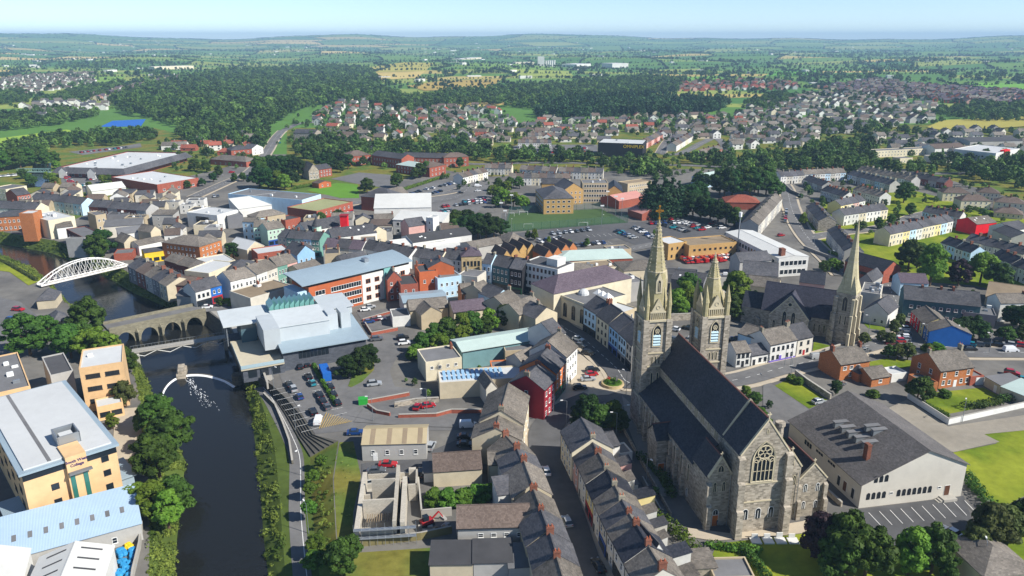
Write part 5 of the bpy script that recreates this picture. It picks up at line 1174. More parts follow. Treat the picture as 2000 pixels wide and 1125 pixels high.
# red brick group below the coloured row
B_('brick_house','red brick house with tall chimneys and purple roof beside the office block','building','m2',(1145,955),(1235,945),10,9.0,3.2,'y','brick','purple',win=(2,3),chim=(.1,.9))
B_('brick_house','stepped red brick block with dark roof in the brick group','building','m2',(1228,985),(1340,975),13,8.5,0,'flat','brick','feltd',win=(2,2),chim=(.2,))
B_('brick_house','bright orange brick tower house with chimneys in the brick group','building','m3',(60,905),(175,895),11,11.0,0,'flat','lorange','feltd',chim=(.1,.9),win=(2,2))
B_('brick_house','red brick house with gabled end above the brick group','building','m3',(115,880),(280,870),9,11.5,2.6,'y','lorange','slate',chim=(.5,))
B_('white_house','white rendered house with wide bay below the sandstone bank','house','m3',(175,945),(325,925),10,8.6,0,'flat','lblue','felt',win=(4,2),units=3)
B_('white_house','pale grey rear block with chimneys below the coloured row','house','m3',(300,920),(425,935),9,8.5,0,'flat','stonewhite','felt',win=(2,2),chim=(.1,))
B_('brick_house','small orange brick house with grey roof below the coloured row','house','m3',(328,1040),(455,1030),9,6.0,2.6,'x','obrick','slate2',win=(3,2))
B_('white_house','blue-white gabled house with slate roof beside the courthouse street','house','m3',(528,1075),(650,1045),10,7.5,2.8,'y','lblue','slate',win=(2,2))
B_('grey_house','grey gabled house with chimney beside the blue-white house','house','m3',(460,1040),(530,1010),10,7.5,2.6,'x','beige','slate2',chim=(.05,),win=(2,2))
B_('row_house','dark slate roofed house on the courthouse street corner','house','m3',(600,1125),(700,1075),10,7.0,3.0,'x','beige','slate2',win=(2,2),chim=(.95,),brickch=False)
B_('row_house','beige house with skylights and tall chimney by the courthouse street','house','c',(425,110),(520,75),10,7.5,3.0,'x','beige','slate2',win=(2,2),lights=3,chim=(.95,),brickch=False)
B_('row_house','beige house with steep end gable above the warehouse','house','c',(490,125),(575,100),9,7.5,3.0,'y','beige','slate',chim=(.5,),brickch=False)
B_('old_store','stone store with purple slate roof above the garden trees','store','c',(170,100),(300,85),9,5.2,2.6,'x','beige','purple')
B_('old_store','pair gabled stone house with brown roof above the garden trees','house','c',(45,112),(125,100),8,5.6,2.6,'y','tan','slate2',win=(1,1))
B_('old_store','long brown roofed stone store left of the purple roof','store','c',(0,92),(150,78),8,5.6,2.6,'x','tan','slate2')
B_('metal_shed','pale blue grey sheet roofed shed below the white bay house','shed','m3',(-40,1100),(240,1075),12,5.0,.8,'x','white','zinc')
B_('small_store','white walled flat store beside the upper car park','store','b',(650,118),(720,112),9,4.0,0,'flat','white','felt')
# beige sheet roofed building and yard
o = B_('sheet_building','grey walled building with corrugated beige striped roof by the car park','building','b',(530,614),(782,608),9.5,4.6,1.7,'x','grey','beige',win=(4,1),z0=1.6,wh=1.3,door=(.2,'white'),gut=False)
L,d = DIM[o.name]; kk = 1.7 / (d * .5)
for x in (.12,.38,.62,.86): b = MB(); b.face([(L * x,-.2,4.6 - .2 * kk + .16),(L * x + 1.2,-.2,4.6 - .2 * kk + .16),(L * x + 1.2,d * .49,6.28 + .16),(L * x,d * .49,6.28 + .16)]); b.build('roof_stripe',ROOFS['ply'],o)
B_('porch_store','small white store beside the red car yard','shed','b',(772,725),(812,722),4,2.6,.5,'mono','white','felt')
# unfinished concrete building
def ruin():
 a = at('b',(505,1000),0); c = at('b',(745,985),0); v = c - a; L = v.length; ang = math.atan2(v.y,v.x); r = thing('building_site','unfinished roofless building with pale concrete walls and scaffolding','building site',a,ang); D = 22.0; m = mat('raw_blockwork','#bdb6a8',.95,.15,.6,'brick','#aca597',u=.45,v=.22)
 for x0,x1,y0,y1,h in ((0,1.0,0,D,3.6),(1.2,L * .66,0,.5,2.6),(L * .62,L * .68,0,D,5.0),(L * .74,L * .82,0,D * .8,4.6),(1.2,L * .62,D * .35,D * .37,5.2),(L * .2,L * .62,D * .7,D * .72,5.4),(1.2,L * .18,D * .6,D * .62,3.0),(L * .84,L,D * .66,D * .68,4.2),(L * .84,L,D * .96,D,4.2),(L * .97,L,D * .66,D,4.2),(1.2,L * .97,D - .3,D,3.0)):
  b = MB(); b.box(x0,x1,y0,y1,-.5,h); b.build('wall',m,r)
 for k in range(14): b = MB(); x = 2.2 + k * L * .55 / 14; b.box(x,x + .16,D * .18,D * .3,2.2,2.5); b.build('joist',ROOFS['ply'],r)
 for k in range(9):
  b = MB(); x = L * k / 8.0; b.tube((x,-1.2,0),(x,-1.2,5.4),.05,n=5); b.build('scaffold_pole',STEEL,r)
 for z in (2.0,4.0): b = MB(); b.tube((0,-1.2,z),(L,-1.2,z),.05,n=5); b.box(0,L,-1.5,-.5,z - .1,z - .05); b.build('scaffold_lift',STEEL,r)
 b = MB(); b.box(-.5,L * .6,.6,D - 1,.02,.05); b.build('floor_slab',concrete,r)
ruin()
low_wall('hoarding','low timber hoarding along the grass in front of the building site','b',[(515,1012),(760,985),(880,960)],1.8,.25,mat('old_timber','#7d7450',.95,.25,1.0))
low_wall('yard_wall','grey yard wall between building site and leafy garden','b',[(752,770),(765,900),(880,890)],2.0,.3,concrete)
low_wall('yard_wall','grey wall under the red car yard','b',[(525,790),(640,778),(750,768)],1.2,.3,concrete)
# brick houses by the hall
B_('brick_villa','orange brick house with two chimneys beside the church drive','house','k5',(187,505),(448,466),9.5,5.4,2.9,'x','obrick','slate2',win=(4,2),skip=[(3,0),(3,1),(0,0)],chim=(.03,.97),fr='white',ww=1.3,wh=1.2)
B_('garage','low orange brick garage with tiled roof in front of the brick house','garage','k5',(458,630),(626,602),7.5,2.8,1.8,'x','obrick','slate2',win=(3,1),ww=1.3,wh=1.1,skip=[(0,0),(2,0)])
B_('porch_wing','small brick porch wing with pyramid roof','house','k5',(350,582),(430,565),5,3.0,1.6,'hip','obrick','slate')
o = B_('brick_villa','larger orange brick house with white windows facing a walled lawn','house','k5',(1066,562),(1362,524),11.5,5.8,3.6,'x','obrick','slate2',win=(5,2),chim=(.03,.97),skip=[(1,1),(3,1),(2,0)],sidewin=[('l',2,2)],ww=1.1,wh=1.5,door=(.5,'white'))
B_('garage','flat roofed brick garage against the larger brick house','garage','k5',(930,672),(1048,660),7,3.0,0,'flat','obrick','felt')
B_('carport','pale flat roofed carport between the brick houses','carport','k5',(640,590),(778,570),5,2.8,0,'flat','white','feltw')
B_('outbuilding','long low outbuilding with grey roof beside the walled lawn','shed','k5',(1460,610),(1600,690),8,3.0,.5,'mono','beige','felt',door=(.7,'white'))
B_('outbuilding','low shed with pale green curved roof beside the walled lawn','shed','k5',(1602,700),(1830,790),9,3.0,.8,'mono','beige','green')
B_('gate_wing','short red brick wing with white gate','building','k5',(1335,610),(1452,600),5,3.0,0,'flat','brick','felt',door=(.72,'white',2.6,2.4))
B_('hall_corner','grey roofed house with skylights at the bottom right corner','house','k1',(1690,905),(2100,870),12,4.5,2.6,'hip','beige','slate2')
# white cottages on the church road
B_('cottage','cream two-storey cottage at the left end of the church road row','house','c4',(-8,1012),(101,1000),7.5,5.0,2.2,'x','white','slate2',win=(3,2),fr='dark',skip=[(1,0)],door=(.5,'black'))
B_('cottage','low white cottage under a slate lean roof in the church road row','house','c4',(103,1030),(236,1008),7.5,3.6,2.0,'x','white','slate',win=(3,1),fr='dark',door=(.18,'black'),skip=[(0,0)])
o = B_('cottage','tall white house with purple plinth and door on the church road','house','c4',(242,952),(438,912),10,6.4,3.2,'x','white','slate2',win=(5,2),fr='dark',chim=(.03,.97),brickch=False,door=(.42,'purple'),skip=[(2,0)],lights=2)
b = MB(); L,d = DIM[o.name]; b.box(0,L,-.07,.01,-.2,.7,0,True); b.build('painted_plinth',PAINT['purple'],o)
B_('cottage','grey house with red door at the end of the church road row','house','c4',(440,912),(557,886),10,6.3,3.2,'x','stonewhite','slate',win=(2,2),fr='dark',door=(.5,'red'),chim=(.03,))
B_('side_house','pale blue gabled building end-on behind the white cottages','house','c4',(5,860),(140,905),9,6.0,2.2,'x','lblue','slate2')
# around the slender spire
B_('parish_house','white gabled parish house on the green right of the slender spire','house','c4',(930,690),(1105,728),12,5.0,3.4,'y','white','slate',win=(3,1),skip=[(0,0)])
B_('roofed_block','dark roofed block with rooftop plant behind the slender spire','building','c4',(905,560),(1050,580),14,7.5,0,'flat','stonewhite','felt',units=6)
B_('roofed_block','grey gabled block between slender spire and red brick hall','building','c4',(890,470),(990,490),12,6.5,2.8,'y','grey','slate')
B_('brick_hall','red brick hall with slate roof and painted red side wall','hall','k2',(175,600),(395,545),19,6.0,3.6,'y','brick','slate_x',win=(1,1)) if False else B_('brick_hall','red brick hall with slate roof and painted red side wall','hall','k2',(175,600),(398,548),19,6.0,3.4,'y','brick','dark',win=(1,1),fr='dark',ww=2.4,wh=1.2,z0=2.2,sidewin=[('l',7,1)])
B_('pink_gable_house','slate roofed house with pink gable behind the slender spire church','house','c4',(455,490),(640,510),9,6.5,3.6,'x','pink','dark',lights=2)
B_('slate_hall','long hall with plain slate roof behind the stone church','building','c4',(40,430),(300,450),12,7.0,4.0,'x','grey','slate')
B_('slate_hall','lower slate hall with weathered roof in two tones','building','c4',(70,510),(300,540),8,5.0,3.0,'x','beige','slate2',win=(2,1),fr='dark')
B_('slate_hall','slate roofed wing beside the white school wing','building','c4',(20,345),(250,330),9,7.5,3.0,'x','grey','slate')
B_('yard_store','pale flat roofed store among the trees behind the twin spires','store','c4',(40,600),(140,590),7,4.5,0,'flat','stonewhite','felt',units=2)
B_('red_shop_row','bright red painted shop with slate roof facing the church square','shop','k5',(812,35),(888,115),9,5.2,2.4,'x','brightred','slate2',win=(3,2))
B_('cream_shop','narrow cream shop between the red shop and blue house','shop','k5',(889,116),(925,150),9,5.2,2.4,'x','cyellow','slate2',win=(1,2))
B_('blue_house','royal blue painted end house facing the church square','house','k5',(925,150),(972,212),13,5.2,2.6,'x','dblue','slate2',win=(2,2),sidewin=[])
B_('dark_terrace','long dark teal terrace with slate roof and small square windows','terrace','k2',(440,960),(1440,1060),12,7.5,3.6,'x','teald','slate',win=(9,2),ww=1.2,wh=1.2,chim=(.25,.5,.66),lights=3)
B_('rear_block','pink tiled rear block behind the dark teal terrace','building','k2',(395,745),(760,760),10,6.0,2.6,'x','lblue','purple')
B_('gable_shed','long shed with pale roof and dark slope beside the green','shed','k2',(1500,925),(2050,1010),20,5.0,3.4,'x','tan','ply')
B_('flat_block','grey garage block with yellow sign behind the parked cars','garage','k5',(1270,40),(1560,75),12,5.0,0,'flat','dgrey','felt',units=2)
# long white school wing and buff annexe
o = B_('school_wing','long white roofed school wing with glazed walls behind the churches','school','c4',(306,318),(524,304),(0,120),8.5,0.9,'y','white','white',win=(6,2),ww=1.9,wh=2.2,fr='white',style='wide',z0=1.0)
windows(o,*DIM[o.name],'l',16,2,1.0,3.8,1.9,2.2,'white','wide')
chimney(o,3,3,8,12.2,2.0,2.4,True,0)
o = B_('annexe','buff brick two-storey annexe with fire stairs behind red vans','school','m4',(470,738),(768,715),14,7.4,0,'flat','ybrick','ply',win=(8,2),fr='dark',style='plain',ww=1.2,wh=1.1)
B_('annexe','buff brick stair block with white roof at the annexe end','school','m4',(340,728),(455,712),12,8.0,0,'flat','ybrick','feltw',win=(3,2),fr='dark',style='plain')
B_('green_roof_hall','hall with wide pale green metal roof beside the car park','supermarket','m3',(920,835),(1400,815),16,5.0,2.6,'hip','brick','green')
B_('spire_lodge','brown roofed block beside the pale green metal roof','building','m4',(60,895),(330,880),14,6.5,2.0,'hip','beige','slate2')
B_('saw_roof','low block with cream ribbed roof lights below the green metal roof','building','m3',(1060,890),(1310,870),12,6.0,0,'flat','cream','ply',units=4)
B_('slate_block','slate roofed block with skylight right of the white office','building','m3',(940,915),(1170,905),12,7.5,2.6,'hip','grey','slate2')
B_('row_block','grey slate roofed block behind the twin spires','building','c1',(330,560),(560,590),12,6.0,2.2,'x','dgrey','slate',lights=3)
B_('row_block','dark felt roofed block below the red vans','building','c1',(290,520),(520,535),9,4.0,0,'flat','dgrey','feltd',units=2)
B_('row_block','white gabled store between the twin spires','building','c1',(440,600),(560,580),9,5.0,2.2,'y','white','slate')
# ------------------------------------------------------------------ town centre west of the churches
o = B_('shopping_centre','wide shopping centre with white flat roof and grey skirt roofs','shopping centre','m1',(358,250),(775,260),(860,150),7.0,0,'flat','brick','feltw',units=14,win=(8,1),ww=2.4,wh=2.2)
L,d = DIM[o.name]; b = MB()
b.loft([(-3.5,-3.5,3.4),(L + 3.5,-3.5,3.4),(L + 3.5,d + 3.5,3.4),(-3.5,d + 3.5,3.4)],[(.4,.4,7.6),(L - .4,.4,7.6),(L - .4,d - .4,7.6),(.4,d - .4,7.6)]); b.build('skirt_roof',slate,o)
for x in (.12,.55): q = MB(); w = L * .06; q.prism([(L * x - w,-3.5),(L * x + w,-3.5),(L * x + w,3),(L * x - w,3)],-1,4.6,top=False); q.face([(L * x - w,-3.5,4.6),(L * x + w,-3.5,4.6),(L * x,-3.5,7.6)]); q.build('entrance_gable',WALLS['white'],o); q = MB(); q.face([(L * x - w,-3.6,4.6),(L * x,-3.6,7.7),(L * x,4,7.7),(L * x - w,4,4.6)][::-1]); q.face([(L * x + w,-3.6,4.6),(L * x,-3.6,7.7),(L * x,4,7.7),(L * x + w,4,4.6)]); q.build('entrance_roof',slate,o)
B_('health_centre','red brick health centre with white roof and round plant room','building','m1',(985,355),(1245,312),(880,280),6.0,0,'flat','brick','feltw',units=5,win=(5,1),ww=1.8)
B_('tent_store','white tent roofed store among the town trees','store','m1',(575,398),(790,372),14,4.0,3.0,'x','white','white',gut=False)
row('m1',(185,445),(510,478),6,10,7.0,3.0,'in the blue-grey row behind the cinema','slated house',('lblue','white','lblue'),'slate',cols=2)
row('m1',(555,492),(915,520),6,10,8.5,3.0,'in the tall chimneyed terrace of the old town','house',('brick','dbrick','grey'),'slate',cols=3)
row('m1',(-40,500),(220,515),3,10,7.0,3.2,'in the slate roofed row at the left edge of town','house',('white','grey','cream'),'slate',cols=2)
B_('brick_block','dark red brick block with slate roof at the left edge','building','m1',(105,425),(190,412),14,9.0,3.0,'x','brick','slate',win=(4,3))
B_('cream_block','pale cream block cut by the left edge of town','building','m1',(-60,375),(35,385),14,10,0,'flat','cream','felt',win=(4,3))
B_('buff_block','buff brick block with flat roof beside the red parked cars','building','m1',(-30,560),(165,548),14,8.0,2.0,'hip','obrick','slate',win=(6,2))
B_('terracotta_tower','tall terracotta clad block with white roof above the river','cinema','k6',(398,228),(505,186),7,14.0,0,'flat','obrick','feltw')
B_('cream_cinema','large cream windowless block with stepped white roof above the river','cinema','k6',(585,318),(910,262),24,10.0,0,'flat','cream','feltw',units=6)
B_('riverside_house','small white house with brown roof below the cream block','house','k6',(692,410),(892,385),9,6.0,1.8,'x','white','slate2')
B_('derelict_house','derelict dark brick house with graffiti beside the river bank','house','k6',(805,418),(1012,522),9,8.0,0,'flat','dbrick','felt',win=(4,2))
B_('grey_gable','tall grey narrow gable beside the derelict brick house','house','k6',(1015,540),(1065,520),9,8.5,0,'flat','grey','felt')
B_('tan_block','tan rendered block with flat roof in the old town','building','m1',(598,548),(664,538),12,9.0,0,'flat','tan','felt',win=(2,2))
B_('dark_block','dark flat roofed block with a row of windows in the old town','building','m1',(668,545),(800,540),12,7.0,0,'flat','dgrey','feltd',win=(6,1),units=2)
B_('white_store','long white store with sloping roof behind the riverside tree','store','m1',(745,668),(940,645),10,5.5,1.2,'mono','white','felt')
B_('white_store','white store with pale grey roof behind the long white store','store','m1',(650,622),(890,605),10,6.0,1.5,'mono','stonewhite','felt')
B_('grey_gable','grey rendered gabled house behind the riverside tree','house','m1',(778,722),(868,705),10,6.0,3.0,'y','beige','slate2')
B_('grey_gable','small beige gabled house above the yellow shop','house','m1',(945,655),(1008,640),10,7.0,2.6,'y','beige','slate2')
B_('white_yard_block','white walled yard block stepping down beside the yellow shop','building','m1',(870,740),(1035,705),9,5.0,1.5,'x','white','slate2')
B_('yellow_shop','bright yellow shop with black sign beside the river footbridge','shop','m1',(905,785),(1046,765),7,5.0,1.0,'x','yellow','slate',win=(3,1),shop='yellow')
B_('brick_court','red brick walled court at the end of the white footbridge','building','m1',(712,790),(832,782),9,3.5,0,'flat','brick','felt')
B_('brown_flats','brown brick flats with hipped roof in the old town','flats','m1',(1250,745),(1388,700),(1100,690),9.0,2.6,'hip','obrick','slate2',win=(5,3),sidewin=[('l',8,3)],ww=.9,wh=1.1)
row('m1',(1030,830),(1225,885),5,9,5.0,2.2,'behind the riverside houses','mews house',('dbrick',),'slate2',cols=2,rows=1,cat='house',chim=False)
row('m1',(800,868),(905,918),2,11,6.0,2.6,'on the river bank beside the white footbridge','brick riverside house',('dgrey','dbrick'),('slate','brown'),cols=2)
row('m1',(907,918),(1045,992),3,11,6.0,2.6,'on the river bank below the footbridge','riverside house',('grey','dgrey','beige'),('slate2','slate'),cols=2)
B_('riverside_hall','brown roofed riverside hall with small skylights','house','m1',(1048,985),(1205,990),10,5.5,2.2,'x','dbrick','brown',win=(3,1))
B_('riverside_hall','small slate roofed boat store beside the bridge pub','store','m1',(1105,1050),(1205,1060),7,4.0,1.8,'x','grey','slate')
B_('bridge_pub','white pub with black window surrounds at the bridge end','pub','m1',(1226,1030),(1320,1005),9,6.8,2.8,'x','white','slate',win=(3,2),shop='black',fr='dark',chim=(.03,))
B_('blue_shop','bright blue painted narrow shop with red door at the bridge end','shop','m1',(1321,1003),(1390,985),9,6.8,2.8,'x','dblue','slate',win=(2,2),shop='red')
B_('cream_store','cream two-storey store with flat roof behind the parked van','shop','m1',(1310,912),(1485,842),(1225,868),8.0,0,'flat','cream','feltw',win=(4,2),fr='dark',sidewin=[('l',3,2)])
row('m2',(160,965),(325,922),2,10,8.0,3.0,'in the white row beside the bridge street','white fronted house',('white',),'slate2',cols=3)
row('m2',(325,922),(455,872),2,10,8.2,3.0,'in the white row above the bridge street','house',('white','stonewhite'),'slate2',cols=3)
row('m2',(455,872),(580,838),2,10,8.2,3.0,'at the upper end of the bridge street row','house',('green','pink'),'slate2',cols=3)
B_('curved_store','white walled store with brown flat roof beside the arts centre','store','m2',(285,1068),(560,990),14,7.0,0,'flat','stonewhite','ply',units=2,chim=(.55,))
B_('white_store','white flat roofed store beside the round tree in town','store','m2',(10,860),(192,828),14,7.0,0,'flat','cream','feltw')
B_('dark_hip','dark hipped slate roof behind the white bridge street row','building','m2',(140,895),(315,880),12,7.0,2.8,'hip','grey','slate')
B_('pale_gable','building with pale grey roof slope left of the brick flats roof','building','m2',(265,765),(372,738),14,6.5,3.0,'y','beige','feltw')
B_('brick_flat_block','red brick block with white flat roof in the market area','building','m2',(330,790),(530,762),11,7.0,0,'flat','brick','feltw',win=(2,2))
B_('blue_gable','blue rendered gabled house with white window surrounds','house','m2',(580,800),(690,778),12,8.5,3.6,'y','blue','slate',win=(3,2),chim=(.2,))
B_('grey_store','grey store with brown roof below the blue gabled house','store','m2',(600,905),(738,865),10,6.0,2.0,'x','beige','slate2',win=(3,1))
B_('old_gable','old tan gable wall with ochre chimneys below the round turret','building','m2',(750,790),(845,785),10,10.0,0,'flat','tan','feltd',chim=(.1,.9))
B_('slate_block','slate roofed block left of the orange office roof','building','m2',(870,850),(1030,820),10,7.0,2.4,'x','grey','slate')
row('m2',(985,755),(1280,812),4,10,8.5,3.0,'in the white row behind the orange office block','house',('white',),'slate',cols=3)
row('m2',(740,745),(985,762),3,10,8.5,3.0,'in the row below the round turret','house',('white','stonewhite'),('purple','slate'),cols=2)
row('m2',(235,588),(312,592),1,10,9.5,1.0,'at the foot of the market street','tall house',('lblue',),'slate2',rows=3)
row('m2',(305,622),(392,618),2,10,8.5,2.6,'with shopfronts on the market street','house',('lgreen','green'),'slate2',rows=3,shops=['teal','black'],cat='shop')
row('m2',(392,640),(500,622),1,10,8.5,2.6,'opposite the market street tree','wide three-storey house',('lgreen',),'slate2',rows=3,cols=4,shops=['blue'],cat='shop')
row('m2',(455,678),(512,690),1,10,8.0,2.8,'left of the green shops','house',('stonewhite',),'slate',rows=3,shops=['black'],cat='shop')
row('m2',(512,690),(720,705),4,10,8.5,2.8,'in the row of shops beside the round turret','shop house',('green','lgreen','lblue'),'slate',rows=3,shops=['teal','red','blue'],cat='shop')
t = thing('turret','round corner turret with pointed slate cone on the market street','turret',at('m2',(712,740),0)); b = MB(); b.tube((0,0,-1),(0,0,10.5),2.2,2.2,12); b.build('turret_wall',WALLS['lgreen'],t); b = MB(); b.tube((0,0,10.4),(0,0,15.5),2.5,0,12); b.build('turret_roof',slate,t)
for k in range(4): put_window(t,2.2 * math.cos(-2.6 + k * .7),2.2 * math.sin(-2.6 + k * .7),6.5,-2.6 + k * .7 + math.pi / 2,.8,1.6)
B_('stone_flats','brown stone flats with slate roof at the market street','flats','m2',(318,565),(505,535),10,9.0,2.4,'hip','tan','slate2',win=(6,2))
B_('red_chimney_house','brick shop with orange roof below the brick mall','shop','m2',(505,580),(600,560),10,6.0,0,'flat','brick','feltd',win=(3,1))
B_('slate_complex','long dark slate roofed complex with dormers behind the turret','building','m2',(640,650),(900,600),12,8.0,3.4,'x','white','slate',lights=5,win=(6,1))
B_('slate_complex','dark slate roofed block with dormers below the white leisure roof','building','m2',(800,690),(1080,655),12,7.5,3.2,'x','white','slate',win=(8,1),lights=3)
b = MB(); p = at('m2',(878,610),9); t = thing('red_clock_tower','small bright red roof tower above the slate complex','tower',(p.x,p.y,0)); b.box(-1.8,1.8,-1.8,1.8,0,14); b.build('tower_wall',WALLS['brightred'],t); b = MB(); b.prism([(-2.1,-2.1),(2.1,-2.1),(2.1,2.1),(-2.1,2.1)],14,14.5,bottom=True); b.build('tower_roof',WALLS['dred'],t)
B_('gable_store','beige gabled store right of the slate complex','store','m2',(1040,665),(1140,645),12,7.0,3.0,'y','beige','slate')
B_('pink_dormer','pink stone house with dormers below the white leisure roof','house','m2',(1280,620),(1390,605),10,8.0,3.0,'x','pink','slate',win=(4,1),lights=3)
B_('retail_box','large pale blue retail box with dark flat roof','shop','m2',(145,412),(610,452),(725,415),9.5,0,'flat','lblue','felt',units=3)
B_('retail_porch','white wedge shaped entrance hall in front of the retail box','shop','m2',(212,510),(505,470),14,5.0,4.0,'mono','white','white')
B_('white_box','white modern block with a wide dark window in town','shop','m1',(1172,528),(1362,548),(1290,492),8.5,0,'flat','white','feltw',win=(1,1),ww=9,wh=3.2,z0=3.6,fr='dark',style='wide',units=4)
B_('dark_box','dark clad block beside the white modern block','shop','m2',(140,555),(240,545),14,7.0,0,'flat','dgrey','felt',units=3)
B_('brick_mall','red brick two-storey shop block with mossy flat roof','shop','m2',(702,522),(928,462),(480,505),7.5,0,'flat','brick','moss',win=(7,2),shop='red',sidewin=[('l',10,1)])
B_('leisure_hall','white leisure building with sweeping pointed white roof','leisure centre','m2',(1062,505),(1420,498),16,9.0,5.0,'mono','white','white',win=(3,1),ww=3,wh=3,fr='dark',style='wide')
B_('leisure_annexe','white glazed front of the leisure building with terraces','leisure centre','m2',(1180,575),(1490,590),14,8.0,2.0,'mono','white','white',win=(10,2),ww=1.8,wh=2.0,fr='white',style='wide')
B_('leisure_stair','white stair tower at the corner of the leisure building','leisure centre','m2',(1388,560),(1432,565),6,12,0,'flat','white','feltw',win=(1,3))
B_('brick_hip_hall','red brick hall with steep hipped slate roof beside the lawn','hall','m2',(980,428),(1168,445),16,8.5,4.5,'hip','brick','slate',lights=2)
B_('brick_gable_hall','red brick gabled wing of the hall beside the car park','hall','m2',(1160,425),(1275,405),12,6.5,3.0,'x','brick','slate2',win=(4,1))
B_('stone_school','old stone gabled schoolhouse among dark trees','school','m2',(652,272),(716,266),16,6.5,5.0,'y','stone','slate2',win=(3,2))
B_('stone_school','red brick wing of the old schoolhouse','school','m2',(717,262),(796,250),12,6.0,2.6,'x','brick','slate',win=(4,2))
B_('orange_hut','small orange red hut on the bright lawn','hut','m2',(715,350),(792,338),8,3.4,1.2,'y','lorange','brown',win=(2,1))
B_('brick_school','red brick school block with brown hipped roof among trees','school','m2',(900,178),(1042,166),16,8.0,3.4,'hip','brick','brown',win=(6,2))
B_('brick_school','red brick school wing with slate roof and white entrance','school','m2',(1045,170),(1235,195),14,8.0,3.0,'x','brick','slate',win=(10,2))
B_('brick_school','red brick school pavilion with pale green roof','school','m2',(1200,228),(1330,245),14,6.5,2.6,'hip','brick','green',win=(6,2))
B_('brick_school','long slate roofed school range behind the pavilion','school','m2',(1240,182),(1560,190),12,7.0,3.0,'x','brick','slate',win=(12,2))
B_('brick_school','red brick school block at the right end of the range','school','m2',(1410,248),(1512,228),14,7.5,2.6,'hip','brick','brown',win=(4,2))
B_('brick_school','brown roofed school block nearest the terraces','school','m3',(215,185),(370,178),14,8.0,2.8,'hip','brick','brown',win=(6,2))
B_('brick_villa','red brick house with hipped slate roof by the main road','house','m1',(1450,140),(1578,130),14,7.0,3.0,'hip','brick','slate',win=(4,2))
B_('brick_villa','low brick building with spreading slate roof by the main road','building','m1',(1320,195),(1545,212),14,4.5,3.2,'hip','brick','slate2',win=(6,1))
B_('white_villa','white house with three gables behind the shopping centre','house','m1',(1010,112),(1170,108),12,4.2,2.8,'x','white','slate2',win=(6,1))
B_('white_villa','white gabled house beside the main road junction','house','m2',(295,130),(365,120),12,6.0,3.0,'y','white','slate',win=(2,2))
B_('stone_house','large grey stone house with many windows beside the dual road','house','m2',(555,30),(690,34),14,9.0,3.0,'x','stone','slate',win=(9,3))
B_('white_row','white store with corrugated roof right of the white leisure building','store','m3',(-100,745),(225,705),12,6.0,1.6,'x','white','white')
B_('white_row','long white shed with dark roof below the dark trees','store','m3',(20,720),(390,668),14,7.0,2.2,'x','white','feltd',lights=5)
B_('white_row','white shed with blue awning in front of the long shed','store','m3',(60,780),(350,740),9,4.0,.8,'mono','white','white')
B_('pyramid_block','buff block with pyramid roof above the dark gables','building','m3',(620,720),(738,705),12,7.0,3.4,'hip','ybrick','slate2')
B_('flat_row','long block with slate roof left of the pyramid roofed block','building','m3',(400,755),(600,720),12,6.0,1.6,'x','grey','slate2')
for i,(x,y) in enumerate(((585,785),(640,765),(690,745),(740,740),(850,780),(905,765),(955,745),(1000,735))):
 B_('gable_unit',None,'shop','m3',(x,y + 25),(x + 52,y + 18),12,6.5,2.8,'y','ybrick' if i < 4 else 'obrick','brown',group='saw-toothed brick gables');
for o in [q for q in COL.objects if q.name.startswith('gable_unit')]: auto(o,'in the saw-toothed gables below the car park','brick gable unit')
# ------------------------------------------------------------------ school, pitch side and cinema
B_('yellow_school','large buff brick school block with wide hipped slate roof','school','m3',(842,445),(1030,440),(715,388),9.5,4.2,'hip','ybrick','slate',win=(5,3),sidewin=[('l',12,3)],ww=1.6,wh=1.3,style='plain')
B_('yellow_school','buff brick school wing with slate roof behind the hipped block','school','m3',(970,390),(1090,384),20,9.5,4.0,'y','ybrick','slate',win=(4,3))
B_('yellow_school','long buff brick school range with slate roof','school','m3',(830,350),(975,350),10,9.0,2.5,'x','ybrick','slate')
B_('school_tower','tall buff classroom block with ranks of windows','school','m3',(1085,345),(1248,345),14,13.0,0,'flat','tan','felt',win=(9,4),ww=1.3,wh=1.6,style='plain',units=3)
B_('school_hall','school hall with dark slate roof and buff end wall','school','m3',(1235,398),(1335,400),22,7.5,3.6,'y','ybrick','dark')
B_('school_hall','low brown flat roofed school range behind the hall','school','m3',(1370,350),(1520,330),10,7.0,0,'flat','tan','ply',win=(10,2))
B_('pink_roof_hall','hall with pink sheet roof beside the tall dark conifers','hall','m3',(1315,460),(1480,430),16,5.0,2.4,'x','brick','pink')
B_('pink_roof_hall','lower pink sheet roof in front of the pink hall','hall','m3',(1370,510),(1460,540),12,4.0,2.0,'x','brick','pink')
B_('brown_hip','low building with wide red brown hipped roof behind the trees','building','m4',(700,465),(918,470),16,4.5,3.4,'hip','brick','red')
B_('green_shed','white gabled shed with pale green roof among the dark trees','shed','m4',(590,320),(690,300),14,6.0,2.6,'x','lblue','green')
o = B_('cinema','black boxed cinema with pale roof and yellow lettering','cinema','m3',(1183,90),(1465,100),30,12.5,0,'flat','black','feltw',units=2)
L,d = DIM[o.name]; cu = bpy.data.curves.new('lettering','FONT'); cu.body = 'OMNIPLEX'; cu.size = 3.8; cu.extrude = .05; cu.align_x = 'CENTER'; cu.materials.append(PAINT['yellow']); lettering(cu,o,(L * .8,-.12,8.6))
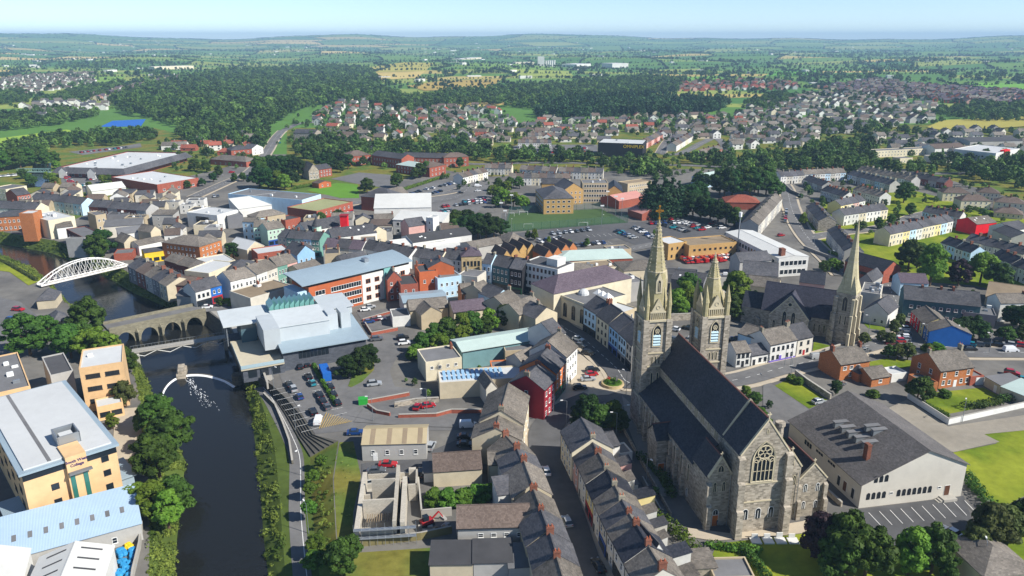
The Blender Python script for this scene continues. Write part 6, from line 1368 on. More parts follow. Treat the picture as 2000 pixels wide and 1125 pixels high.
for args in (('m3',(470,250),(640,254),4,'in the white terrace left of the school'),('m3',(690,260),(920,272),5,'in the terrace behind the school'),('m3',(935,272),(1215,280),6,'in the terrace right behind the school'),('m3',(620,312),(1010,315),8,'in the terrace nearest the school roofs'),('m3',(335,310),(492,275),5,'in the low white row by the roundabout'),
    ('m3',(680,92),(890,92),9,'in the pale terrace beside the cinema car park'),('m3',(745,48),(915,46),8,'in the terrace behind the cinema car park'),('m3',(385,92),(552,38),9,'in the long cream terrace above the tree belt'),('m3',(1480,98),(1590,40),6,'in the pink row right of the cinema'),('m4',(390,112),(500,45),6,'in the cream row by the dual road'),
    ('m4',(735,60),(952,62),8,'in the long white row above the tree belt'),('m4',(560,160),(680,130),4,'in the pink row below the white row')):
 row(args[0],args[1],args[2],args[3],9,5.4,2.6,args[4],'house',('white','stonewhite','white','cream') if 'pink' not in args[4] else ('pink','brick'),('slate2','brown','slate'),cols=2,chim=True)
# ------------------------------------------------------------------ right: terraces on the slope
for R,A,B,n,h,wl,rf,w in (
  ('m5',(82,305),(230,296),4,5.6,('white','stonewhite'),'slate','in the white terrace at the top of the uphill road'),
  ('m5',(232,290),(490,280),8,5.6,('white','lblue','stonewhite'),'slate2','in the long top terrace of the estate'),
  ('m5',(500,290),(765,355),9,5.6,('lblue','white','grey'),'slate','in the blue-grey terrace stepping down the estate'),
  ('m5',(560,262),(900,330),9,5.4,('grey','white'),'slate2','in the hidden terrace behind the blue-grey row'),
  ('m5',(220,320),(340,365),4,4.5,('white','grey'),'slate','in the low row behind the white terrace'),
  ('m5',(332,388),(472,432),7,6.0,('white',),'slate','in the bright white terrace with steep gable'),
  ('m5',(532,385),(702,432),6,5.6,('stonewhite','white'),'slate2','in the cream ended terrace mid estate'),
  ('m5',(240,492),(318,585),5,5.6,('stone','grey'),'slate','in the dark stone terrace by the uphill road'),
  ('m5',(372,642),(480,772),6,6.0,('stonewhite','grey'),'slate','in the stone terrace above the slender spire'),
  ('m5',(480,548),(755,508),6,6.0,('white','white','cream'),'slate','in the white terrace behind the street trees'),
  ('m5',(458,490),(612,455),4,5.6,('cyellow','cream','pink','white'),'slate','in the short pastel terrace'),
  ('m5',(768,668),(1165,582),10,6.4,('cream','cream','cyellow','lblue','white'),'slate','in the long cream terrace above the green'),
  ('k2',(915,222),(1310,358),4,6.0,('white','lblue'),'dark','in the dark roofed terrace facing the green'),
  ('k2',(1570,390),(1930,548),4,6.0,('white','grey'),'dark','in the dark roofed terrace right of the green'),
  ('k2',(1930,548),(2300,700),3,6.0,('white',),'slate','in the dark terrace at the right edge'),
  ('k2',(1230,190),(2000,380),6,6.2,('grey','stonewhite'),'slate','in the slate terrace behind the green'),
  ('m5',(970,525),(1205,562),6,6.0,('lblue','white'),'slate','in the blue-white terrace left of the red barn'),
  ('m5',(860,300),(1110,345),5,4.2,('dbrick','grey'),'slate','in the row of low dark roofed bungalows'),
  ('m4',(905,610),(1055,440),8,7.0,('grey','stonewhite'),'slate2','in the stepped grey terrace beside the uphill road')):
 row(R,A,B,n,8.5 if 'uphill road' not in w else 9.0,h,2.7,w,'house',wl,rf,cols=2,rows=2 if h > 5 else 1,brickch='grey' not in w)
o = [q for q in COL.objects if q.name == 'brown_hip'][0]
B_('red_barn','bright red shed with grey roof and skylights in the estate','shed','m5',(1310,605),(1436,592),12,6.0,2.4,'x','brightred','slate2',lights=3)
B_('white_end_house','white two-storey end house at the right edge of the estate','house','m5',(1530,645),(1640,628),12,6.5,2.8,'x','white','slate',win=(4,2))
B_('grey_end_house','grey gabled building beside the red shed','house','m5',(1412,640),(1528,690),12,6.0,2.6,'x','grey','slate')
for i,(A,B) in enumerate((((1100,405),(1272,410)),((1215,455),(1402,458)),((1315,402),(1458,412)),((1425,462),(1620,478)),((1420,528),(1602,545)))):
 o = B_('estate_house',None,'house','m5',A,B,10,5.6 if i < 4 else 3.0,3.0,'hip','cream' if i < 4 else 'beige','brown',win=(5,2 if i < 4 else 1),chim=(.5,),group='hipped estate houses'); auto(o,'at the right side of the estate',('pair of cream hipped houses' if i < 4 else 'beige hipped bungalow'))
o = B_('modern_school','white modern school with red entrance panel and white roof','school','m5',(1432,158),(1580,128),(1270,112),10.0,0,'flat','white','feltw',win=(6,2),fr='dark',style='plain',ww=1.6,wh=1.2,sidewin=[('l',6,2)]); L,d = DIM[o.name]
b = MB(); b.box(L * .32,L * .55,-.6,3,-.5,11); b.build('red_panel',WALLS['brightred'],o)
for nm,lb,A,B,dd,h,ri,k,wl,rf,wn in (('school_range','long cream school range with flat roof among trees',(650,145),(1045,125),10,6,0,'flat','cream','felt',(18,2)),('school_gym','white school gym with brown pitched roof',(1050,130),(1245,122),16,7,3,'x','white','brown',(8,1)),('school_range','low grey school range with chimney below the gym',(1050,185),(1290,178),14,5,0,'flat','stonewhite','felt',(10,1)),('school_range','small cream school hut among the trees',(830,190),(910,186),9,4.5,0,'flat','cream','felt',(4,1)),('depot','dark roofed depot behind the modern school',(1270,85),(1600,80),30,7,2,'x','grey','feltd',None)):
 B_(nm,lb,'school' if 'school' in nm else 'depot','m5',A,B,dd,h,ri,k,wl,rf,win=wn)

# ------------------------------------------------------------------ left bank pavilions and the upper channel
B_('pavilion','small beige pavilion with pyramid slate roof by the white footbridge','pavilion','m1',(228,1085),(345,1075),10,3.6,3.0,'hip','beige','slate')
B_('pavilion','lower beige hipped house behind the bus yard trees','house','a',(205,140),(275,125),9,4.0,2.6,'hip','beige','slate',win=(3,1))
c_ = [at('m1',p,0) for p in ((262,225),(262,270),(250,320),(232,372))]; strip('upper_bank',c_,26,.06 + step(),rough_grass); strip('river',c_,13,.08 + step(),wm)
t = thing('truss_footbridge','green steel truss footbridge over the upper channel','bridge',at('m1',(105,285),0),-.08); L = (at('m1',(350,275),0) - at('m1',(105,285),0)).length
for y in (0,2.6): b = MB(); b.bar((0,y,1.2),(L,y,1.2),.25,.3); b.bar((0,y,3.6),(L,y,3.6),.25,.3); [b.bar((L * k / 14,y,1.2 if k % 2 else 3.6),(L * (k + 1) / 14,y,3.6 if k % 2 else 1.2),.16,.16) for k in range(14)]; b.build('truss',flat_mat('steel_green','#7fa39a',.5),t)
b = MB(); b.box(0,L,0,2.6,.8,1.05,0,True); b.build('deck',concrete,t)
for x in (.1,.5,.9): b = MB(); b.box(L * x,L * x + .6,.6,2.0,-.5,.8); b.build('pier',concrete,t)
# ------------------------------------------------------------------ smaller roofs that pack the old town
def near_foot(x,y,m):
 for fx,fy,fa,L,d in FOOT:
  u = (x - fx) * math.cos(fa) + (y - fy) * math.sin(fa); v = -(x - fx) * math.sin(fa) + (y - fy) * math.cos(fa)
  if -m < u < L + m and -m < v < d + m: return True
 return False
def inside(x,y,p):
 r = False; j = len(p) - 1
 for i in range(len(p)):
  if (p[i][1] > y) != (p[j][1] > y) and x < (p[j][0] - p[i][0]) * (y - p[i][1]) / (p[j][1] - p[i][1]) + p[i][0]: r = not r
  j = i
 return r
def infill(pts,ang,where,seed,h=(4.5,7.5),sp=13):
 r = random.Random(seed); P_ = [at('o',q,0) for q in pts]; p = [(q.x,q.y) for q in P_]; y = min(q[1] for q in p)
 while y < max(q[1] for q in p):
  x = min(q[0] for q in p)
  while x < max(q[0] for q in p):
   u,v = x + r.uniform(-2,2),y + r.uniform(-2,2); L,d = r.uniform(7,12),r.uniform(6.5,9.5); a = ang + r.choice((0,0,math.pi / 2)) + r.gauss(0,.08)
   cx,cy_ = u + L / 2 * math.cos(a) - d / 2 * math.sin(a),v + L / 2 * math.sin(a) + d / 2 * math.cos(a)
   if inside(cx,cy_,p) and not near_foot(cx,cy_,4.6):
    wl = r.choice(('white','stonewhite','beige','grey','tan','cream')); rf = r.choice(('slate','slate2','slate2','felt','brown','feltd')); k = 'flat' if rf.startswith('felt') else r.choice(('x','x','y','mono')); hh = r.uniform(*h)
    o = B_('town_building',None,'building','o',None,None,d,hh,0 if k == 'flat' else 1.2 if k == 'mono' else 2.4,k,wl,rf,win=(2,2 if hh > 5.4 else 1),chim=(.95,) if k == 'x' and r.random() < .6 else (),units=2 if k == 'flat' else 0,lights=r.choice((0,0,2)),xy=(u,v,a),L=L,group='small buildings ' + where)
    auto(o,where,{'stonewhite': 'off-white'}.get(wl,wl) + (' flat roofed block' if k == 'flat' else ' pitched roof building'))
   x += sp
  y += sp
infill([(150,398),(330,395),(420,410),(470,470),(420,525),(330,480),(260,470),(215,455),(160,440)],.1,'in the western old town',1)
infill([(440,530),(560,470),(700,480),(850,505),(830,570),(770,600),(640,560),(560,545),(470,575)],.25,'around the bridge street',2)
infill([(560,440),(720,425),(860,450),(930,500),(900,545),(820,520),(700,480)],.1,'behind the turret row',3)
infill([(930,500),(1240,490),(1250,560),(1180,575),(1110,540),(1000,530)],.2,'behind the courthouse',4)
infill([(1690,540),(1770,560),(1745,610),(1700,610),(1690,575)],-.4,'beside the slender spire',5)
infill([(1300,548),(1440,552),(1530,500),(1540,545),(1480,560),(1440,575),(1310,560)],-.2,'between the two churches',6)
infill([(-20,395),(150,380),(160,425),(0,440)],0,'at the left edge of town',7)
infill([(880,560),(1000,560),(1050,600),(1030,640),(960,620),(900,600)],.3,'above the garden trees',8,sp=14)
infill([(1880,600),(2020,590),(2020,640),(1960,655),(1890,640)],-.1,'behind the church road trees',9)
for pts,lb_ in (([(862,775),(905,855)],'back yard wall nearest the white annexe'),([(905,760),(985,905)],'long back yard wall beside the graveyard hedge'),([(880,850),(940,835)],'short back yard wall with a red table'),([(915,905),(985,890)],'back yard wall above the green shrubs')): low_wall('yard_wall',lb_,'c',pts,1.5,.25,concrete)
# ------------------------------------------------------------------ trees, hedges, woods
BARK = mat('bark','#5a4a3a',.95,.2,2.0)
LEAF = dict(d=leaf_mat('leaf_mid','#31491c','#4d6a26'),l=leaf_mat('leaf_light','#4c6a20','#718a2e'),k=leaf_mat('leaf_dark','#1f3518','#34511f'),c=leaf_mat('leaf_conifer','#1d3520','#2f4d28',trans=.1),
   p=leaf_mat('leaf_copper','#281d22','#3a2830',trans=.1),b=leaf_mat('leaf_shrub','#41611f','#5f7f2b'),o=leaf_mat('leaf_olive','#45522a','#5f6d36'))
def leaf_cloud(centres,radii,per,size,rng,flat=.75,wild=.38):
 """leaf-sized triangles over and inside clumps; returns (n, 3, 3)"""
 c = np.repeat(np.asarray(centres),per,0); r = np.repeat(np.asarray(radii),per,0)[:,None]; n = len(c)
 d = rng.normal(size=(n,3)); d /= np.linalg.norm(d,axis=1)[:,None]; rad = rng.uniform(.55,1.05,(n,1)) ** .6
 p = c + d * r * rad * np.array([1,1,flat])
 nrm = d + rng.normal(size=(n,3)) * wild + np.array([0,0,.2]); nrm /= np.linalg.norm(nrm,axis=1)[:,None]
 u = np.cross(nrm,rng.normal(size=(n,3))); u /= np.linalg.norm(u,axis=1)[:,None]; v = np.cross(nrm,u)
 s = size * rng.uniform(.6,1.35,(n,1)); a = rng.uniform(0,6.28,(n,1))
 t = [p + (u * np.cos(a + k) + v * np.sin(a + k)) * s for k in (0,2.1,4.2)]
 return np.stack(t,1)
def tri_mesh(name,T,m,col=None):
 me = bpy.data.meshes.new(name); n = len(T); me.vertices.add(n * 3); me.vertices.foreach_set('co',T.reshape(-1).astype(np.float32))
 me.loops.add(n * 3); me.loops.foreach_set('vertex_index',np.arange(n * 3,dtype=np.int32)); me.polygons.add(n); me.polygons.foreach_set('loop_start',np.arange(0,n * 3,3,dtype=np.int32)); me.polygons.foreach_set('loop_total',np.full(n,3,np.int32))
 me.update(); me.validate(); me.materials.append(m); return me
def crown_tris(kind,seed,per=230,size=.055):
 """crown of a tree one unit tall standing on z = 0"""
 rng = np.random.default_rng(seed); C,R_ = [],[]
 if kind == 'c':
  for i in range(16):
   t = i / 15; z = .1 + .86 * t; w = .3 * (1 - t) ** .8 + .015; k = max(1,int(5 * (1 - t)) + 1)
   for q in range(k): a = rng.uniform(0,6.28); C.append((math.cos(a) * w * .55,math.sin(a) * w * .55,z)); R_.append(w * .62 + .015)
  per = per // 3
 else:
  n = 44; am = rng.uniform(.82,1.15); sk_ = rng.uniform(-.06,.06,2)
  for i in range(n):
   a = i * 2.4 + rng.uniform(-.3,.3); t = (i + .5) / n; z = .24 + .62 * t; w = .36 * math.sin(math.pi * min(1,.22 + .72 * t)) ** .8 * rng.uniform(.7,1.05)
   if rng.random() < .16: continue
   w *= am * (1.28 if rng.random() < .15 else 1); C.append((sk_[0] * t + math.cos(a) * w * .8,sk_[1] * t + math.sin(a) * w * .8,z + rng.uniform(-.06,.06))); R_.append(rng.uniform(.05,.135))
  C.append((0,0,.5)); R_.append(.22)
 return leaf_cloud(C,R_,per,size * (.8 if kind == 'c' else 1),rng)
def trunk_mesh(seed):
 r = random.Random(seed); b = MB(); b.tube((0,0,-.02),(.01,0,.3),.03,.022,7); b.tube((.01,0,.29),(0,.01,.6),.022,.01,6)
 for k in range(5): a = k * 1.3 + r.random(); z = .25 + .06 * k; b.tube((0,0,z),(math.cos(a) * .2,math.sin(a) * .2,z + .2),.012,.004,5)
 return b.mesh('trunk',BARK)
PROTO = {}
for kd in 'dlkcpbo':
 PROTO[kd] = []
 for s in range(3 if kd in 'dlk' else 2):
  T = crown_tris(kd,40 + s + ord(kd),165 if kd != 'b' else 90,.034 if kd != 'b' else .06)
  if kd == 'b': T = T * np.array([1.5,1.5,1.0]) - np.array([0,0,.16])
  PROTO[kd].append((tri_mesh('crown',T,LEAF[kd]),trunk_mesh(s)))
TW = dict(d='broad green tree',l='bright green tree',k='dark green tree',c='tall dark conifer',p='dark copper leaved tree',b='low leafy shrub',o='olive green tree')
def tree(p,h,kd,where,w=1.0,group=None):
 cm,tm = RND.choice(PROTO[kd]); o = thing('shrub' if kd == 'b' else 'conifer' if kd == 'c' else 'tree',None,'shrub' if kd == 'b' else 'tree',p,RND.uniform(0,6.28),group or 'trees ' + where); o.scale = (h * w * RND.uniform(.92,1.08),h * w * RND.uniform(.92,1.08),h)
 obj('crown',cm,o); obj('trunk',tm,o) if kd != 'b' else None
 auto(o,where,TW[kd]); return o
def trees(R,where,data,w=1.0):
 for x,y,h,kd in data: tree(at(R,(x,y),0),h,kd,where,w)
trees('o','on the left river bank below the weir',[(318,850,12,'d'),(300,885,9,'l'),(338,895,13,'d'),(312,930,12,'d'),(285,830,7,'d'),(300,1015,10,'l'),(330,1030,9,'l'),(345,1000,9,'d'),(270,1000,8,'l')],1.15)
trees('o','beside the yellow college terrace',[(247,795,9,'o'),(222,838,5,'l'),(278,845,5,'l')])
trees('o','between the bus yard and the stone bridge',[(60,695,15,'d'),(95,668,10,'d'),(168,655,15,'d'),(140,700,13,'d'),(185,705,13,'l'),(215,715,12,'l'),(246,728,9,'d'),(160,690,12,'d')],1.15)
trees('o','on the far river bank beside the brick ruin',[(192,512,14,'d'),(203,500,15,'k'),(186,500,11,'d')],1.1)
trees('o','on the car park island',[(680,738,8.5,'k'),(704,732,9,'k'),(720,714,8,'k')],1.25)
trees('o','in the gardens above the warehouse',[(828,690,8,'d'),(848,675,9,'d'),(872,672,10,'d'),(900,668,11,'l'),(925,662,11,'d'),(958,652,10,'l'),(985,640,9,'d'),(815,700,6,'b'),(945,660,8,'d'),(860,690,8,'l')],1.1)
trees('o','at the foot of the tall spire',[(1150,838,11,'k'),(1172,845,9,'d'),(1196,838,9,'l'),(1130,838,8,'k'),(1212,845,7,'d')],1.1)
trees('o','in the garden behind the street',[(850,985,4.5,'b'),(875,988,5,'b'),(905,985,5,'b'),(935,978,5,'b'),(955,970,4,'b')],1.1)
trees('o','behind the large church at the bottom',[(1602,1098,12,'p'),(1652,1118,14,'d'),(1688,1128,12,'d'),(1632,1130,11,'d')],1.0)
trees('o','beside the hall car park',[(1772,1122,11.5,'l'),(1818,1120,11.5,'d'),(1926,1085,13,'o'),(1900,1100,9,'o'),(1988,1055,11,'k'),(1850,1140,6,'d'),(1960,1072,11,'o')],.92)
trees('o','on the rough grass beside the riverside path',[(668,1128,9,'d'),(650,1108,6,'d'),(682,1090,6,'d'),(628,905,3,'b'),(612,935,3,'b'),(606,960,3,'b'),(604,1000,3.5,'b'),(618,1070,4,'b'),(612,1105,4,'b')])
trees('o','along the church drive',[(1456,780,5,'l'),(1472,795,5,'d'),(1482,815,4,'b'),(1492,830,4,'b'),(1506,850,4,'b'),(1520,872,4,'b'),(1464,790,4,'b'),(1532,890,3,'b'),(1546,745,3,'b'),(1560,750,3,'b')])
trees('o','in the brick house gardens',[(1632,770,5,'k'),(1790,785,9,'d'),(1752,702,6,'o'),(1772,702,6.5,'o'),(1735,700,5,'d'),(1810,688,4,'b'),(1830,686,4,'b'),(1845,775,3,'b'),(1705,775,3,'b')],1.1)
trees('c1','behind the twin spires',[(360,800,11,'l'),(420,780,12,'l'),(470,800,11,'l'),(510,790,11,'l'),(390,830,9,'l'),(450,720,12,'d'),(780,800,17,'l'),(760,850,10,'d'),(850,830,8,'d'),(900,800,9,'k')],1.1)
trees('k2','on the sloping green above the slender spire',[(490,590,15,'d'),(765,790,19,'l'),(1140,790,12,'p'),(1420,770,16,'l'),(1660,815,12,'d'),(600,560,13,'d')],1.1)
trees('k5','beside the car park on the church road',[(1200,290,8.5,'k'),(1270,280,9,'k'),(1400,290,8.5,'k'),(1345,275,9,'k'),(1610,305,6.5,'d'),(1790,310,6.5,'d'),(1860,200,9,'k'),(1760,190,10,'k'),(1690,170,9,'k')],1.25)
trees('k5','along the plaza by the slender spire',[(390,330,5,'o'),(540,310,5,'o'),(650,240,6,'o'),(620,330,5,'o'),(700,180,6,'o')])
trees('m5','among the terraces of the estate',[(850,470,14,'d'),(888,550,8,'d'),(690,635,7,'d'),(770,605,6,'d'),(590,645,6,'o'),(215,610,7,'l'),(330,600,6,'d'),(412,510,5,'o'),(400,900,7,'l'),(350,910,6,'d'),(440,905,6,'l')],1.2)
trees('m4','in the dark belt beside the school',[(240,560,24,'c'),(300,565,25,'c'),(350,560,24,'c'),(395,560,22,'c'),(210,550,21,'c'),(440,560,16,'k'),(490,565,17,'k'),(540,570,16,'k'),(600,580,15,'k'),(650,590,14,'k'),(700,610,13,'k'),(750,620,12,'d'),(470,500,17,'k'),(530,480,17,'k')],1.15)
trees('m4','in the wood behind the dark belt',[(690,430,20,'k'),(740,430,21,'k'),(800,430,20,'d'),(850,430,20,'k'),(660,420,18,'d'),(900,420,18,'k'),(950,420,17,'d'),(990,430,13,'d'),(1030,430,10,'d'),(880,400,18,'d'),(940,370,18,'d'),(560,380,12,'k'),(520,360,11,'d')],1.15)
trees('m3','between the leisure building and the pitch',[(280,690,11,'d'),(330,690,13,'k'),(380,690,14,'k'),(430,695,14,'k'),(480,695,14,'k'),(530,690,13,'k'),(570,680,11,'k'),(300,640,12,'d'),(360,630,12,'k'),(430,640,11,'k')],1.2)
trees('m3','beside the buff school',[(520,440,10,'l'),(560,460,11,'l'),(600,480,11,'l'),(650,500,11,'l'),(700,510,10,'l'),(730,505,8,'l'),(560,400,10,'d'),(610,410,10,'l'),(640,380,9,'d'),(690,380,9,'d'),(540,500,8,'d')],1.15)
trees('m3','in the car park below the pitch',[(780,705,6.5,'l'),(745,700,5,'d'),(872,725,4,'l'),(1000,748,4.5,'l'),(1110,748,5,'d'),(1540,680,4,'l'),(1160,560,0.1,'b')][:6])
trees('m2','in the big group above the retail box',[(345,380,17,'k'),(400,385,17,'k'),(450,385,14,'l'),(500,390,13,'l'),(545,370,14,'k'),(590,310,16,'k'),(360,320,18,'d'),(420,310,19,'k'),(480,310,19,'k'),(540,300,18,'k'),(350,370,9,'d')],1.2)
trees('m2','around the school green',[(1020,410,11,'d'),(1205,375,11,'d'),(1360,310,12,'d'),(1390,300,12,'d'),(1320,320,9,'d'),(850,280,10,'d'),(740,260,14,'k'),(790,260,15,'k'),(850,255,15,'k'),(900,260,14,'k'),(650,190,13,'d'),(700,190,13,'d'),(830,120,11,'d'),(990,240,9,'d'),(1600,250,9,'d')],1.15)
trees('m2','in the town centre streets',[(740,610,8,'d'),(845,595,8,'d'),(180,830,10,'k'),(360,715,4,'l'),(700,605,7,'k'),(150,1120,4,'l'),(100,1120,4,'d')],1.2)
trees('m1','around the shopping centre',[(650,345,7,'l'),(690,340,6,'d'),(800,295,7,'d'),(870,365,6,'d'),(560,375,5,'l'),(925,385,6,'l'),(1220,270,10,'d'),(1300,280,10,'d'),(1340,340,8,'k'),(1270,365,6,'k'),(1180,380,6,'d'),(1370,310,9,'d'),(1060,190,10,'d'),(1130,210,9,'d'),(1470,340,7,'d'),(1530,335,7,'d')],1.2)
trees('m1','along the upper river at the left edge',[(20,270,17,'d'),(70,260,18,'d'),(130,250,17,'d'),(180,240,16,'d'),(220,230,14,'d'),(300,240,13,'d'),(340,230,12,'d'),(360,260,8,'l'),(330,340,8,'l'),(300,330,7,'l'),(350,360,7,'l'),(190,350,8,'d'),(150,320,8,'d'),(210,360,7,'d'),(240,200,14,'d')],1.25)
def hedge(R,pts,h,w,where,kd='b',what='clipped green hedge'):
 P_ = [at(R,p,0) for p in pts]; C,R_ = [],[]
 for a,c in zip(P_,P_[1:]):
  n = max(1,int((c - a).length / (w * .55)))
  for i in range(n + 1): q = a.lerp(c,i / n) - P_[0]; C.append((q.x,q.y,h * .5)); R_.append(w * .6)
 T = leaf_cloud(C,R_,70,.2 + w * .05,NR,h / w * .9); o = obj('hedge',tri_mesh('hedge',T,LEAF[kd]),None,P_[0]); tag(o,f'{what} {where}','hedge'); return o
hedge('c2',[(110,930),(200,1000),(290,1110),(330,1200)],2.2,2.4,'between the graveyard path and back gardens','d')
hedge('o',[(1280,1010),(1330,1050),(1360,1085),(1380,1100)],2.4,3.0,'beside the church path at the bottom')
hedge('o',[(1385,1068),(1430,1075),(1480,1078)],1.6,2.0,'beside the white graves','b')
hedge('o',[(1450,1075),(1480,1110),(1500,1140)],2.0,2.0,'along the lawn fence at the bottom','d')
hedge('b',[(340,300),(365,350),(395,400),(430,460)],1.3,1.2,'dividing the car park rows')
hedge('k5',[(820,800),(960,880),(1120,960)],1.2,1.4,'inside the white garden wall')
hedge('k5',[(1290,890),(1420,880),(1560,850)],2.2,3.0,'at the lawn corner by the white wall','d')
hedge('k5',[(1600,830),(1800,805),(2000,770)],2.2,2.6,'beside the low outbuildings','d')
hedge('e',[(965,740),(1010,800),(1060,860)],2.2,3.0,'at the right corner of the hall','d')
hedge('m2',[(1245,395),(1400,345),(1530,300)],2.4,2.6,'along the school car park','l')
hedge('m2',[(560,385),(700,360)],2.4,3.0,'left of the orange hut')
hedge('m3',[(290,345),(370,320)],2.2,2.4,'beside the small roundabout','l')
hedge('m4',[(1250,610),(1350,610)],2.0,2.4,'below the dark stone terrace','d')
hedge('m5',[(390,790),(460,815)],1.8,2.0,'beside the road above the slender spire','l')
hedge('m5',[(990,380),(1080,410)],2.0,2.4,'beside the hipped estate houses','d')
hedge('m5',[(1280,500),(1400,550)],2.0,2.4,'between estate houses and bungalow','l')
hedge('m1',[(-20,830),(60,860),(130,900),(230,960)],1.4,1.6,'along the grassy river spit','o')
# --- undergrowth of the river banks: one mass
def in_poly(x,y,p):
 r = False; j = len(p) - 1
 for i in range(len(p)):
  if (p[i][1] > y) != (p[j][1] > y) and x < (p[j][0] - p[i][0]) * (y - p[i][1]) / (p[j][1] - p[i][1]) + p[i][0]: r = not r
  j = i
 return r
def fill_poly(pts,spacing,rng,jit=.4):
 xs,ys_ = [p[0] for p in pts],[p[1] for p in pts]; out = []
 y = min(ys_)
 while y < max(ys_):
  x = min(xs)
  while x < max(xs):
   q = (x + rng.uniform(-jit,jit) * spacing,y + rng.uniform(-jit,jit) * spacing)
   if in_poly(*q,pts): out.append(q)
   x += spacing
  y += spacing
 return out
C,R_ = [],[]; rr = random.Random(4)
for i in range(len(En) - 2):
 a,b_,a2,b2 = En[i][0],En[i][1],En[i + 1][0],En[i + 1][1]; n = int((a2 - a).length / 1.1) + 1
 for k in range(n):
  for j in range(rr.choice((0,1,2,4))):
   t = rr.random(); q = a.lerp(a2,(k + rr.random()) / n).lerp(b_.lerp(b2,(k + .5) / n),t); r = rr.uniform(.25,1.5) * rr.uniform(.5,1); C.append((q.x,q.y,q.z + r * .4)); R_.append(r)
for i in range(len(Ww) - 3):
 a,b_,a2,b2 = Ww[i],Wt[i],Ww[i + 1],Wt[i + 1]; n = int((a2 - a).length / 1.4) + 1
 for k in range(n):
  for j in range(4):
   q = a.lerp(a2,(k + rr.random()) / n).lerp(b_.lerp(b2,(k + .5) / n),rr.random()); r = rr.uniform(.5,1.3); C.append((q.x,q.y,q.z + r * .4)); R_.append(r)
for i in range(3,len(Et) - 3):
 a,b_,a2,b2 = Ew[len(En) - 1 + i],Et[i],Ew[len(En) + i],Et[i + 1]; n = int((a2 - a).length / 1.6) + 1
 for k in range(n):
  for j in range(3): q = a.lerp(a2,(k + rr.random()) / n).lerp(b_.lerp(b2,(k + .5) / n),rr.uniform(.1,.95)); r = rr.uniform(.4,.9); C.append((q.x,q.y,q.z + r * .3)); R_.append(r)
for x,y in fill_poly([tuple(at('o',p)[:2]) for p in [(612,905),(690,866),(702,930),(692,1000),(690,1090),(640,1140),(625,1160)]],2.2,rr): C.append((x,y,-.4)); R_.append(rr.uniform(.4,.9))
tag(obj('undergrowth',tri_mesh('undergrowth',leaf_cloud(C,R_,40,.26,NR),leaf_mat('leaf_undergrowth','#465a20','#84903e',scale=.12,rand=0))),'tangled green undergrowth covering the river banks',kind='stuff')
# --- woods too dense to count
UNIT = [crown_tris('d',7,6,.085),crown_tris('d',8,6,.085),crown_tris('k',9,6,.085),crown_tris('c',10,15,.09)]
UNIT_LO = [crown_tris('d',17,1,.2),crown_tris('d',18,1,.2)]
def wood(name,label,pts,hs,m,con=.15,lo=False,seed=1,grow=False):
 rng = np.random.default_rng(seed); out = []
 for (x,y) in pts:
  lib = UNIT_LO if lo else UNIT; T = lib[-1] if (not lo and rng.random() < con) else lib[rng.integers(0,len(lib) if lo else 3)]
  a = rng.uniform(0,6.28); h = rng.uniform(*hs); w = h * rng.uniform(.9,1.25) * (1 + max(0,y - 4000) / 4000 if grow else 1); ca,sa = math.cos(a) * w,math.sin(a) * w
  q = np.empty_like(T); q[...,0] = T[...,0] * ca - T[...,1] * sa + x; q[...,1] = T[...,0] * sa + T[...,1] * ca + y; q[...,2] = T[...,2] * h + hills(x,y); out.append(q)
 me = tri_mesh(name,np.concatenate(out),m); me.attributes.new('tint','FLOAT','POINT').data.foreach_set('value',np.concatenate([np.full(len(q) * 3,rng.choice((.55,.75,.95,1.15,1.45))) for q in out]).astype(np.float32))
 return tag(obj(name,me),label,kind='stuff')
FAR = leaf_mat('leaf_far_wood','#2a4720','#5f7a36',rand=0,scale=.06,trans=.15,tint=True); FARC = leaf_mat('leaf_far_conifer','#243f26','#3d5c32',rand=0,scale=.08,trans=.1,tint=True)
FARH = leaf_mat('leaf_far_hedge','#1f351a','#3f5628',rand=0,scale=.05,trans=.1,tint=True)
def opoly(*p): return [tuple(at('o',q,0)[:2]) for q in p]
rw = random.Random(9)
wood('woodland','dense mixed wood beyond the town on the left',fill_poly(opoly((215,196),(300,172),(420,148),(520,138),(640,133),(725,140),(745,172),(720,196),(600,210),(560,232),(530,252),(430,250),(330,238),(250,225)),14.5,rw),(9,22),FAR,.12,seed=2)
wood('woodland','tall conifer wood behind the middle houses',fill_poly(opoly((1045,224),(1080,204),(1200,196),(1330,198),(1425,204),(1385,222),(1330,230),(1200,228),(1060,232)),9.5,rw),(10,19),FARC,.6,seed=3)
wood('woodland','mixed tree belt in front of the fields',fill_poly(opoly((720,172),(800,196),(900,182),(1000,174),(1100,168),(1250,155),(1340,160),(1320,182),(1090,196),(1045,215),(940,204),(800,218),(720,212)),13,rw),(10,17),FAR,.1,seed=4)
belt = []
for pl in (((560,292),(640,268),(700,285),(840,290),(870,300),(700,318),(600,318)),((830,283),(930,275),(960,300),(1130,306),(1170,318),(980,322),(850,302)),((1150,322),(1290,318),(1300,338),(1230,342),(1170,330)),((1340,316),(1520,308),(1680,325),(1800,330),(1850,345),(1560,342),(1400,335)),
   ((1560,292),(1700,276),(1720,300),(1690,330),(1580,322)),((1800,318),(2150,305),(2200,350),(2000,378),(1900,352)),((1230,335),(1300,330),(1310,352),(1250,356)),((-40,305),(110,268),(240,262),(330,268),(240,285),(110,290),(0,330)),((330,262),(470,240),(530,262),(520,290),(380,285)),((-60,240),(110,215),(200,225),(120,245),(-40,262)),((60,205),(160,172),(240,170),(200,192)),((300,238),(420,245),(480,262),(390,262)),((-80,190),(40,178),(60,200),(-60,212))):
 belt += fill_poly(opoly(*pl),10.5,rw)
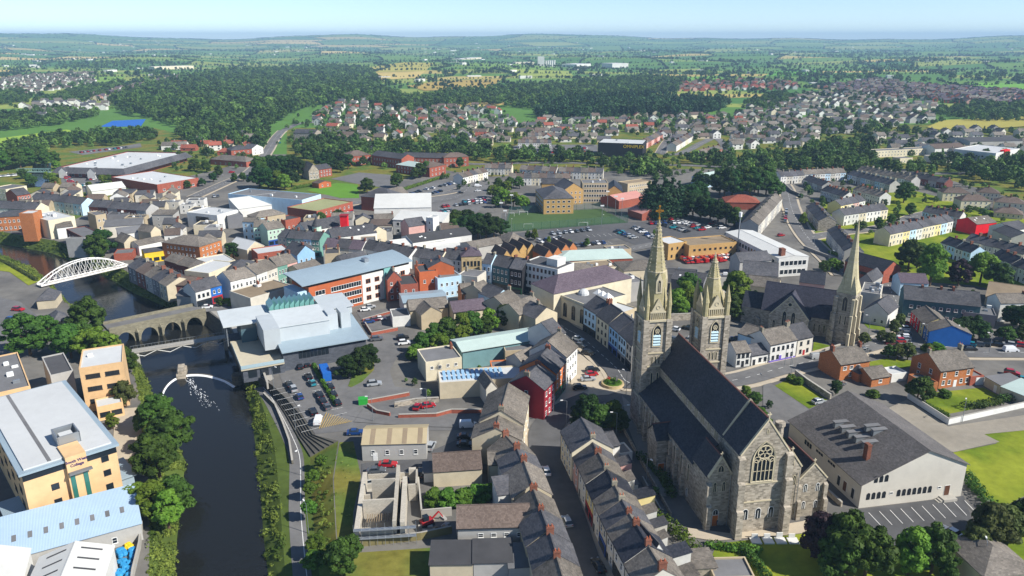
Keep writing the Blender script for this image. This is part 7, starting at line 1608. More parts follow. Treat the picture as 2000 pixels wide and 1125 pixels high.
wood('woodland','belts of trees threading between the suburbs',belt,(7,13),FAR,.08,seed=5)
wood('woodland','tree belt beside the far brick estate',fill_poly(opoly((1810,222),(1900,205),(2150,212),(2150,240),(1900,238)),12,rw) + fill_poly(opoly((1450,205),(1530,182),(1560,192),(1500,215)),12,rw) + fill_poly(opoly((700,250),(770,235),(780,255),(720,268)),11,rw) + fill_poly(opoly((1590,245),(1790,258),(1800,268),(1600,262)),13,rw),(7,13),FAR,.05,seed=6)
hp = []
for a,b_ in hedge_edges:
 m = ((a[0] + b_[0]) / 2,(a[1] + b_[1]) / 2); d = math.hypot(*m)
 if d < 1450 or d > 13500 or abs(m[0]) > m[1] * .85 + 250: continue
 L = math.hypot(b_[0] - a[0],b_[1] - a[1]); st = max(9,d * .0034)
 if rw.random() < .12: continue
 for k in range(int(L / st)):
  if rw.random() < .93: t = (k + rw.random()) / max(1,int(L / st)); hp.append((a[0] + (b_[0] - a[0]) * t,a[1] + (b_[1] - a[1]) * t))
wood('hedgerows','hedgerow trees between the distant fields',hp,(3,10),FARH,0,True,seed=7,grow=True)
gp = []
for k in range(70):
 y = rw.uniform(1500,7000); x = rw.uniform(-.8,.8) * y; n = rw.randint(10,45)
 gp += [(x + rw.gauss(0,50 + y * .02),y + rw.gauss(0,22 + y * .008)) for _ in range(n)]
wood('copses','scattered copses among the distant fields',gp,(10,17),FAR,0,True,seed=8)

def shrubs(name,label,polys,sp,hs,seed):
 r = random.Random(seed); pts = []
 for pl in polys: pts += [q for q in fill_poly(opoly(*pl),sp,r) if not near_foot(q[0],q[1],1.5) and r.random() < .55]
 wood(name,label,pts,hs,FAR,0,seed=seed)
shrubs('garden_shrubs','shrubs and small trees in the gardens of the terraces',[((1560,345),(1800,335),(2050,400),(2050,500),(1900,470),(1800,440),(1700,470),(1640,440),(1560,400)),((840,340),(1000,330),(1050,345),(900,375)),((300,300),(500,300),(480,335),(380,350),(330,330)),((1000,300),(1350,300),(1500,345),(1300,350),(1100,335)),((1800,560),(2050,560),(2050,600),(1880,590)),((560,250),(700,300),(900,330),(760,330),(600,320))],9,(2.2,6),31)
shrubs('yard_shrubs','small shrubs growing in the town yards',[((820,640),(1000,640),(1010,700),(830,760)),((780,740),(880,740),(870,800),(790,790)),((1240,950),(1300,960),(1380,1080),(1330,1100),(1270,1020)),((1430,740),(1500,740),(1540,860),(1480,800))],6,(1.2,3),32)
# ------------------------------------------------------------------ suburban houses beyond the centre
def house_meshes(L,d,h,rise,kind,wl,rf):
 k = (L,d,h,rise,kind,wl,rf)
 if k not in _HM: _HM[k] = (wall_mesh(L,d,h,rise,kind).mesh('wall',WALLS[wl]),roof_mesh(L,d,h,rise,kind,ov=.4,vo=.2).mesh('roof',ROOFS[rf]))
 return _HM[k]
_HM = {}
TYPES = [(11,8,5.2,2.8,'x'),(9,9,5.4,3.0,'y'),(14,8,2.9,2.8,'x'),(12,9,3.0,2.8,'hip'),(16,8,5.2,2.6,'x')]
SUB = []
def suburb(pts,ang,sx,sy,walls,roofs,where,types=(0,1,2,3),seed=1,skip=.12):
 r = random.Random(seed); P_ = opoly(*pts); ca,sa = math.cos(ang),math.sin(ang); Q = [(x * ca + y * sa,-x * sa + y * ca) for x,y in P_]
 y = min(q[1] for q in Q); j = 0
 while y < max(q[1] for q in Q):
  x = min(q[0] for q in Q) + (j % 2) * sx * .4
  while x < max(q[0] for q in Q):
   u,v = x + r.uniform(-.08,.08) * sx,y + math.sin(x / 60) * 8 + r.uniform(-.06,.06) * sy
   if in_poly(u,v,Q) and r.random() > skip:
    SUB.append((u * ca - v * sa,u * sa + v * ca,ang + r.gauss(0,.12) + (math.pi / 2 if r.random() < .08 else 0) ,r.choice(walls),r.choice(roofs),TYPES[r.choice(types)],where))
   x += sx
  y += sy; j += 1
WH = ('white','stonewhite','cream','white'); GR = ('slate','slate2','brown','slate2','slate2','brown','slate','brown','red')
suburb([(590,240),(640,205),(700,196),(800,210),(960,210),(1000,238),(975,285),(900,290),(760,272),(690,285),(650,260)],-.15,19,29,WH,GR,'on the pale hillside estate',seed=1)
suburb([(1000,240),(1200,230),(1400,224),(1450,245),(1420,268),(1300,285),(1240,262),(1180,268),(1170,284),(1010,284)],.1,19,29,WH + ('beige',),GR,'below the conifer wood',seed=2)
suburb([(1430,245),(1440,215),(1500,205),(1590,182),(1700,186),(1840,212),(1810,245),(1700,250),(1580,285),(1480,300),(1400,300)],.2,19,30,('white','stonewhite','white','grey','cream'),('slate2','slate','brown'),'in the white estate at right',seed=3)
suburb([(1700,262),(1900,258),(2050,268),(2050,300),(1800,312),(1700,290)],.1,20,30,('white','grey','stonewhite'),('slate','slate2'),'near the modern school',seed=4)
suburb([(1590,174),(1700,158),(1850,172),(2050,182),(2050,210),(1880,205),(1720,190)],-.1,15,25,('brick','stonewhite','pink','brick'),('brown','purple','slate2'),'in the far brick estate',(0,1),seed=5)
suburb([(1275,168),(1470,158),(1560,165),(1560,176),(1300,180)],0,17,28,('brick','white','pink'),('brown','red'),'in the distant red estate',(0,1),seed=6)
suburb([(165,192),(250,170),(355,153),(350,168),(240,188),(190,199)],0,17,26,('pink','white','beige'),('brown','purple'),'in the far brown estate',(0,1),seed=7)
suburb([(10,215),(90,200),(200,206),(195,224),(60,232)],.3,19,27,('white',),('slate2','slate'),'beyond the sports field',(0,1),seed=8)
suburb([(-40,165),(60,150),(180,146),(175,168),(60,184),(-40,190)],0,20,34,('white','stonewhite'),('slate2','brown'),'in the far left estate',(0,2),seed=9)
suburb([(320,285),(420,262),(500,278),(530,300),(440,310),(360,300)],.2,25,30,('white','cream','brick'),('slate2','red','slate'),'above the shopping centre',(0,2,3),seed=10)
suburb([(700,212),(760,198),(850,200),(830,212)],0,22,28,('white',),('slate2',),'by the tree belt',seed=11)
suburb([(560,262),(620,255),(690,285),(640,300),(580,296)],.3,24,30,WH,GR,'by the dual road',seed=12)
SUB.sort(key=lambda q: math.hypot(q[0],q[1]))
near_sub,far_sub = SUB[:300],SUB[300:]
VN = {'white': 'white','stonewhite': 'off-white','cream': 'cream','brick': 'red brick','grey': 'grey','pink': 'pink','beige': 'beige'}
RN = {'slate': 'slate','slate2': 'grey','brown': 'brown','red': 'red','purple': 'purple'}
for x,y,a,wl,rf,t,where in near_sub:
 wm_,rm_ = house_meshes(*t,wl,rf); o = thing('suburban_house',None,'house',(x,y,hills(x,y)),a,'houses ' + where)
 obj('wall',wm_,o); r = obj('roof',rm_,o)
 if ('ch',t) not in _HM: b = MB(); b.box(-.4,.4,-.5,.5,0,1.8); _HM[('ch',t)] = b.mesh('chimney',CHIMG)
 obj('chimney',_HM[('ch',t)],o,(t[0] * (.5 if t[4] != 'x' else .2),t[1] * .5,t[2] + t[3] - .6))
 if math.hypot(x,y) < 1050:
  for fx in (.25,.75):
   for zz in ((1.0,) if t[2] < 4 else (1.0,3.4)): put_window(o,t[0] * fx,0,zz,0,1.5,1.2,'dark','plain')
 auto(o,where,f'{VN[wl]} {"bungalow" if t[2] < 4 else "house"} with {RN[rf]} roof')
def join_far(lst):
 b = MB(); keys = []
 for x,y,a,wl,rf,t,where in lst:
  wm_,rm_ = house_meshes(*t,wl,rf); ca,sa = math.cos(a),math.sin(a); z = hills(x,y)
  for me,k in ((wm_,WALLS[wl]),(rm_,ROOFS[rf])):
   if k not in keys: keys.append(k)
   i = keys.index(k); vs = [v.co for v in me.vertices]
   for p in me.polygons: b.face([(vs[q].x * ca - vs[q].y * sa + x,vs[q].x * sa + vs[q].y * ca + y,vs[q].z + z) for q in p.vertices],i)
 rr = random.Random(77)
 for _ in range(170):                                    # farmsteads and sheds out in the country
  y = rr.uniform(1500,8500); x = rr.uniform(-.72,.72) * y; a = rr.uniform(0,3); L,d,h = (rr.uniform(14,45),rr.uniform(10,22),rr.uniform(4,8)); z = hills(x,y) - 1; ca,sa = math.cos(a),math.sin(a); k = WALLS['white']
  if k not in keys: keys.append(k)
  p = [(x + u * ca - v * sa,y + u * sa + v * ca) for u,v in ((0,0),(L,0),(L,d),(0,d))]; b.prism(p,z,z + h,keys.index(k),top=True)
 return tag(b.build('distant_houses',keys),'distant houses and farm sheds scattered to the horizon',kind='stuff')
join_far(far_sub)
# garden trees and lawns of the suburbs
C = []; rr = random.Random(21)
for x,y,a,*_ in SUB:
 for k in range(4 if math.hypot(x,y) < 1300 else 2):
  C.append((x + rr.gauss(0,13),y + rr.gauss(0,15)))
wood('garden_trees','garden trees and hedges among the suburban houses',C,(3,8.5),FAR,.1,seed=12)
# landmarks out in the country
t = thing('silo_works','white grain silos and tower on the far plain','silo',(*at('o',(1062,132),0)[:2],0),0)
b = MB(); b.box(-22,2,0,22,-10,38); b.build('silo_tower',WALLS['white'],t)
for k in range(5): b = MB(); b.tube((8 + k * 7.5,8,-10),(8 + k * 7.5,8,24),3.6,3.6,10); b.build('silo',WALLS['white'],t)
for R,A,B,dd,h,lb in (('f2',(648,232),(735,232),40,9,'long white factory shed left of the distant silos'),('f2',(1020,233),(1125,232),40,9,'cream factory shed beside the distant silos'),('f2',(1360,245),(1440,240),60,12,'white factory block right of the distant silos'),('f2',(1560,240),(1650,238),60,14,'white factory sheds on the far plain at right'),('f1',(860,258),(1080,252),40,12,'long pink-beige factory beyond the left wood'),('f2',(720,215),(830,205),50,7,'brown sheds of the far industrial estate')):
 B_('factory',lb,'factory',R,A,B,dd,h,0,'flat','white' if 'white' in lb else 'cream','feltw')
t = thing('wind_turbine','white wind turbine on the distant plain at left','wind turbine',(*at('o',(310,96),0)[:2],0)); ty = t.location.y; s = ty / 1500
b = MB(); b.tube((0,0,0),(0,0,11 * s),.5 * s,.35 * s,8); b.build('mast',WALLS['white'],t); b = MB(); b.box(-.6 * s,.6 * s,-1.2 * s,1.0 * s,10.6 * s,11.6 * s); b.build('nacelle',WALLS['white'],t)
for k in range(3): a = .4 + k * 2.094; b = MB(); b.bar((0,-1.3 * s,11 * s),(8 * s * math.cos(a),-1.3 * s,11 * s + 8 * s * math.sin(a)),.25 * s,.6 * s); b.build('blade',WALLS['white'],t)
# bright fields seen above the wood
for pts,c in ((((720,135),(790,128),(850,131),(830,142),(740,142)),'#a9a04c'),(((735,143),(830,142),(815,152),(745,155)),'#c2ac66'),(((880,128),(1010,125),(1110,140),(960,142)),'#6f8f3c'),(((795,168),(860,157),(980,155),(960,172),(830,178)),'#a8914c'),(((1000,140),(1110,142),(1120,150),(1010,152)),'#93a04a'),(((1490,150),(1520,140),(1600,140),(1595,152)),'#5f9a34'),(((1845,172),(1900,164),(2010,166),(2010,178),(1900,178)),'#6fa038'),(((1340,152),(1420,147),(1430,156),(1345,160)),'#6a9a3a'),(((1810,250),(1840,236),(2020,228),(2050,245),(1850,258)),'#a39a4a'),(((110,166),(180,155),(248,153),(235,162),(140,176)),'#7a9a40'),(((175,190),(230,181),(228,190),(190,196)),'#b09a58')):
 g = [at('o',q,0) for q in pts]; b = MB(); cx = sum((p for p in g),Vector()) / len(g); up = lambda p: (p.x,p.y,hills(p.x,p.y) + 1.0)
 for i in range(len(g)):
  p,q = g[i],g[(i + 1) % len(g)]
  for k in range(4):
   u0,u1 = p.lerp(q,k / 4),p.lerp(q,(k + 1) / 4)
   for t0,t1 in ((0,.34),(.34,.67),(.67,1)):
    if t0 == 0: b.face([up(cx),up(cx.lerp(u0,t1)),up(cx.lerp(u1,t1))])
    else: b.face([up(cx.lerp(u0,t0)),up(cx.lerp(u0,t1)),up(cx.lerp(u1,t1)),up(cx.lerp(u1,t0))])
 tag(b.build('field',mat('field_' + c[1:],c,.95,.15,.03,rand=0)),kind='structure')
# ------------------------------------------------------------------ cars
CARC = dict(white='#e2e3e3',silver='#a9adb0',grey='#5d6165',black='#17181b',red='#a81420',blue='#1d3f77',teal='#1d7f8c',maroon='#5e1426')
def paint(c):
 m = flat_mat('car_paint_' + c,CARC[c],.25,.15 if c in ('silver','grey') else 0,.6); b = m.node_tree.nodes['Principled BSDF']; b.inputs['Coat Weight'].default_value = .5; b.inputs['Coat Roughness'].default_value = .08; return m
TYRE = flat_mat('tyre','#17171a',.9); HEADL = flat_mat('headlight','#d5dade',.2); TAILL = flat_mat('tail_light','#8a1015',.3)
def car_shell(kind):
 """side profile lofted across the width; returns body and glasshouse builders"""
 L,W_,H = dict(hatch=(4.1,1.76,1.47),saloon=(4.6,1.8,1.43),suv=(4.5,1.86,1.68),van=(4.9,1.92,1.95))[kind]; x = L / 2; b = MB(); g = MB(); hb = dict(hatch=.9,saloon=.9,suv=1.02,van=1.12)[kind]
 low = [(-x,.38),(-x + .12,.22),(x - .15,.22),(x,.36),(x - .02,.62),(x - .18,hb * .78),(x * .42 if kind != 'van' else x * .62,hb),(-x * .78,hb + .04),(-x + .03,hb - .05)]
 def ring(s,k): return [(px_,s * W_ / 2 * k * (1 if z < hb * .8 else .97),z) for px_,z in low]
 A,A2,B2,B = ring(-1,.94),ring(-1,1),ring(1,1),ring(1,.94)
 A = [(p[0] * .985,p[1],p[2] + (.03 if p[2] < .5 else -.03)) for p in A]; B = [(p[0] * .985,p[1],p[2] + (.03 if p[2] < .5 else -.03)) for p in B]
 n = len(low)
 for R0,R1 in ((A2,B2),):
  for i in range(n): j = (i + 1) % n; b.face([R0[i],R1[i],R1[j],R0[j]])
 b.face(A2[::-1]); b.face(B2)
 cab = dict(hatch=(.44,.1,-.62,-.88),saloon=(.36,.08,-.5,-.74),suv=(.42,.14,-.72,-.93),van=(.62,.36,-.92,-.97))[kind]
 f0,f1,r1,r0 = (q * x for q in cab); w0,w1 = W_ / 2 * .95,W_ / 2 * .78
 lo = [(f0,-w0,hb),(f0,w0,hb),(r0,w0,hb + .03),(r0,-w0,hb + .03)]; hi = [(f1,-w1,H - .05),(f1,w1,H - .05),(r1,w1,H - .05),(r1,-w1,H - .05)]
 tgt = g
 for i in range(4):
  j = (i + 1) % 4; (b if kind == 'van' and i in (1,2,3) else g).face([lo[i],lo[j],hi[j],hi[i]])
 b.face([hi[0],hi[1],hi[2],hi[3]]); b.face([(p[0] * .96,p[1] * .93,H) for p in hi]); b.loft(hi,[(p[0] * .96,p[1] * .93,H) for p in hi])
 return b,g,L,W_
_CM = {}
def car_parts(kind,c):
 if (kind,c) not in _CM:
  b,g,L,W_ = car_shell(kind); w = MB(); w.tube((0,-.1,0),(0,.1,0),.33,n=12); w2 = MB(); w2.tube((0,-.115,0),(0,.115,0),.2,n=10)
  h = MB(); h.box(-.04,.06,-.17,.17,-.07,.07,0,True)
  far = MB(); bb,gg,_,_ = car_shell(kind); far.v = list(bb.v); far.f = list(bb.f); far.m = list(bb.m)
  for f in gg.f: far.face([gg.v[k] for k in f],1)
  for sx in (-1,1):
   for sy in (-1,1): far.tube((sx * L * .31,sy * (W_ / 2 - .12),.32),(sx * L * .31,sy * (W_ / 2 + .01),.32),.32,n=8,m=2)
  key = 'w'
  if key not in _CM: _CM[key] = (w.mesh('wheel',TYRE),w2.mesh('rim',STEEL),h.mesh('headlight',HEADL),h.mesh('tail_light',TAILL))
  _CM[(kind,c)] = (b.mesh('body',paint(c)),g.mesh('glass',GLASS),far.mesh('car',[paint(c),GLASS,TYRE]),L,W_)
 return _CM[(kind,c)]
def car(p,ang,kind,c,where,z=.12,group=None):
 b,g,far,L,W_ = car_parts(kind,c); p = Vector((p.x,p.y,z)); dist = math.hypot(p.x,p.y)
 if dist < 245:
  o = thing('van' if kind == 'van' else 'car',None,'van' if kind == 'van' else 'car',p,ang,group or 'cars ' + where); obj('body',b,o); obj('glass',g,o); w,rim,h,t = _CM['w']
  for sx in (-1,1):
   for sy in (-1,1): q = obj('wheel',w,o,(sx * L * .31,sy * (W_ / 2 - .08),.33)); obj('rim',rim,q)
  for sy in (-1,1): obj('headlight',h,o,(L / 2 - .06,sy * W_ * .36,.66)); obj('tail_light',t,o,(-L / 2 + .02,sy * W_ * .38,.78))
 else:
  o = obj('van' if kind == 'van' else 'car',far,None,p,ang); tag(o,None,'van' if kind == 'van' else 'car',group or 'cars ' + where)
 auto(o,where,f'{c} ' + dict(hatch='hatchback',saloon='saloon car',suv='tall car',van='van')[kind]); return o
RC = random.Random(31); CW = ['white'] * 5 + ['silver'] * 4 + ['black'] * 4 + ['grey'] * 3 + ['red'] * 3 + ['blue'] * 3 + ['teal']
def lot(R,A,B,n,where,fill=.85,off=math.pi / 2,cols=None,kinds=('hatch','saloon','suv','hatch'),z=.25,lines=False):
 a,b = at(R,A,0),at(R,B,0); v = b - a; ang = math.atan2(v.y,v.x)
 for i in range(n):
  if RC.random() > fill: continue
  p = a + v * ((i + .5) / n); car(p,ang + off + (math.pi if RC.random() < .4 else 0) + RC.gauss(0,.03),RC.choice(kinds),(cols[i % len(cols)] if cols else RC.choice(CW)),where,z)
 if lines:
  q = MB(); d = v.normalized(); e = Vector((-d.y,d.x,0))
  for i in range(n + 1):
   p = a + v * (i / n); q.face([(p + e * s * 2.4 + d * t * .06).to_tuple()[:2] + (.236,) for s,t in ((-1,-1),(-1,1),(1,1),(1,-1))])
  tag(q.build('bay_markings',line_white),kind='structure')
 return
def one(R,p,ang,kind,c,where,z=.25): car(at(R,p,0),math.radians(ang),kind,c,where,z)
w = 'in the arts centre car park'
for x,y,k,c in ((290,318,'hatch','black'),(316,308,'saloon','black'),(325,358,'saloon','black'),(340,382,'hatch','teal'),(250,388,'saloon','black'),(265,405,'suv','silver'),(290,435,'hatch','blue'),(368,428,'saloon','black'),(380,452,'saloon','black'),(342,495,'suv','black'),(396,475,'hatch','grey'),(408,395,'saloon','black'),(420,425,'hatch','black'),(436,458,'hatch','black'),(362,530,'van','white')): one('b',(x,y),118 if k != 'van' else 95,k,c,w)
lot('b',(205,400),(330,560),8,w,0,lines=True); lot('b',(330,350),(440,500),8,w,0,lines=True)
one('b',(508,575),5,'saloon','blue','beside the beige striped roof'); w = 'in the upper walled car park'
for x,y,c in ((545,95,'white'),(560,142,'blue'),(583,134,'maroon'),(606,130,'white'),(480,66,'white'),(565,84,'silver')): one('b',(x,y),20,'hatch',c,w)
w = 'beside the garden fences'
for x,y,c in ((590,210,'grey'),(690,205,'black'),(697,225,'white'),(580,385,'silver')): one('b',(x,y),15,'suv',c,w)
one('b',(748,475),80,'hatch','red','in the walled bay by the side street'); one('b',(790,470),20,'hatch','red','nose-in at the walled bay beside a lamp')
w = 'in the yard below the striped roof'
one('b',(634,700),0,'saloon','red',w); one('b',(588,724),5,'saloon','grey',w); one('b',(573,770),20,'hatch','silver',w); one('b',(667,762),85,'hatch','red',w); one('b',(708,758),85,'hatch','blue',w); one('b',(760,735),85,'suv','black',w)
w = 'in the yard behind the corner house'
one('b',(945,548),5,'van','white',w); one('b',(935,592),0,'saloon','black',w); one('b',(935,622),0,'saloon','black',w); one('b',(800,630),80,'suv','silver',w)
w = 'driving down the near street'
one('c',(531,728),98,'hatch','white',w,.32); one('c',(612,925),102,'hatch','silver',w,.32); one('c',(735,1098),105,'saloon','black','driving at the bottom of the near street',.32)
w = 'parked before the shops above the roundabout'
one('k4',(470,925),8,'suv','black',w); one('k4',(555,838),8,'saloon','silver',w); one('k4',(590,790),12,'hatch','red',w); one('k4',(600,750),12,'suv','black',w); one('k4',(555,580),-32,'suv','black',w,.32); one('k4',(480,505),-32,'hatch','grey',w,.32); one('k4',(455,440),-35,'hatch','white',w,.32)
w = 'parked on the plaza by the slender spire'
for x,y,c in ((735,165,'red'),(735,205,'white'),(745,250,'grey'),(740,280,'white'),(740,300,'silver'),(695,312,'red'),(635,335,'maroon')): one('k5',(x,y),172,'suv',c,w)
one('c4',(582,1055),12,'van','silver','driving past the white cottages',.32); one('k5',(400,395),12,'hatch','grey','driving past the brick house',.32); one('k5',(1320,385),0,'suv','black','on the church road at the right',.32); one('k5',(1680,395),0,'van','white','on the church road at the right',.32)
w = 'in the row of bays on the church road'
for x,y,c in ((1310,345,'teal'),(1385,345,'grey'),(1440,345,'black'),(1550,345,'black'),(1660,345,'silver'),(1740,350,'red'),(1820,350,'black')): one('k5',(x,y),150,'suv',c,w)
one('k5',(1690,595),-30,'suv','red','in the walled yard at the right edge'); one('k5',(1800,655),-30,'hatch','teal','in the walled yard at the right edge'); one('e',(395,455),20,'hatch','silver','at the end of the church drive'); one('e',(908,965),120,'hatch','white','under the trees of the hall car park'); one('e',(475,385),20,'hatch','grey','beside the brick house shrub')
w = 'in the yard between the two spires'
for x,y,c in ((352,930,'white'),(445,920,'black'),(490,990,'white'),(335,1000,'grey'),(755,1010,'black'),(785,1000,'blue')): one('c1',(x,y),150,'hatch',c,w)
w = 'in the big car park below the pitch'
lot('m3',(880,672),(1250,632),10,w,.75); lot('m3',(800,725),(960,690),4,w,.9); lot('m3',(1000,750),(1260,722),8,w,.75,lines=True); lot('m3',(1120,680),(1360,665),7,w,.55,lines=True); lot('m3',(1290,650),(1480,720),7,w,.7); lot('m3',(1410,628),(1540,700),8,w,.95); lot('m3',(1500,605),(1700,600),7,w,.9)
w = 'in the far rows beside the conifers'
lot('m4',(345,575),(600,635),8,w,.95); lot('m4',(300,610),(470,660),6,w,.95); lot('m4',(440,600),(560,650),5,w,1); lot('m4',(600,600),(690,640),3,w,.9)
lot('m4',(420,838),(720,815),11,'parked behind the buff annexe',.95,cols=['red','red','white','red','red','red','red'],kinds=('van',)); lot('m4',(440,850),(700,835),9,'parked behind the buff annexe',.95,cols=['red'],kinds=('van','hatch'))
lot('m4',(1080,520),(1070,600),5,'parked along the uphill terrace',.9,off=0); one('m4',(1045,680),20,'hatch','red','beside the bend of the uphill road')
w = 'in the car park beside the leisure building'
lot('m3',(60,440),(200,400),6,w,.8); lot('m3',(130,385),(280,350),6,w,.85); lot('m3',(200,500),(480,470),11,w,.85); lot('m3',(330,470),(480,455),6,w,.8); lot('m3',(20,420),(80,440),3,w,.9); lot('m3',(180,540),(260,520),4,w,.8); one('m3',(430,370),0,'van','white',w); one('m3',(320,412),10,'hatch','black',w); one('m3',(430,400),10,'hatch','white',w)
lot('m3',(640,150),(1160,128),34,'in the cinema car park',.5,lines=True); lot('m3',(760,162),(1100,150),22,'in the cinema car park',.6,lines=True)
w = 'in front of the shopping centre'
lot('m1',(420,312),(450,350),5,w,.95,cols=['red','red','silver','red']); lot('m1',(440,372),(560,362),7,w,.9); lot('m1',(540,330),(600,325),3,w,1); lot('m1',(500,158),(800,125),16,'behind the shopping centre',.7); lot('m1',(420,400),(500,395),4,w,.9)
lot('k6',(30,430),(380,390),8,'behind the far bridge at the left edge',.95,cols=['red','red','grey','red','teal']); lot('m1',(-20,310),(110,300),8,'at the left edge above the town',.9,cols=['white','white','silver'])
lot('m2',(1290,420),(1420,380),6,'beside the brick gabled hall',.8); lot('m1',(1290,440),(1400,430),5,'on the roof lot by the main road',.7); one('m1',(1170,915),30,'van','white','in the yard behind the riverside houses'); one('m1',(1455,282),20,'suv','red','on the main road junction'); one('a',(72,95),-10,'suv','red','on the bus yard'); one('a',(48,135),-10,'suv','blue','on the bus yard'); one('a',(808,85),15,'hatch','white','at the bridge end beside the pub')
lot('m4',(250,110),(380,30),10,'on the dual road beside the cinema',.6,off=0); lot('m2',(480,40),(470,110),3,'on the main road north',.7,off=0)
# ------------------------------------------------------------------ lamp posts
lb = MB(); lb.tube((0,0,0),(0,0,7.4),.09,.06,6); lp = lb.mesh('pole',STEEL); lb = MB(); lb.bar((0,0,7.35),(1.3,0,7.6),.07,.07); la = lb.mesh('arm',STEEL); lb = MB(); lb.box(1.1,1.8,-.14,.14,7.55,7.72,0,True); lh = lb.mesh('lamp_head',FRAME['white'])
LAMPS = [('b',(275,565),SHELF),('b',(300,735),SHELF),('b',(325,960),SHELF),('b',(785,490),0),('b',(575,525),0),('b',(190,400),0),('c',(610,540),0),('c',(842,420),0),('c',(825,560),0),('c',(803,590),0),('c',(560,490),0),('c4',(390,1110),0),('c4',(345,1110),0),('k5',(430,250),0),('k5',(1175,350),0),('k5',(1490,410),0),('k5',(925,330),0),('k5',(1255,1010),0),('c4',(668,375),0),('c4',(560,225),0),('m4',(1165,500),0),('m4',(1050,370),0),('m3',(920,725),0),('m3',(640,660),0),('m3',(1205,625),0),('m3',(445,700),0),('m1',(465,400),0),('m1',(860,225),0),('m1',(1140,400),0),('m1',(1315,220),0),('k6',(140,460),0),('m2',(110,360),0),('m3',(305,420),0),('k2',(815,710),0),('m5',(1210,220),0),('m3',(490,470),0),('m3',(1225,215),0),('m3',(1245,260),0),('k1',(1660,890),0),('e',(285,370),0),('c2',(150,1120),0)]
for R,p,z in LAMPS:
 q = at(R,p,z); o = thing('street_lamp',None,'street lamp',q,RND.uniform(0,6.28),'street lamps of the town'); obj('pole',lp,o); obj('arm',la,o); obj('lamp_head',lh,o); auto(o,'in the town','grey steel street lamp','x')
q = at('c1',(795,400),0); o = thing('phone_mast','tall pale grey mast beside the white school wing','mast',q); b = MB(); b.tube((0,0,0),(0,0,21),.35,.28,8); b.build('pole',STEEL,o); b = MB(); b.tube((0,0,19.4),(0,0,21.6),.8,.8,8); b.build('antenna',FRAME['white'],o)
# ------------------------------------------------------------------ sports pitch
pc = [at('m3',p,0) for p in ((600,655),(630,540),(1200,508),(1370,595))]; ff = thing('pitch_fence','tall green mesh fence with floodlight posts round the pitch','fence',pc[0])
mesh_m = bpy.data.materials.new('fence_mesh'); mesh_m.use_nodes = True; N = mesh_m.node_tree.nodes; tb = N.new('ShaderNodeBsdfTransparent'); ms = N.new('ShaderNodeMixShader'); ms.inputs[0].default_value = .28; N['Principled BSDF'].inputs['Base Color'].default_value = (.05,.12,.10,1)
mesh_m.node_tree.links.new(tb.outputs[0],ms.inputs[1]); mesh_m.node_tree.links.new(N['Principled BSDF'].outputs[0],ms.inputs[2]); mesh_m.node_tree.links.new(ms.outputs[0],N['Material Output'].inputs['Surface'])
for a,c in ((0,1),(1,2),(2,3),(3,0)):
 p,q = pc[a] - pc[0],pc[c] - pc[0]; n = int((q - p).length / 5)
 for k in range(n): u = p.lerp(q,k / n); b = MB(); b.tube(u,u + Vector((0,0,4.6)),.07,n=5); b.build('post',PAINT['green'],ff)
 b = MB(); b.face([p,q,q + Vector((0,0,4.4)),p + Vector((0,0,4.4))]); b.build('mesh_panel',mesh_m,ff)
for k,(x,y) in enumerate(((600,655),(640,545),(575,600),(1240,520),(1290,555),(1205,620),(1330,570))):
 o = thing('floodlight',None,'floodlight',at('m3',(x,y),0)); b = MB(); b.tube((0,0,0),(0,0,12),.14,.1,6); b.build('pole',STEEL,o); b = MB(); b.box(-1,1,-.2,.2,11.6,12.3,0,True); b.build('lamp_head',FRAME['white'],o); auto(o,'beside the green pitch','tall floodlight')
for x,y,r_ in ((745,625,0),(1090,615,0),(715,545,0),(930,528,0),(630,555,0)):
 o = thing('goal',None,'goal',at('m3',(x,y),.2),0); b = MB(); b.tube((-2.5,0,0),(-2.5,0,2.1),.08,n=5); b.tube((2.5,0,0),(2.5,0,2.1),.08,n=5); b.tube((-2.5,0,2.1),(2.5,0,2.1),.08,n=5); b.build('goal_frame',FRAME['white'],o); auto(o,'on the green pitch','white goal frame')
# ------------------------------------------------------------------ small things
o = thing('roundabout','round planted island with stone kerb and red flowers','roundabout',at('k4',(800,880),0)); b = MB(); b.tube((0,0,0),(0,0,.9),3.6,3.4,20); b.build('stone_kerb',WALLS['sand'],o); b = MB(); b.tube((0,0,.85),(0,0,1.1),3.0,2.4,20); b.build('planting',LEAF['b'],o)
obj('shrubs',tri_mesh('shrubs',leaf_cloud([(math.cos(k) * 1.6,math.sin(k) * 1.6,1.3) for k in range(6)],[.8] * 6,120,.2,NR),LEAF['b']),o); obj('flowers',tri_mesh('flowers',leaf_cloud([(-1.2,1.0,1.9)],[.6],90,.14,NR),flat_mat('red_petals','#b02020',.7)),o)
b = MB(); b.box(.9,1.5,-.2,.2,.9,3.0); b.build('memorial_stone',WALLS['dgrey'],o)
o = thing('graves','white marble grave kerbs and headstones on the church lawn','grave',at('c3',(520,1115),0)); o.name = 'grave_plot'
for k in range(4): b = MB(); x = -3.5 + k * 2.6; b.box(x,x + 2.1,-1,1,0,.3); b.build('kerb',WALLS['white'],o); b = MB(); b.box(x + .4,x + 1.7,.8,1.05,.3,1.2 + .3 * (k == 2)); b.build('headstone',WALLS['white'],o)
o = thing('container','blue shipping container in the car park','container',at('b',(390,350),0),math.radians(112)); b = MB(); b.box(-4,4,-1.25,1.25,.2,2.8,0,True); b.build('body',flat_mat('container_blue','#1d5fae',.5),o)
for k in range(14): b = MB(); x = -3.8 + k * .57; b.box(x,x + .12,-1.31,1.31,.3,2.84); b.build('rib',flat_mat('container_blue','#1d5fae'),o)
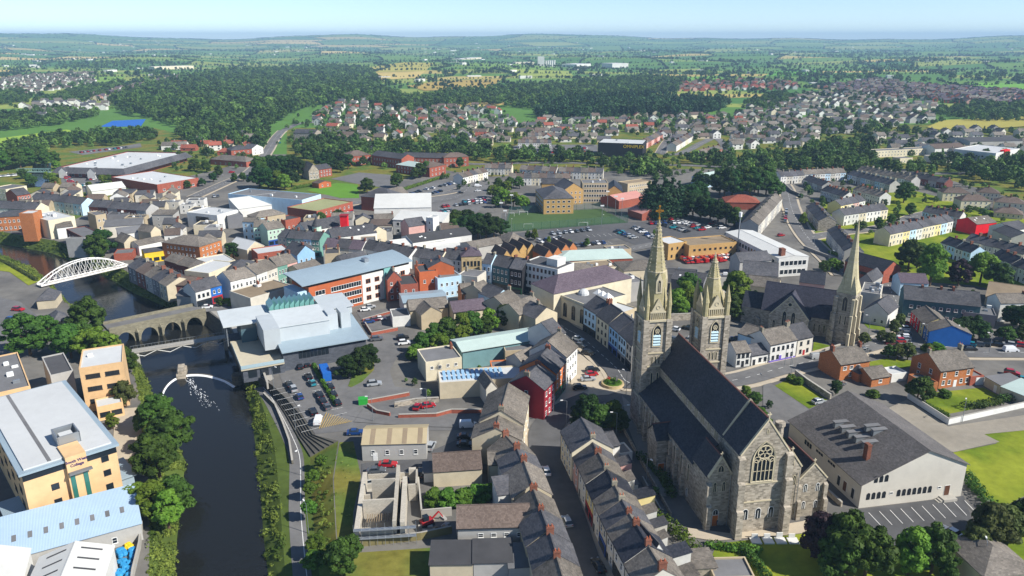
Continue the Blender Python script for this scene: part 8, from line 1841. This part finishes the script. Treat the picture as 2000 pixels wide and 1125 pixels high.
o = thing('container','small green recycling bin beside the ramp wall','bin',at('b',(537,455),0),.2); b = MB(); b.box(-1.3,1.3,-1,1,0,1.7); b.build('body',flat_mat('bin_green','#2f9a3a',.5),o); b = MB(); b.box(-1.35,1.35,-1.05,1.05,1.7,1.85,0,True); b.build('lid',flat_mat('bin_green','#2f9a3a'),o); o.name = 'recycling_bin'
o = thing('digger','small red digger on the building site','digger',at('b',(785,925),0),.5); b = MB(); b.box(-1.3,1.3,-.9,.9,.3,1.2); b.build('body',PAINT['red'],o); b = MB(); b.box(-.9,.3,-.6,.6,1.2,2.3); b.build('cab',GLASS,o); b = MB(); b.bar((1.2,0,1.1),(2.8,0,2.4),.25,.3); b.bar((2.8,0,2.4),(3.7,0,.8),.2,.25); b.build('arm',PAINT['red'],o)
for y in (-.8,.8): b = MB(); b.box(-1.4,1.4,y - .2,y + .2,0,.6); b.build('track',TYRE,o)
rr = random.Random(5)
for i in range(16):
 b = MB(); s = rr.uniform(.4,1.3); b.prism([(-s,-s * .4),(s,-s * .5),(s * .8,s * .5),(-s * .9,s * .4)],0,rr.uniform(.15,.7)); o = b.build('rubble_block' if i % 2 else 'timber_stack',rr.choice([concrete,ROOFS['ply'],WALLS['grey'],ROOFS['feltw']]),None,at('b',(rr.uniform(745,880),rr.uniform(895,960)),0),rr.uniform(0,3)); tag(o,None,'rubble','heaps on the building site'); auto(o,'lying on the building site','heap of building rubble')
q = MB()
for k in range(10):                                         # hall car park bays
 a,c = at('e',(590 + k * 41.5,882 - k * 5.2),0),at('e',(640 + k * 41.5,935 - k * 5.2),0); d = (c - a).normalized(); e = Vector((-d.y,d.x,0)) * .07; q.face([(p.x,p.y,.24) for p in (a - e,c - e,c + e,a + e)])
tag(q.build('bay_markings',line_white),kind='structure')
c_ = [at('o',p,0) for p in ((1190,1250),(1152,1160),(1125,1080),(1105,1010),(1082,940),(1066,880),(1068,836))]
for s_ in (-4.0,4.0): strip('road_marking',offset(smooth(c_,4),s_),.16,.25,line_yellow,1)
q = MB()
for k in range(12): a,c = at('b',(365 + k * 9,555 - k * 2),0),at('b',(395 + k * 9,492 + k * 3),0); d = (c - a).normalized(); e = Vector((-d.y,d.x,0)) * .07; q.face([(p.x,p.y,.237) for p in (a - e,c - e,c + e,a + e)])
tag(q.build('hatch_marking',line_yellow),kind='structure')
def person(p,c,c2,ang,where):
 """standing figure skinned over a small skeleton"""
 vs = [(0,0,.93),(0,0,1.2),(0,0,1.42),(0,0,1.52),(0,.02,1.66),(.1,0,.9),(.11,.06,.5),(.12,.0,.08),(.12,.14,.04),(-.1,0,.9),(-.11,-.06,.5),(-.12,-.12,.08),(-.12,.02,.04),(.2,0,1.4),(.26,-.04,1.12),(.26,.1,.9),(-.2,0,1.4),(-.26,.04,1.12),(-.26,.12,.9)]
 ed = [(0,1),(1,2),(2,3),(3,4),(0,5),(5,6),(6,7),(7,8),(0,9),(9,10),(10,11),(11,12),(2,13),(13,14),(14,15),(2,16),(16,17),(17,18)]
 rad = [.15,.15,.14,.06,.11,.1,.075,.05,.045,.1,.075,.05,.045,.07,.05,.04,.07,.05,.04]
 me = bpy.data.meshes.new('person'); me.from_pydata(vs,ed,[]); o = obj('person',me,None,p,ang)
 if 'walker' not in MATS:
  m = bpy.data.materials.new('walker'); MATS['walker'] = m; m.use_nodes = True; N = m.node_tree.nodes; K = m.node_tree.links.new; tc = N.new('ShaderNodeTexCoord'); sz = N.new('ShaderNodeSeparateXYZ'); cr = N.new('ShaderNodeValToRGB'); mr = N.new('ShaderNodeMapRange'); mr.inputs['From Max'].default_value = 1.8
  cr.color_ramp.interpolation = 'CONSTANT'; cr.color_ramp.elements[0].color = (*lin(c2),1); cr.color_ramp.elements[1].position = .5; cr.color_ramp.elements[1].color = (*lin(c),1); e = cr.color_ramp.elements.new(.83); e.color = (*lin('#b58a70'),1); e = cr.color_ramp.elements.new(.95); e.color = (*lin('#3a2a20'),1)
  K(tc.outputs['Object'],sz.inputs[0]); K(sz.outputs['Z'],mr.inputs['Value']); K(mr.outputs[0],cr.inputs[0]); K(cr.outputs[0],N['Principled BSDF'].inputs['Base Color'])
 me.materials.append(MATS['walker']); o.modifiers.new('skin','SKIN')
 for k,r in enumerate(rad): me.skin_vertices[0].data[k].radius = (r,r)
 me.skin_vertices[0].data[0].use_root = True; o.modifiers.new('smooth','SUBSURF').render_levels = 1
 tag(o,None,'person'); auto(o,where,'person in dark clothes walking')
for R,p,a in (('k4',(372,850),.4),('k4',(380,862),1.4),('c',(538,490),.2),('c3',(150,1000),1.0)): person(at(R,p,.1),'#3a3f4a','#26282e',a,'on the pavement')
# ------------------------------------------------------------------ the hazy air

me = bpy.data.meshes.new('haze'); me.from_pydata([(x,y,z) for x in (-16500,16500) for y in (-600,16500) for z in (-14,205)],[],[(0,1,3,2),(4,6,7,5),(0,4,5,1),(2,3,7,6),(0,2,6,4),(1,5,7,3)])
hm = bpy.data.materials.new('haze_air'); hm.use_nodes = True; N = hm.node_tree.nodes; N.remove(N['Principled BSDF']); pv = N.new('ShaderNodeVolumePrincipled'); pv.inputs['Color'].default_value = (.47,.73,1.0,1); pv.inputs['Density'].default_value = HAZE; pv.inputs['Anisotropy'].default_value = 0.0
hm.node_tree.links.new(pv.outputs[0],N['Material Output'].inputs['Volume']); me.materials.append(hm); tag(obj('haze',me),'thin bluish haze filling the air over the land',kind='stuff')
# ------------------------------------------------------------------ number the members of each series
name_series()
[print(len(o['label'].split()),o['label']) for o in COL.objects if 'label' in o and len(o['label'].split()) > 16]
